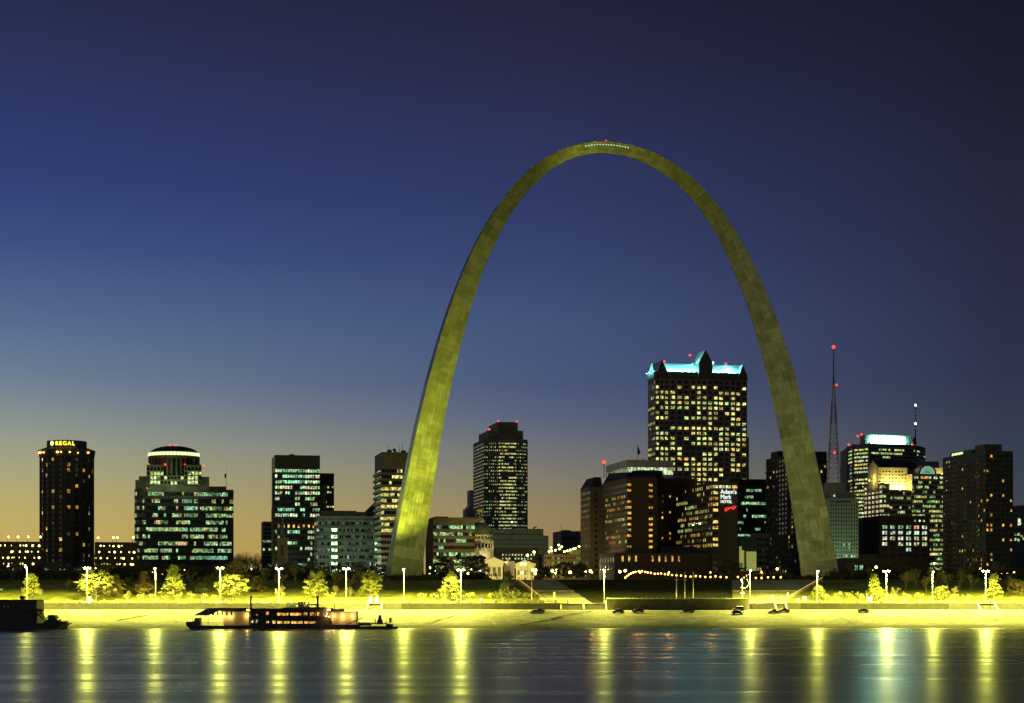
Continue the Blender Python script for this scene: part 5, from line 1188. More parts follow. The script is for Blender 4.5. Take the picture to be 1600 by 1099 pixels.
# --- stadium edge at the far right
Y = 1150; B = Bld('stadium', 'curved-top pale green stadium facade at the right edge', base=(X(1583,Y),Y), wallmat='green_grey')
pb = boxplan(1570, 1570, 1720, Y, 30); ns_ = 12; P0 = pb[0]; Lf = hypot(pb[1][0]-P0[0],pb[1][1]-P0[1])
for k in range(ns_):
    a_, c_ = off(P0,E1,Lf*k/ns_), off(P0,E1,Lf*(k+1)/ns_); h0 = zb(795-9*sin(pi*(k+.5)/ns_),Y)
    B.w.prism([a_,c_,off(c_,BK,30),off(a_,BK,30)], G0, h0)
q = MB(); q.obox(off(P0,BK,-.8),E1,Lf,.79,zb(803,Y),zb(801.5,Y)); q.obox(off(P0,BK,-.8),E1,Lf,.79,zb(825,Y),zb(823.5,Y)); B.part('ledge', q, 'light_panel')
for px in (1591.5,1620):
    p_ = off(off(P0,E1,tface(P0,E1,px)),BK,-.1); q = MB(); q.face([(p_[0]-1.5,p_[1],zb(821,Y)),(p_[0]+1.5,p_[1],zb(821,Y))]+[(p_[0]+1.5*cos(t_),p_[1],zb(813,Y)+1.5*sin(t_)) for t_ in [pi*k/8 for k in range(9)]],0,(1.0,1.2,.6)); B.part('arched_window', q, 'lit_glass')
for px,py in ((1586,835),(1591,835),(1596,838),(1591,844),(1599,842),(1586,843)):
    p_ = off(off(P0,E1,tface(P0,E1,px)),BK,-.1); q = MB(); q.face([(p_[0]-.8,p_[1],zb(py+2,Y)),(p_[0]+.8,p_[1],zb(py+2,Y)),(p_[0]+.8,p_[1],zb(py-2,Y)),(p_[0]-.8,p_[1],zb(py-2,Y))],0,(.6,.9,.35)); B.part('window', q, 'lit_glass')
B.finish()

# ================================================================== RIVERFRONT LAMPS
SOD = (.97, .92, .12)
LAMP_W = 185000; SPILL = 14500
def mast_lamp(px, py, twin, label, k=1.0, Ym=692.0):
    z1_ = Z(py, Ym) - 8.5; rt = empty('street_lamp', label, 'street lamp', (X(px, Ym), Ym, 8.5), 0, 'tall sodium lamps along the promenade')
    b = MB(); b.tube((0,0,0),(0,0,.9),.32,.28,8); b.tube((0,0,.9),(0,0,z1_),.15,.08,8); b.build('pole','mast_steel',rt)
    b = MB(); hs = [-1.05, 1.05] if twin else [0]
    for s_ in hs:
        if twin: b.tube((0,0,z1_-.2),(s_*.7,0,z1_+.1),.07)
        else: b.tube((0,0,z1_-.2),(.1,-.9,z1_+.1),.07)
    b.build('bracket','mast_steel',rt)
    for s_ in hs:
        yy = 0 if twin else -1.2
        b = MB(); b.lathe(s_, yy, [(.02,z1_+.55),(.42,z1_+.5),(.62,z1_+.28),(.62,z1_+.2)],10); h_ = b.build('lamp_head','mast_steel',rt)
        b = MB(); b.ball((s_,yy,z1_+.12), .36 if k > .5 else .26, 10); b.build('lamp_glass','sodium',rt)
    lo = lamp('bulb', (0, -1.3, z1_-.45), LAMP_W*k*(1.15 if twin else .9), SOD, .35, rt, 158, (0, -1.3+math.tan(radians(4.8))*20, z1_-20.45), .16)
    lamp('spill', (0, -1.3 if not twin else -.8, z1_-.4), SPILL*k*(1.15 if twin else .85), (.90,.95,.14), .4, rt)
    return rt
for px, py, tw, k, lb in (
    (42,887,0,.35,'tall dim sodium lamp behind the barge at the far left'), (136,888,1,1.1,'twin-headed sodium lamp before the broad leafy tree at left'),
    (243,889,0,1,'single-headed sodium lamp left of the tall tree below the domed office'), (344,888,1,1.1,'twin-headed sodium lamp left of the steamer, beside a round bright tree'),
    (436,889,1,1.1,'twin-headed sodium lamp rising behind the wheelhouse end of the steamer'), (541,889,1,1.1,'twin-headed sodium lamp above the right end of the moored boats'),
    (631,890,0,1,'single-headed sodium lamp at the foot of the left arch leg'), (720,891,1,1.1,'twin-headed sodium lamp beside the leafy tree below the courthouse'),
    (944,892,0,.7,'sodium lamp at the left end of the curved overlook'), (1172,892,0,.85,'sodium lamp at the right end of the curved overlook'),
    (1277,893,0,1,'single-headed sodium lamp at the foot of the right arch leg'), (1385,893,1,1.1,'twin-headed sodium lamp right of the bright conical tree'),
    (1457,894,0,1,'single-headed sodium lamp before the large bare trees at right'), (1540,893,1,1.1,'twin-headed sodium lamp beside the rightmost leafy tree')):
    mast_lamp(px, py, tw, lb, k)
for px in (-60,-170,1640,1745): mast_lamp(px, 889, 1, 'sodium lamp further along the promenade outside the picture', 1)
rt = empty('unlit_lamp_post', 'unlit four-armed lamp post on the promenade below the courthouse', 'street lamp', (X(831,694),694,8.5))
b = MB(); b.tube((0,0,0),(0,0,12.2),.17,.1,8); b.build('pole','mast_steel',rt)
b = MB(); b.tube((-1.4,0,12.1),(1.4,0,12.1),.06); b.tube((0,-1.2,12.1),(0,1.2,12.1),.06); b.box(-1.7,-1.1,-.2,.2,12.05,12.3); b.box(1.1,1.7,-.2,.2,12.05,12.3); b.build('lamp_head','mast_steel',rt)

# park and road globes beyond the bank
gl = None
def globe(px, py, Yg, matn, label, cat='lamp post', r_=.45, group=None):
    z_ = Z(py, Yg); rt_ = empty('globe_lamp', label, cat, (X(px,Yg), Yg, G0), 0, group)
    b = MB(); b.tube((0,0,0),(0,0,max(.4, z_-G0-r_)),.07); b.build('pole','steel_dark',rt_)
    b = MB(); b.ball((0,0,max(.5,z_-G0)),r_,8); b.build('lamp_globe',matn,rt_); return rt_
for i_, (px, py) in enumerate(((977,904),(980,901.5),(983,899),(986,897.5),(989.5,896),(993,895),(998,894.2),(1003,894),(1008,895),(1012,896),(1017,896.5),(1023,898),(1028,898),(1033,897.5),(1039,898.5),(1044,899),(1050,900),(1057,900.5),(1064,901),(1071,902),(1079,902.5),(1087,901.5),(1094,902),(1102,903),(1110,903),(1118,902),(1126,903),(1135,903.5),(1153,903),(1162,904),(1181,904.5),(1190,904.5),(1200,903.5),(1209,903.5),(1220,903.5))):
    globe(px, py-1.2, 790 + (i_*7)%19, 'warm_globe', 'small orange globe lamp on the walk above the grand staircase', group='orange globes above the staircase', r_=.36)
for px, py, mt, lb in ((1237.5,902,'warm_globe','orange globe lamp just left of the right arch leg foot'),(1214.5,889.5,'sodium_soft','higher yellow globe lamp above the orange row left of the right leg'),
    (968.5,893.5,'sodium_soft','yellow globe lamp left of the orange row, lower of two'),(977,892,'sodium_soft','yellow globe lamp left of the orange row, higher of two'),
    (890.5,894.5,'sodium_soft','lone yellow globe lamp below the round dark trees'),(863,892.5,'sodium_soft','yellow lamp at the left edge of the round dark trees'),(869.5,891.5,'sodium_soft','yellow lamp against the round dark trees'),
    (922.5,892.5,'sodium_soft','bright yellow lamp at the foot of the hotel left wing'),(671.5,896.5,'white_lamp','bright park lamp right of the left arch leg, lower'),(680.5,893.5,'white_lamp','bright park lamp right of the left arch leg, upper'),
    (731.5,896.5,'sodium_soft','park lamp beside the twin lamp below the courthouse'),(736.5,890.5,'white_lamp','small white park lamp under the dark round tree'),(750,892,'white_lamp','small white park lamp left of the courthouse portico'),
    (281.5,894.5,'white_lamp','greenish park lamp right of the tall tree, lower of a pair'),(289,890.5,'white_lamp','greenish park lamp right of the tall tree, upper of a pair'),(388,899,'white_lamp','small greenish park lamp right of the round bright tree'),
    (392,889.5,'white_lamp','tiny high park lamp right of the round bright tree'),(238,893.5,'sodium_soft','small yellow lamp just left of a tall lamp at left'),(254,898.5,'warm_globe','tiny orange lamp right of the tall lamp at left'),
    (12.5,885.5,'white_lamp','greenish street lamp below the left garage'),(39.5,884,'white_lamp','greenish street lamp above the far left tall lamp'),(149.5,888,'white_lamp','greenish street lamp right of the left twin lamp'),(172.5,891.5,'white_lamp','greenish lamp below the right garage'),
    (815,881.5,'sodium_soft','lamp in front of the right courthouse wing, upper left'),(820.5,881.5,'sodium_soft','lamp in front of the right courthouse wing, upper middle'),(816,895,'sodium_soft','lamp before the right courthouse wing near the ground'),
    (832.5,891,'sodium_soft','lamp right of the courthouse wing, left one'),(837,891,'sodium_soft','lamp right of the courthouse wing, right one'),(836.5,896.5,'sodium_soft','lamp right of the courthouse wing near the ground'),(824,868,'sodium_soft','lamp above the courthouse roof before the banded building'),
    (834.5,863,'sodium_soft','highest lamp between the courthouse and the yellow block'),
    (1363,892.5,'sodium_soft','round yellow lamp above the bright conical tree'),(1369,886.5,'sodium_soft','tiny yellow lamp up right of the bright conical tree'),
    (1518,896.5,'warm_globe','orange lamp left of the rightmost tall lamp'),(1565.5,895.5,'warm_globe','orange lamp at far right, first of three'),(1574.5,895,'warm_globe','orange lamp at far right, middle of three'),(1584,894.5,'warm_globe','orange lamp at far right, last of three'),
    (1556,895.5,'warm_globe','tiny orange lamp before the dark apartments'),(1532,889,'sodium_soft','small lamp high beside the rightmost tall lamp'),(1137,855,'steel_dark','unlit lamp')):
    if mt == 'steel_dark': continue
    globe(px, py, 860 if py > 880 else 900, mt, lb, r_=.62 if mt in ('sodium_soft',) else .5)
for px, py, pw_ in ((1000,893,2600),(1045,897,2600),(1110,899,2200),(1190,899,2000),(925,890,2500)):
    x_ = X(px, 812); rt_ = empty('plaza_lamp','short orange plaza lamp at the foot of the brown hotel','lamp post',(x_,812,G0),0,'plaza lamps before the brown hotel')
    b = MB(); b.tube((0,0,0),(0,0,3.3),.08); b.build('pole','steel_dark',rt_); b = MB(); b.ball((0,0,3.6),.35,8); b.build('lamp_globe','warm_globe',rt_); lamp('bulb',(0,0,4.3),pw_,(1,.5,.12),.3,rt_)
# terrace side handrails; their emission stands in for light falling on a wall top
for (pa, ya), (pb_, yb_), lb in (((804,906.5),(857,941),'handrail with painted-in glow slanting down the left edge of the staircase terraces'),((1287,906.5),(1222,941),'handrail with painted-in glow slanting down the right edge of the staircase terraces')):
    rt = empty('handrail', lb, 'handrail', (0,0,0)); q = MB(); g_ = MB(); lf = LR if pa < 1000 else RR
    for k in range(30):
        Ya, Yb = PROM_Y+(LIP_Y-PROM_Y)*k/30, PROM_Y+(LIP_Y-PROM_Y)*(k+1)/30; s_ = -.5 if pa > 1000 else .5
        A_ = (lf(Ya)+s_, Ya, lawn_z(0,Ya)+1.0); B__ = (lf(Yb)+s_, Yb, lawn_z(0,Yb)+1.0)
        g_.tube(A_, B__, .13, None, 5); q.tube((A_[0],A_[1],A_[2]-1.1), A_, .06)
    g_.build('rail','rail_glow',rt); q.build('post','mast_steel',rt)
for k, px in enumerate((1057,1070,1083)):
    rt = empty('flagpole', ('left','middle','right')[k]+' one of three bare flagpoles standing on the curved overlook', 'flagpole', (X(px,693),693,10.3), 0, 'flagpoles on the overlook')
    b = MB(); b.tube((0,0,0),(0,0,10.2),.2,.1,8); b.build('pole','mast_steel',rt); b = MB(); b.box(-.7,.7,-.15,.15,7.2,7.4) if k < 2 else b.box(-.2,.2,-.1,.1,7.2,7.35); b.ball((0,0,10.3),.16,6); b.build('bracket','white_paint',rt)
# signal post by the overlook
rt = empty('traffic_signal', 'slim signal post with a green light beside the right overlook lamp', 'traffic signal', (X(1160,698),698,8.5))
b = MB(); b.tube((0,0,0),(0,0,8.8),.11,.09,7); b.box(-.9,.9,-.1,.1,3.7,4.0); b.box(-.55,.55,-.1,.1,6.0,6.25)
for k in range(8): a0, a1 = pi*.5*k/8, pi*.5*(k+1)/8; b.tube((.3+2.1*sin(a0),0,7.9-2.1*cos(a0)+.0),(.3+2.1*sin(a1),0,7.9-2.1*cos(a1)),.07)
b.build('pole','mast_steel',rt)
b = MB(); b.ball((-.35,-.2,9.1),.38,8); b.build('lamp_glass','traffic_green',rt)
b = MB(); b.ball((1.6,-.2,10.9),.25,8); b.build('lamp_glass','red_beacon',rt); b = MB(); b.tube((1.6,0,10.8),(2.4,0,7.9),.06); b.build('signal_arm','mast_steel',rt)

# ================================================================== BOLLARDS AND CHAINS
bol = empty('bollard', 'short pale bollard with a sagging chain on top of the flood wall', 'bollard', (0,0,8.5), 0, 'bollards along the promenade edge')
b = MB(); b.box(-.23,.23,-.23,.23,0,1.15); b.box(-.3,.3,-.3,.3,1.15,1.32); b.add([(-.23,-.23,1.32),(.23,-.23,1.32),(.23,.23,1.32),(-.23,.23,1.32),(0,0,1.5)],[(0,1,4),(1,2,4),(2,3,4),(3,0,4)]); b.build('post','concrete',bol)
b = MB()
for k in range(8):
    t0, t1 = k/8, (k+1)/8; zf = lambda t: 1.05-.55*4*t*(1-t); b.tube((.2+4.4*t0,0,zf(t0)),(.2+4.4*t1,0,zf(t1)),.055,None,4,0,False)
b.build('chain','mast_steel',bol)
first = True
for px in list(range(68,622,19)) + list(range(640,905,19)) + list(range(1262,1600,19)):
    if 476 < px < 498 or 574 < px < 598: continue
    loc = (X(px,WALL_Y+1.2), WALL_Y+1.2, 8.5)
    if first: bol.location = loc; first = False
    else: dup(bol, loc)

# ================================================================== PORTABLE TOILETS, SIGNS
def toilet(px, label, Yt=698):
    rt = empty('portable_toilet', label, 'portable toilet', (X(px,Yt),Yt,8.5)); b = MB(); b.box(-.6,.6,-.6,.6,.05,2.2); b.build('cabin','toilet_plastic',rt)
    b = MB(); b.add([(-.68,-.68,2.2),(.68,-.68,2.2),(.68,.68,2.2),(-.68,.68,2.2),(-.5,-.5,2.45),(.5,-.5,2.45),(.5,.5,2.45),(-.5,.5,2.45)],[(0,1,5,4),(1,2,6,5),(2,3,7,6),(3,0,4,7),(4,5,6,7),(3,2,1,0)]); b.build('roof','white_paint',rt)
    b = MB(); b.box(-.42,.42,-.64,-.6,.15,2.05); d_ = b.build('door','toilet_plastic',rt); b = MB(); b.box(.28,.34,-.68,-.64,1.0,1.25); b.build('handle','steel_dark',d_)
    b = MB(); b.tube((.45,.45,2.3),(.45,.45,2.9),.06); b.build('vent_pipe','white_paint',rt)
toilet(579,'left of two portable toilets on the promenade above the moored boats'); toilet(588.5,'right of two portable toilets on the promenade above the moored boats'); toilet(140,'lone pale portable toilet under the twin lamp at left')
for px, Ys, h_, lb, ww in ((866,704,3.9,'small round-headed sign post on the lower left terrace',.7),(1207,704,2.6,'low white notice board at the foot of the right terrace',1.0),(1216,701,2.2,'dark framed map board beside the steps at right',1.4),
                     (1231,703,3.6,'slim sign post at the foot of the right terrace steps',.6),(1246,701,1.8,'pale box-like sign on the promenade at right',1.3),(1257,701,2.6,'framed notice board on the promenade at right',1.6),(1358,701,2.4,'large pale notice board under the bright conical tree',2.2),(752,701,1.9,'pair of small pale notices left of the dark evergreen',.9)):
    rt = empty('notice_sign', lb, 'sign', (X(px,Ys),Ys,8.5 if Ys < 702 else lawn_z(0,Ys))); b = MB(); b.tube((-ww*.35,0,0),(-ww*.35,0,h_*.75),.05); b.tube((ww*.35,0,0),(ww*.35,0,h_*.75),.05); b.build('post','mast_steel',rt)
    b = MB(); b.box(-ww/2,ww/2,-.06,.0,h_*.42,h_); o_ = b.build('board','white_paint',rt); b = MB(); b.box(-ww/2+.12,ww/2-.12,-.09,-.061,h_*.42+.15,h_-.15); b.build('face_panel','concrete' if ww != 1.4 else 'steel_dark',o_)

# ================================================================== TREES
def leafy_mesh(seed, h, w_, shape, trunk_h, nclump=60, nleaf=46, leaf=.42):
    r_ = random.Random(seed); f = MB(); t = MB()
    lean = r_.uniform(-.3,.3)
    t.tube((0,0,-.2),(lean*.3,0,trunk_h*1.3),.26,.17,7); t.tube((lean*.3,0,trunk_h*1.3),(lean,0,h*.86),.17,.04,6)
    for _ in range(nclump):
        u = r_.random()**.85; z = trunk_h + (h-trunk_h)*u
        if shape == 'cone': rad = w_/2*(1-u)**.75*(.95)+.15
        elif shape == 'oval': rad = w_/2*sqrt(max(.03, 1-(2*u-.85)**2/1.6))
        else: rad = w_/2*(sin(pi*min(1,u*.8+.2))**.6)
        rad *= r_.uniform(.82,1.16); a_ = r_.uniform(0,2*pi); d_ = rad*sqrt(r_.uniform(.25,1)); cx_, cy__ = d_*cos(a_)+lean*u, d_*sin(a_)
        t.tube((lean*u*.8,0,max(trunk_h*.7,z-d_*.45)),(cx_,cy__,z),.055,.02,3,0,False)
        cr = r_.uniform(.55,1.05)*(.7+.06*h)
        for _k in range(nleaf):
            dx,dy,dz = r_.gauss(0,.36)*cr, r_.gauss(0,.36)*cr, r_.gauss(0,.2)*cr
            s_ = leaf*r_.uniform(.55,1.15); p_ = (cx_+dx, cy__+dy, max(trunk_h*.8, z+dz)); ax = [r_.uniform(-1,1) for _ in range(3)]; bx_ = [r_.uniform(-1,1) for _ in range(3)]
            f.face([(p_[0]-ax[0]*s_*.5,p_[1]-ax[1]*s_*.5,p_[2]-ax[2]*s_*.5),(p_[0]+bx_[0]*s_*.4,p_[1]+bx_[1]*s_*.4,p_[2]+bx_[2]*s_*.4),(p_[0]+ax[0]*s_*.5,p_[1]+ax[1]*s_*.5,p_[2]+ax[2]*s_*.5),(p_[0]-bx_[0]*s_*.4,p_[1]-bx_[1]*s_*.4,p_[2]-bx_[2]*s_*.4)])
    return f, t
def ground_z(x, Y): return 8.5 if Y < PROM_Y else (lawn_z(x, Y) if Y < LIP_Y else G0)
def leafy(px, ytop, ybot, wpx, shape, Yt, matn, label, seed, group=None, dens=1):
    sc_ = Yt/F; zb0 = ground_z(X(px,Yt), Yt); h = Z(ytop, Yt)-zb0; th = max(.6, Z(ybot, Yt)-zb0)
    f, t = leafy_mesh(seed, h, wpx*sc_*1.3, shape, th, int(78*dens), 50, .42+.012*h)
    rt = empty('leafy_tree', label, 'tree', (X(px,Yt),Yt,zb0-.05), 0, group); f.build('crown', matn, rt); t.build('trunk','bark',rt); return rt
for a_ in ((50,897,931,33,'cone',703,'leaf_light','spreading leafy tree beside the tall lamp behind the dark barge',301),
           (150,891,929,46,'oval',705,'leaf_light','broadest bright leafy tree beside the left twin lamp',302),
           (176,899,930,30,'oval',716,'leaf_rust','dimmer tree just right of the broadest bright tree',303),
           (204,903,932,26,'oval',726,'leaf_dark','dark rounded tree behind small bare trees at left',304),
           (226,893,930,30,'cone',722,'leaf_rust','rusty conical tree left of the single lamp below the domed office',305),
           (271,884,930,34,'cone',706,'leaf_light','tall layered bright tree right of the single lamp at left',306),
           (319,902,932,26,'oval',728,'leaf_dark','faint dark tree left of the lamp beside the round bright tree',307),
           (364,898,933,42,'oval',706,'leaf_light','round bright leafy tree left of the moored steamer funnels',308),
           (366,878,905,26,'oval',735,'leaf_rust','taller dim brown tree rising behind the round bright tree',318),
           (403,900,924,28,'cone',732,'leaf_rust','brown layered tree on the bank above the steamer',309),
           (492,893,931,30,'oval',712,'leaf_light','bright irregular tree above the steamer pilothouse',310),
           (579,893,931,30,'oval',714,'leaf_light','golden rounded tree above the portable toilets',311),
           (705,894,934,38,'cone',704,'leaf_light','bright leafy tree left of the twin lamp below the courthouse',312),
           (794,894,934,30,'cone',712,'leaf_dark','dark evergreen in front of the courthouse',313),
           (1279,915,934,26,'cone',706,'leaf_light','small bright tree at the foot of the right arch leg',314),
           (1366,898,934,25,'cone',706,'leaf_light','bright conical tree left of the twin lamp at right',315),
           (1473,917,935,18,'oval',708,'leaf_light','small bright bush-like tree on the right lawn',316),
           (1553,897,934,24,'cone',706,'leaf_light','bright narrow tree beside the rightmost tall lamp',317),
           (1590,906,932,24,'oval',722,'leaf_rust','dim tree at the right edge of the picture',319)):
    leafy(*a_, dens=1.4 if a_[3] > 30 else 1)
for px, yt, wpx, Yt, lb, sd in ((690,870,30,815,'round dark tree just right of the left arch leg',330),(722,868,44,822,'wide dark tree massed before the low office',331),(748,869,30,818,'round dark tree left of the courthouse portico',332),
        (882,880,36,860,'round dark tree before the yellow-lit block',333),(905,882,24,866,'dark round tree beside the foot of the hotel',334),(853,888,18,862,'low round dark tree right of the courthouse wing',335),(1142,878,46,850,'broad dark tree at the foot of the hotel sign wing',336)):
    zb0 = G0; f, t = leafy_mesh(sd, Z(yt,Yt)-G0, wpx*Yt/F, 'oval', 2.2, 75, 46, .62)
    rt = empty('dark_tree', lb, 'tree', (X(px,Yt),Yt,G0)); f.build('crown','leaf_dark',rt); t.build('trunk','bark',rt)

def bare_mesh(seed, h, spread, depth=5, r0=.2, up=.0):
    r_ = random.Random(seed); b = MB(); tr = MB()
    def grow(p, d, ln, rad, k):
        bend = [r_.uniform(-.12,.12) for _ in range(3)]; q = tuple(p[i]+(d[i]+bend[i]*.5)*ln for i in range(3))
        (tr if k >= depth-1 else b).tube(p, q, rad, rad*.68, 5 if k > 2 else 3, 0, False)
        if k == 0: return
        n_ = 3 if k > 1 else 3
        for _ in range(n_ + (1 if k == depth else 0)):
            a_ = r_.uniform(0,2*pi); s_ = r_.uniform(.45,1.0)*spread; nd = [d[0]+cos(a_)*s_, d[1]+sin(a_)*s_, d[2]+r_.uniform(-.15,.25)]; q_ = sqrt(sum(v*v for v in nd)); nd = [v/q_ for v in nd]
            o_ = r_.uniform(.4,1); st_ = tuple(p[i]+(q[i]-p[i])*o_ for i in range(3)); grow(st_, nd, ln*r_.uniform(.62,.82), rad*.55, k-1)
    grow((0,0,-.1), (0,0,1), h*.30, r0, depth); return b, tr
def bare_proto(seed, h, spread, depth, r0, name, label, group):
    b, t = bare_mesh(seed, h, spread, depth, r0); rt = empty(name, label, 'tree', (0,0,0), 0, group); b.build('branches','twig' if name != 'young_tree' else 'young_bark',rt); t.build('trunk','bark' if name != 'young_tree' else 'young_bark',rt)
    if name == 'young_tree':
        f = MB(); r_ = random.Random(seed+5); tips = [v for v in b.v[3::6] if v[2] > h*.3]
        for _ in range(260):
            p_ = r_.choice(tips); a = [r_.uniform(-.17,.17) for _ in range(6)]; p_ = [q+r_.gauss(0,.12) for q in p_]
            f.face([(p_[0]-a[0],p_[1]-a[1],p_[2]-a[2]),(p_[0]+a[3],p_[1]+a[4],p_[2]+a[5]),(p_[0]+a[0],p_[1]+a[1],p_[2]+a[2]),(p_[0]-a[3],p_[1]-a[4],p_[2]-a[5])])
        f.build('leaves','leaf_light',rt)
    return rt
rn = random.Random(88); used = set()
young = [bare_proto(400+k, 4.6, .95, 4, .13, 'young_tree', 'young bare street tree planted along the promenade', 'young bare trees along the promenade') for k in range(4)]
for i_, (px, hh) in enumerate(((199,4.8),(219,4.2),(238,4.4),(259,4.2),(279,4.4),(299,4.5),(319,4.8),(338,4.2),(437,5.5),(516,4.5),(659,5.0),(677,5.2),(693,4.4),(713,4.4),(735,5.4),(768,5.4),(786,5.2),(805,5.2),(823,5.0),(842,4.8),(1290,4.6),(1309,5.0),(1317,4.4),(1323,5.3),(1344,4.6),(1371,4.6),(1379,5.2),(1399,4.6),(1417,4.4),(1437,4.4),(1491,4.6),(1512,4.4))):
    p_ = young[i_ % 4]; loc = (X(px,702.5), 702.5, lawn_z(0,702.5)-.05); z_ = rn.uniform(0,6.28)
    if p_.name in used: dup(p_, loc, z_, sc=hh/3.8)
    else: used.add(p_.name); p_.location = loc; p_.rotation_euler = (0,0,z_); p_.scale = (hh/3.8,)*3
big = [bare_proto(420+k, 12, .75, 6, .30, 'bare_tree', 'large bare winter tree on the bank behind the promenade', 'large bare trees on the bank') for k in range(4)]
spots = [(300,752,9),(330,748,8),(385,745,9),(412,748,11),(440,740,10),(462,756,12),(500,752,10),(523,742,11),(545,738,10),(565,752,10),(440,716,7),(525,718,7),(548,716,6.5),(1415,738,11),(1432,745,11),(1447,730,10),(1462,742,12),(1480,738,11),(1500,742,11),(1517,735,10),(1400,716,6.5),(1491,716,6.5),(1575,735,9),(340,760,11),(105,735,7)]
for i_, (px, Yt, hh) in enumerate(spots):
    p_ = big[i_ % 4]; loc = (X(px,Yt), Yt, lawn_z(0,Yt)-.1); z_ = rn.uniform(0,6.28)
    if p_.name in used: dup(p_, loc, z_, sc=hh/12)
    else: used.add(p_.name); p_.location = loc; p_.rotation_euler = (0,0,z_); p_.scale = (hh/12,)*3
# park trees beyond the lip: bare crowns making the dark line under the towers
par = bare_proto(440, 12, .8, 6, .3, 'park_tree', 'bare dark park tree in the row under the skyline', 'bare park trees under the skyline')
fst = True
px = -40
while px < 1660:
    if not (600 < px < 690 or 800 < px < 1120 or 1232 < px < 1305):
        Yt = rn.uniform(785, 850); hh = rn.uniform(8, 13) if px < 600 or px > 1300 else rn.uniform(5, 8)
        loc = (X(px,Yt), Yt, G0-.1); z_ = rn.uniform(0,6.28)
        if fst: par.location = loc; par.scale = (hh/12,)*3; fst = False
        else: dup(par, loc, z_, sc=hh/12)
    px += rn.uniform(11, 19)
far = bare_proto(450, 14, .8, 6, .3, 'distant_tree', 'distant bare tree against the sunset between buildings', 'distant bare trees against the sunset')
for i_, (px, yt) in enumerate(((372,850),(381,848),(390,846),(398,848),(404,852),(5,838),(16,835),(28,838),(36,836),(50,840),(158,842),(164,840),(170,843),(196,846),(203,846))):
    Yt = 1000+ (i_*13)%60; hh = Z(yt,Yt)-G0; loc = (X(px,Yt),Yt,G0-.1)
    if i_ == 0: far.location = loc; far.scale = (hh/14,)*3
    else: dup(far, loc, i_*1.3, sc=hh/14)
# dark hedge rows that close the park below the skyline
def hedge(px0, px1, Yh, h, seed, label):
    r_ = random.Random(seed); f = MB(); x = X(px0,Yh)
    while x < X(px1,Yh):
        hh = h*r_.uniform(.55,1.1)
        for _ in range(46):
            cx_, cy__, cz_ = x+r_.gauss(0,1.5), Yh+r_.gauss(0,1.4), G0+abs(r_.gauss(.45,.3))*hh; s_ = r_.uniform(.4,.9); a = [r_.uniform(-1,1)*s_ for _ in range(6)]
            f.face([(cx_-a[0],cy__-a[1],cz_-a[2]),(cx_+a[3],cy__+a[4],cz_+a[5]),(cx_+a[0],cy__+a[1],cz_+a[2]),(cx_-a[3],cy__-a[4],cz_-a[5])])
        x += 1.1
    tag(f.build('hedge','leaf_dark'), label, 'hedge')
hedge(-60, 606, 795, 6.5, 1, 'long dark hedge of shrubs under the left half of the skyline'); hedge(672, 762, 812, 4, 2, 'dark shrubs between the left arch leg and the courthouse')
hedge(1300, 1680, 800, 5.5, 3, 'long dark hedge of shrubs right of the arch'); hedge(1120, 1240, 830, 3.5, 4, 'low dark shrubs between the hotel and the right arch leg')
hedge(598, 680, 770.8, 1.6, 5, 'low shrubs round the foot of the left arch leg'); hedge(1236, 1304, 776, 1.8, 6, 'low shrubs round the foot of the right arch leg')

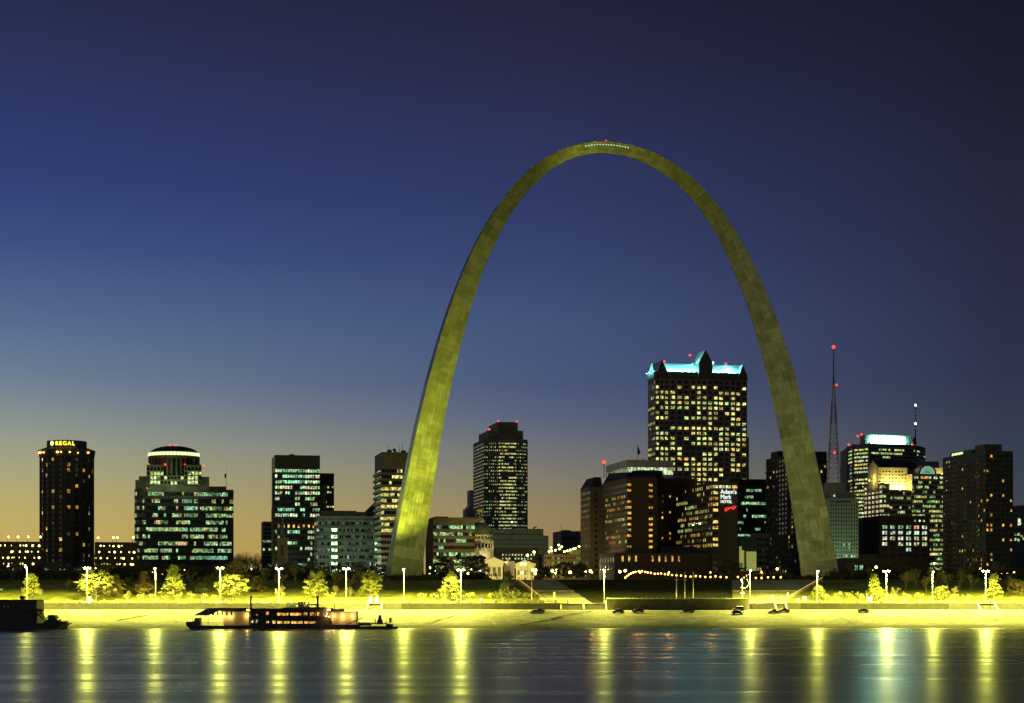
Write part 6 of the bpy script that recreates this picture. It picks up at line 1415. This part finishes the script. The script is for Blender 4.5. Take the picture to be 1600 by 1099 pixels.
# ================================================================== CARS
def car(matn, suv=False):
    rt = empty('parked_car','', 'car', (0,0,0)); b = MB(); Lh, Wd = (2.25,.86) if not suv else (2.1,.88); hb = .82 if not suv else 1.0; ht = 1.38 if not suv else 1.78
    prof = [(-Lh,.35),(-Lh,.62),(-Lh+.15,hb-.12),(-Lh+1.05,hb),(Lh-.85,hb+.02),(Lh-.08,hb-.06),(Lh,.6),(Lh,.35)]
    n_ = len(prof); vs = [(x,-Wd,z) for x,z in prof]+[(x,Wd,z) for x,z in prof]; b.add(vs, [(i,(i+1)%n_,(i+1)%n_+n_,i+n_) for i in range(n_)]+[tuple(range(n_-1,-1,-1)),tuple(range(n_,2*n_))])
    cab = [(-Lh+1.0,hb),(-Lh+1.75 if not suv else -Lh+1.35,ht),(Lh-1.45 if not suv else Lh-.35,ht),(Lh-.55 if not suv else Lh-.12,hb+.02)]; w2 = Wd*.8
    b.add([(cab[0][0],-Wd*.97,cab[0][1]-.01),(cab[1][0],-w2,cab[1][1]),(cab[2][0],-w2,cab[2][1]),(cab[3][0],-Wd*.97,cab[3][1]-.01),(cab[0][0],Wd*.97,cab[0][1]-.01),(cab[1][0],w2,cab[1][1]),(cab[2][0],w2,cab[2][1]),(cab[3][0],Wd*.97,cab[3][1]-.01)],[(1,2,6,5),(0,1,5,4),(2,3,7,6),(0,3,2,1),(4,5,6,7)])
    b.build('body', matn, rt)
    def lerp(a,b_,t): return a+(b_-a)*t
    for s_ in (-1,1):
        g_ = MB(); P_ = [(lerp(cab[0][0],cab[1][0],.18)+.12, s_*(Wd*.95+.012), hb+.08),(cab[1][0]+.06, s_*(w2+.03), ht-.1),(cab[2][0]-.06, s_*(w2+.03), ht-.1),(cab[3][0]-.22, s_*(Wd*.95+.012), hb+.08)]; g_.face(P_); g_.build('side_window','dark_glass',rt)
    for a_, c_, nm in ((cab[0],cab[1],'windscreen'),(cab[3],cab[2],'rear_window')):
        g_ = MB(); sg = -1 if nm == 'windscreen' else 1; g_.face([(lerp(a_[0],c_[0],.1)+sg*.03,-Wd*.85,lerp(a_[1],c_[1],.1)),(lerp(a_[0],c_[0],.9)+sg*.03,-w2*.92,lerp(a_[1],c_[1],.9)),(lerp(a_[0],c_[0],.9)+sg*.03,w2*.92,lerp(a_[1],c_[1],.9)),(lerp(a_[0],c_[0],.1)+sg*.03,Wd*.85,lerp(a_[1],c_[1],.1))]); g_.build(nm,'dark_glass',rt)
    for x in (-Lh+.82, Lh-.82):
        for s_ in (-1,1):
            w3 = MB(); w3.tube((x,s_*(Wd-.16),.34),(x,s_*(Wd+.03),.34),.34,None,14); wo = w3.build('wheel','tyre',rt); w3 = MB(); w3.tube((x,s_*(Wd+.03),.34),(x,s_*(Wd+.05),.34),.19,None,10); w3.build('rim','mast_steel',wo)
    for s_ in (-1,1):
        g_ = MB(); g_.box(-Lh-.02,-Lh+.05,s_*.58-.16,s_*.58+.16,.58,.72); g_.build('headlight','white_paint',rt); g_ = MB(); g_.box(Lh-.05,Lh+.02,s_*.6-.14,s_*.6+.14,.58,.74); g_.build('tail_light','red_paint',rt)
    return rt
protos = {}
for px, py, mt, suv, rz, lb in ((836,958.5,'car_grey',0,.15,'pale sedan parked on the levee at the end of the left ribbed wall'),(843.5,957,'car_black',0,3.0,'dark sedan half behind the pale sedan on the levee'),
        (965.5,957.2,'car_black',0,.1,'dark car below the lamp at the left end of the overlook'),(996.5,957,'car_green',0,3.2,'dark car a little right of the overlook left end'),
        (1076,957,'car_black',0,3.1,'dark car parked below the flagpoles'),(1153.5,954.8,'car_grey',1,.1,'tall pale-roofed off-roader by the right end of the overlook'),
        (1152.5,959.2,'car_black',0,3.2,'low dark car in front of the off-roader'),(1207.5,957.8,'car_black',0,.2,'dark car with a pale roof right of the overlook, left of a pair'),
        (1224.5,956.2,'car_red',0,.1,'dark reddish car right of the overlook, right of a pair'),(1348.5,956.8,'car_green',0,.05,'lone dark car on the right part of the levee')):
    x,Yc,z = on_levee(px, py)
    key = (mt, suv); rz_ = rz + pi if False else rz
    slope = math.atan(6.35/38)
    if key not in protos: c = car(mt, suv); protos[key] = c
    else: c = dup(protos[key])
    c.location = (x, Yc, z-.02); c.rotation_euler = (slope*cos(rz_), -slope*sin(rz_)*0, rz_); c['label'] = lb; c['category'] = 'car'; c['group'] = 'cars parked on the levee'

# ================================================================== BOATS
Yb = 622.0; PX = F/Yb
def bx(m_, px0, px1, py0, py1, dy, dep, mi=0):      # box from picture columns/rows at the boat's own distance
    m_.box(X(px0,Yb+dy), X(px1,Yb+dy), Yb+dy, Yb+dy+dep, Z(py1,Yb+dy), Z(py0,Yb+dy), mi)
class Boat:
    def __init__(s, name, label, cat, px): s.o = (X(px,Yb),Yb,0); s.root = empty(name,label,cat,s.o)
    def p(s, nm, mats, fn, parent=None):
        m_ = MB(); fn(m_); return m_.build(nm, mats, s.root, s.o) if parent is None else _sub(m_, nm, mats, parent, s.o)
def _sub(m_, nm, mats, parent, o_): return m_.build(nm, mats, parent, o_)
def hull(m_, px0, px1, ytop, rake0, rake1, dep=11, dy=0):
    x0,x1 = X(px0,Yb), X(px1,Yb); zt = Z(ytop,Yb); a,b_ = rake0/PX, rake1/PX; y0,y1 = Yb+dy, Yb+dy+dep
    m_.add([(x0+a,y0,-.4),(x1-b_,y0,-.4),(x1-b_,y1,-.4),(x0+a,y1,-.4),(x0,y0,zt),(x1,y0,zt),(x1,y1,zt),(x0,y1,zt)],[(0,3,2,1),(4,5,6,7),(0,1,5,4),(1,2,6,5),(2,3,7,6),(3,0,4,7)])
# landing barge with striped awning and corrugated shed
B1 = Boat('landing_barge','dark landing barge with striped awning and lamp-lit corrugated shed, left of the steamer','barge',292)
B1.p('hull','boat_dark',lambda m_: (hull(m_,290.5,391,977.5,9,0), bx(m_,290.5,301,972,977.5,.3,10)))
B1.p('ticket_booth','boat_trim',lambda m_: (bx(m_,304,312,966,977.5,3,4), bx(m_,301.5,313,971,977.5,2.5,.4)))
def awn(m_):
    P_ = [(301.5,961.8),(325,950.2),(385,950.2),(385,954.5),(350,954.5),(330,962.3),(301.5,962.3)]
    z = lambda q,d: (X(q[0],Yb+d),Yb+d,Z(q[1],Yb+d))
    m_.face([z((301.5,962),.5),z((325,950.2),3),z((385,950.2),3),z((385,954.8),.5),z((342,954.8),.5),z((326,962),.5)],0)
    m_.face([z((301.5,962),10.5),z((325,950.2),8),z((385,950.2),8),z((385,955),10.5),z((342,955),10.5),z((326,962),10.5)],0)
    m_.face([z((325,950.2),3),z((325,950.2),8),z((385,950.2),8),z((385,950.2),3)],1); m_.face([z((301.5,962),.5),z((301.5,962),10.5),z((325,950.2),8),z((325,950.2),3)],1)
B1.p('awning',['canvas','canvas_pale'],awn)
def stripes(m_):
    for k in range(7):
        px = 317+7.2*k; t = max(0,min(1,(px-301.5)/23.5)); yt = 962-11.8*t
        m_.face([(X(px,Yb+.4),Yb+.4,Z(962,Yb)),(X(px+3,Yb+.4),Yb+.4,Z(962,Yb)),(X(px+3,Yb+2.8),Yb+2.85,Z(yt,Yb+2.8)),(X(px,Yb+2.8),Yb+2.85,Z(yt,Yb+2.8))])
B1.p('awning_stripe','canvas_pale',stripes)
def shed(px0,px1,yt):
    def f(m_):
        bx(m_,px0,px1,yt,977.4,3.0,7); x = X(px0,Yb)
        while x < X(px1,Yb+3)-.1: m_.box(x,x+.18,Yb+2.9,Yb+2.99,Z(977.4,Yb+3),Z(yt+.6,Yb+3)); x += .42
    return f
B1.p('shed','corrugated',shed(349.5,389,956.5)); B1.p('shed_roof','boat_trim',lambda m_: bx(m_,348.5,390,954.8,956.4,2.2,8.5))
B1.p('railing','boat_trim',lambda m_: ([m_.tube((X(px,Yb+.4),Yb+.4,Z(977.5,Yb)),(X(px,Yb+.4),Yb+.4,Z(972.8,Yb)),.04) for px in range(314,350,3)], m_.tube((X(313,Yb),Yb+.4,Z(972.8,Yb)),(X(350,Yb),Yb+.4,Z(972.8,Yb)),.05), m_.tube((X(300.5,Yb),Yb+.4,Z(973,Yb)),(X(300.5,Yb),Yb+.4,Z(951.5,Yb)),.07),[m_.tube((X(px,Yb+.4),Yb+.4,Z(977,Yb)),(X(px,Yb+.4),Yb+.4,Z(961,Yb)),.06) for px in (314,325.5,337.8,349.2)]) )
def boatlamp(B_, px, py, dy, pw_, r_=.26, mt='boat_lamp', col=(1,.66,.13)):
    m_ = MB(); m_.ball((X(px,Yb+dy),Yb+dy,Z(py,Yb+dy)),r_,8); m_.build('deck_lamp',mt,B_.root,B_.o)
    if pw_: lamp('bulb',(X(px,Yb+dy)-B_.o[0],dy-.5,Z(py,Yb+dy)),pw_,col,.15,B_.root)
for px,py in ((348.3,962),(360.2,962.6),(387,962.3)): boatlamp(B1,px,py,2.4,340)
# paddle steamer
B2 = Boat('paddle_steamer','long two-deck paddle steamer with two tall funnels moored below the levee','boat',388)
B2.p('hull','boat_dark',lambda m_: (hull(m_,384,560,977,3,0,11,-.3), bx(m_,392,515,974.6,977,-.25,10)))
def decks(m_):
    bx(m_,391.5,514,964.5,975,.2,9.6); bx(m_,391,513.5,953.3,964.5,.21,9.6); bx(m_,389.5,516,950.8,953.3,-.3,10.6); bx(m_,389,517,963.6,964.7,-.3,10.8)
B2.p('cabin','boat_dark',decks)
B2.p('upper_deck','boat_trim',lambda m_: (bx(m_,443,505,949.3,950.8,1,8),))
def wins(y0,y1,lst,col):
    for a_,c_ in lst:
        m_ = MB(); n_ = max(1, round((c_-a_)/4.4)); 
        for k in range(n_):
            w_ = (c_-a_)/n_; m_.face([(X(a_+w_*k+.25,Yb+.1),Yb+.1,Z(y1,Yb+.1)),(X(a_+w_*(k+1)-.25,Yb+.1),Yb+.1,Z(y1,Yb+.1)),(X(a_+w_*(k+1)-.25,Yb+.1),Yb+.1,Z(y0,Yb+.1)),(X(a_+w_*k+.25,Yb+.1),Yb+.1,Z(y0,Yb+.1))],0,tuple(q*1.1*(1,.78,.5)[i_] for i_,q in enumerate(col)))
        m_.build('window','lit_glass',B2.root,B2.o)
wins(958,962,[(433,450.5),(453.5,471)],(1.5,.95,.3)); wins(957.5,962,[(474,480)],(1.3,.85,.25)); wins(957,962,[(484.5,490.5),(495,499)],(1.4,.9,.25)); wins(958,962,[(492,493)],(1.2,.7,.2)); wins(957,962,[(504.5,506.5)],(.9,.5,.15))
wins(956.2,961,[(415.5,420.5)],(1.1,.5,.1)); wins(960,962,[(399.5,403)],(.9,.6,.2))
wins(971,975.4,[(415.8,418)],(1.3,.8,.2)); wins(970,974.8,[(425,431.5)],(1.8,1.5,.6)); wins(971,975.2,[(433.2,452.8),(454.5,473)],(1.4,1.05,.3)); wins(971.2,975,[(475,493)],(1.1,.75,.2))
wins(968.8,973.5,[(392.2,395.8),(399.2,403)],(1.2,1.5,1.1)); wins(971,975.4,[(418.2,420.4)],(1.4,1.7,1.2))
def pilot(m_):
    bx(m_,465.5,481.5,944.5,949.4,2,5)
    for px in (465.5,470,474.5,481): bx(m_,px,px+1.0,941.5,944.5,2.05,4.9) if px < 481 else bx(m_,480.5,481.5,941.5,944.5,2.05,4.9)
    bx(m_,464.5,482.7,940.2,941.5,1.5,6)
B2.p('pilothouse','boat_dark',pilot)
B2.p('mast','steel_dark',lambda m_: (m_.tube((X(473.5,Yb),Yb+4,Z(941,Yb)),(X(473.5,Yb),Yb+4,Z(928.5,Yb)),.06), m_.tube((X(478.3,Yb),Yb+4,Z(941,Yb)),(X(478.3,Yb),Yb+4,Z(935,Yb)),.08), m_.ball((X(478.3,Yb),Yb+4,Z(935,Yb)),.18,6)))
def funnel(px,yt,yb_,w_):
    def f(m_):
        x = X(px,Yb); m_.tube((x,Yb+2.5,Z(yb_,Yb)),(x,Yb+2.5,Z(yt,Yb)),w_,w_*.94,12)
        for s_ in (1.0,1.18,1.32,1.18): pass
        m_.lathe(x,Yb+2.5,[(w_*1.0,Z(yt+1.6,Yb)),(w_*1.35,Z(yt+.6,Yb)),(w_*1.35,Z(yt,Yb)),(w_*.9,Z(yt,Yb))],12)
    return f
B2.p('funnel','boat_dark',funnel(390.5,931.5,966,.34)); B2.p('funnel','boat_dark',funnel(495,931,951,.46))
def wheel(m_):
    x,zc_,y = X(454.5,Yb),Z(950.5,Yb),Yb+5
    for r_,t_ in ((1.2,.12),(2.2,.14)):
        for k in range(24): a_,c_ = 2*pi*k/24,2*pi*(k+1)/24; m_.tube((x+r_*cos(a_),y,zc_+r_*sin(a_)),(x+r_*cos(c_),y,zc_+r_*sin(c_)),t_,None,5)
    for k in range(24): a_ = 2*pi*k/24; m_.tube((x+.5*cos(a_),y,zc_+.5*sin(a_)),(x+2.75*cos(a_),y,zc_+2.75*sin(a_)),.08,None,4)
B2.p('paddle_wheel','green_paint',wheel)
boatlamp(B2,455,940.5,4.6,30,.12,'white_lamp',(.6,1,.5))
def canopy(m_): 
    x0,x1 = X(511,Yb),X(537,Yb); m_.tube((x0,Yb+4,Z(954,Yb)),(x1,Yb+4,Z(953.8,Yb)),.38,.32,8)
B2.p('canopy','boat_trim',canopy)
B2.p('bow_rail','boat_dark',lambda m_: (m_.add([(X(514,Yb),Yb+1,Z(962,Yb)),(X(519,Yb),Yb+1,Z(975,Yb)),(X(519,Yb),Yb+9,Z(975,Yb)),(X(514,Yb),Yb+9,Z(962,Yb)),(X(512,Yb),Yb+1,Z(975,Yb)),(X(512,Yb),Yb+9,Z(975,Yb))],[(0,1,2,3),(0,4,1),(3,2,5)]), m_.tube((X(522,Yb),Yb+2,Z(976,Yb)),(X(522,Yb),Yb+2,Z(943.8,Yb)),.12), m_.tube((X(525,Yb),Yb+2,Z(960,Yb)),(X(534,Yb),Yb+2,Z(955,Yb)),.08), m_.tube((X(544,Yb),Yb+2,Z(950,Yb)),(X(555,Yb),Yb+2,Z(945.5,Yb)),.06)))
for px,py,pw_ in ((509.5,963,90),(514,963.8,90),(512,953.5,150),(515.5,953.3,120)): boatlamp(B2,px,py,-.4,pw_,.17)
boatlamp(B2,511,959,-.4,40,.16,'white_lamp',(.7,1,1)); boatlamp(B2,464.2,947,1.5,20,.1); boatlamp(B2,477,946,2.3,30,.16)
B2.p('deck_rail','boat_trim',lambda m_: ([m_.tube((X(px,Yb),Yb,Z(950.8,Yb)),(X(px,Yb),Yb,Z(948.4,Yb)),.035) for px in range(394,513,3)], m_.tube((X(394,Yb),Yb,Z(948.4,Yb)),(X(441,Yb),Yb,Z(948.4,Yb)),.03)))
# boarding shed on the right
B3 = Boat('boarding_shed','lamp-lit corrugated boarding shed on the barge right of the steamer','shed',530)
B3.o = (X(530,Yb),Yb,0)
B3.p('shed','corrugated',shed(514.5,557,956.5)); B3.p('shed_roof','boat_trim',lambda m_: bx(m_,514,557.8,955.6,956.4,2.2,8.5)); B3.p('pontoon','boat_dark',lambda m_: bx(m_,519.1,560,977.4,982.6,1,10.5) if False else bx(m_,519.1,558,976.6,977.3,-.2,11))
for px,py in ((535.3,963.3),(551.2,963.0)): boatlamp(B3,px,py,2.4,420,.3)
boatlamp(B3,522,963.4,2.4,260,.22)
tagw = empty('gangway','dark gangway ramp slanting up from the pontoon right of the steamer','gangway',(X(541,Yb),Yb,Z(977,Yb)))
m_ = MB(); dx_, dz_ = X(567,Yb)-X(541,Yb), Z(965.5,Yb)-Z(977,Yb)
m_.add([(0,0,0),(dx_,0,dz_),(dx_,1.6,dz_),(0,1.6,0),(0,0,.25),(dx_,0,dz_+.25),(dx_,1.6,dz_+.25),(0,1.6,.25)],[(0,3,2,1),(4,5,6,7),(0,1,5,4),(1,2,6,5),(2,3,7,6),(3,0,4,7)]); m_.build('deck','boat_dark',tagw)
m_ = MB()
for k in range(9): t = k/8; m_.tube((dx_*t,0,dz_*t+.2),(dx_*t,0,dz_*t+1.2),.04)
m_.tube((0,0,1.2),(dx_,0,dz_+1.2),.05); m_.build('handrail','boat_trim',tagw)
# work barge with winch
B4 = Boat('work_barge','small dark work barge with winch and lamps right of the steamer','barge',562)
B4.p('hull','boat_dark',lambda m_: (hull(m_,559,620,979,0,1.5,8,.5), bx(m_,603,613,975.5,979,1,6), bx(m_,575,604,974.2,975.5,1,6), bx(m_,559.5,580,973.2,978,5,.3)))
B4.p('winch','boat_dark',lambda m_: (m_.lathe(X(592.3,Yb),Yb+4,[(1.0,Z(976,Yb)),(1.0,Z(971,Yb)),(.62,Z(967.5,Yb)),(.55,Z(961.5,Yb)),(.1,Z(961.5,Yb))],12), bx(m_,585.4,586.6,966,975,3,.6)))
B4.p('bollard_posts','mast_steel',lambda m_: ([bx(m_,px,px+.9,971.5,975.5,2,.3) for px in range(562,605,5)],))
B4.p('equipment_cabinet','toilet_plastic',lambda m_: bx(m_,608,611.5,965.5,973,3,1))
B4.p('mast','steel_dark',lambda m_: [ (m_.tube((X(a_,Yb),Yb+3,Z(976,Yb)),(X(a_,Yb),Yb+3,Z(t_,Yb)),.05), bx(m_,a_-1.3,a_+1.3,t_,t_+.8,2.9,.2)) for a_,t_ in ((560.5,956.5),(593.5,956.5),(602.8,956.5),(608,956),(611.8,956))])
# moored dark barge with two storeys at far left
B5 = Boat('floating_restaurant','dark two-storey floating building moored at the far left','boat',40)
B5.p('hull','boat_dark',lambda m_: (hull(m_,-90,101,974,0,14,12,-1), bx(m_,-90,57,971,974,-.5,11)))
B5.p('cabin','boat_dark',lambda m_: (bx(m_,-90,57,954,971.5,0,10), bx(m_,-90,57,937.2,954,-.01,10), bx(m_,-90,67.5,954.1,955.5,-.6,11)))
B5.p('porch','boat_trim',lambda m_: ([bx(m_,px,px+.6,938,954,.2,.25) for px in (58,61.5,65)], bx(m_,57.1,66.5,937.2,938.2,.1,8), bx(m_,57.1,66,951.5,953.8,.3,.2), [bx(m_,px,px+.8,955.6,972,.3,.3) for px in (47.5,52)] if False else bx(m_,57.2,58.2,955.6,972,.3,.3)))
def crane(m_):
    z = lambda a_,c_,d=1.0: (X(a_,Yb),Yb+d,Z(c_,Yb))
    m_.tube(z(55,957),z(68.5,969.5),.32); m_.tube(z(61.5,957.5),z(73,970),.25); m_.tube(z(85,969),z(90.5,964),.22); m_.tube(z(88,971),z(94,968.8),.28)
B5.p('gangway_brace','boat_dark',crane)
B5.p('winch_house','boat_dark',lambda m_: (bx(m_,74.5,85,961.3,964,0,4), bx(m_,73,86.5,964,966.5,-.1,4.2), bx(m_,75,85,966.5,969,0,4), bx(m_,68,92,970.5,974.1,-.2,5), bx(m_,70,90,969,970.6,-.1,4.5)))
B5.p('capstan','boat_dark',lambda m_: (bx(m_,90,103,971.5,974,.5,3), bx(m_,101.5,103.2,970.8,974.5,.4,3.2)))
B5.p('roof_box','boat_trim',lambda m_: bx(m_,31,37.5,931.5,937,3,1.5))
for px in (6,11.8): m_ = MB(); m_.face([(X(px,Yb-.06),Yb-.06,Z(949.5,Yb)),(X(px+1.4,Yb-.06),Yb-.06,Z(949.5,Yb)),(X(px+1.1,Yb-.06),Yb-.06,Z(946,Yb))],0,(.35,.4,.12)); m_.build('window','lit_glass',B5.root,B5.o)
m_ = MB(); m_.face([(X(-3,Yb-.06),Yb-.06,Z(922.5,Yb)),(X(4,Yb-.06),Yb-.06,Z(922.5,Yb)),(X(4,Yb-.06),Yb-.06,Z(920.2,Yb)),(X(-3,Yb-.06),Yb-.06,Z(920.2,Yb))],0,(.4,.7,.3)); m_.build('window','lit_glass',B5.root,B5.o)

# added floodlights, not known fixtures, that light the steel legs from below
floodlight(X(600,735),735,lawn_z(0,735),(AX-80,800,G0+74),1450000,(.97,.97,.05),47,'added lawn floodlight pointing up at the left arch leg, lower left')
floodlight(X(668,722),722,lawn_z(0,722),(AX-69,792,G0+92),850000,(.97,.97,.05),38,'added lawn floodlight pointing up at the left arch leg, lower right')
floodlight(X(1180,712),712,lawn_z(0,712),(AX+70,815,G0+105),26000,(.9,.93,.12),60,'added floodlight by the right terrace pointing up at the right arch leg')
# added fill lamps at the feet of the towers, brightening dark facades
for i_, (px, Yl, hh, pw_, col, lb) in enumerate((
    (540,960,6,9000,(.72,1,.6),'added fill lamp before the long mid-rise'),(575,955,6,4500,(.72,1,.6),'added fill lamp at the right end of the long mid-rise'),(612,940,6,9000,(1,.95,.5),'added fill lamp at the foot of the balcony tower'),
    (455,985,6,4000,(.8,1,.6),'added fill lamp at the foot of the black tower'),(790,1060,8,7000,(.85,1,.5),'added fill lamp behind the courthouse roofs'),(835,1150,8,14000,(.85,1,.5),'added fill lamp at the right end of the banded building'),
    (800,1150,40,5000,(.85,1,.5),'added fill lamp above the brick building behind the courthouse'),(700,985,6,3500,(1,.85,.4),'added fill lamp before the low office'),(672,975,8,5000,(1,.6,.4),'added fill lamp beside the pinkish side wall'),
    (915,975,6,11000,(1,.8,.3),'added fill lamp beside the hotel left wing'),(1395,970,5,3500,(1,.75,.35),'added fill lamp before the brick warehouse'),(1460,1180,14,12000,(1,.85,.3),'added fill lamp at the foot of the stepped building'),
    (440,840,5,900,(1,.8,.35),'added fill lamp beside the small church'))):
    rt_ = empty('street_lamp', lb, 'lamp post', (X(px,Yl),Yl,G0), 0); b = MB(); b.tube((0,0,0),(0,0,hh),.1); b.build('pole','steel_dark',rt_); b = MB(); b.ball((0,0,hh+.2),.3,8); b.build('lamp_globe','sodium_soft' if col[0] == 1 else 'white_lamp',rt_); lamp('bulb',(0,-.6,hh+.3),pw_,col,.3,rt_)
# added uplights on the courthouse roof that brighten the drum
for dx_ in (-13,-5,5,13):
    rt_ = empty('added_uplight','small added uplight on the courthouse roof washing the drum','floodlight',(ox+dx_,oy-13.5,Z(875,1000)),0,'added uplights round the courthouse drum'); b = MB(); b.box(-.25,.25,-.2,.2,0,.4); b.build('lamp_housing','steel_dark',rt_); lamp('bulb',(0,.0,1.0),2600,(1,.86,.35),.3,rt_)
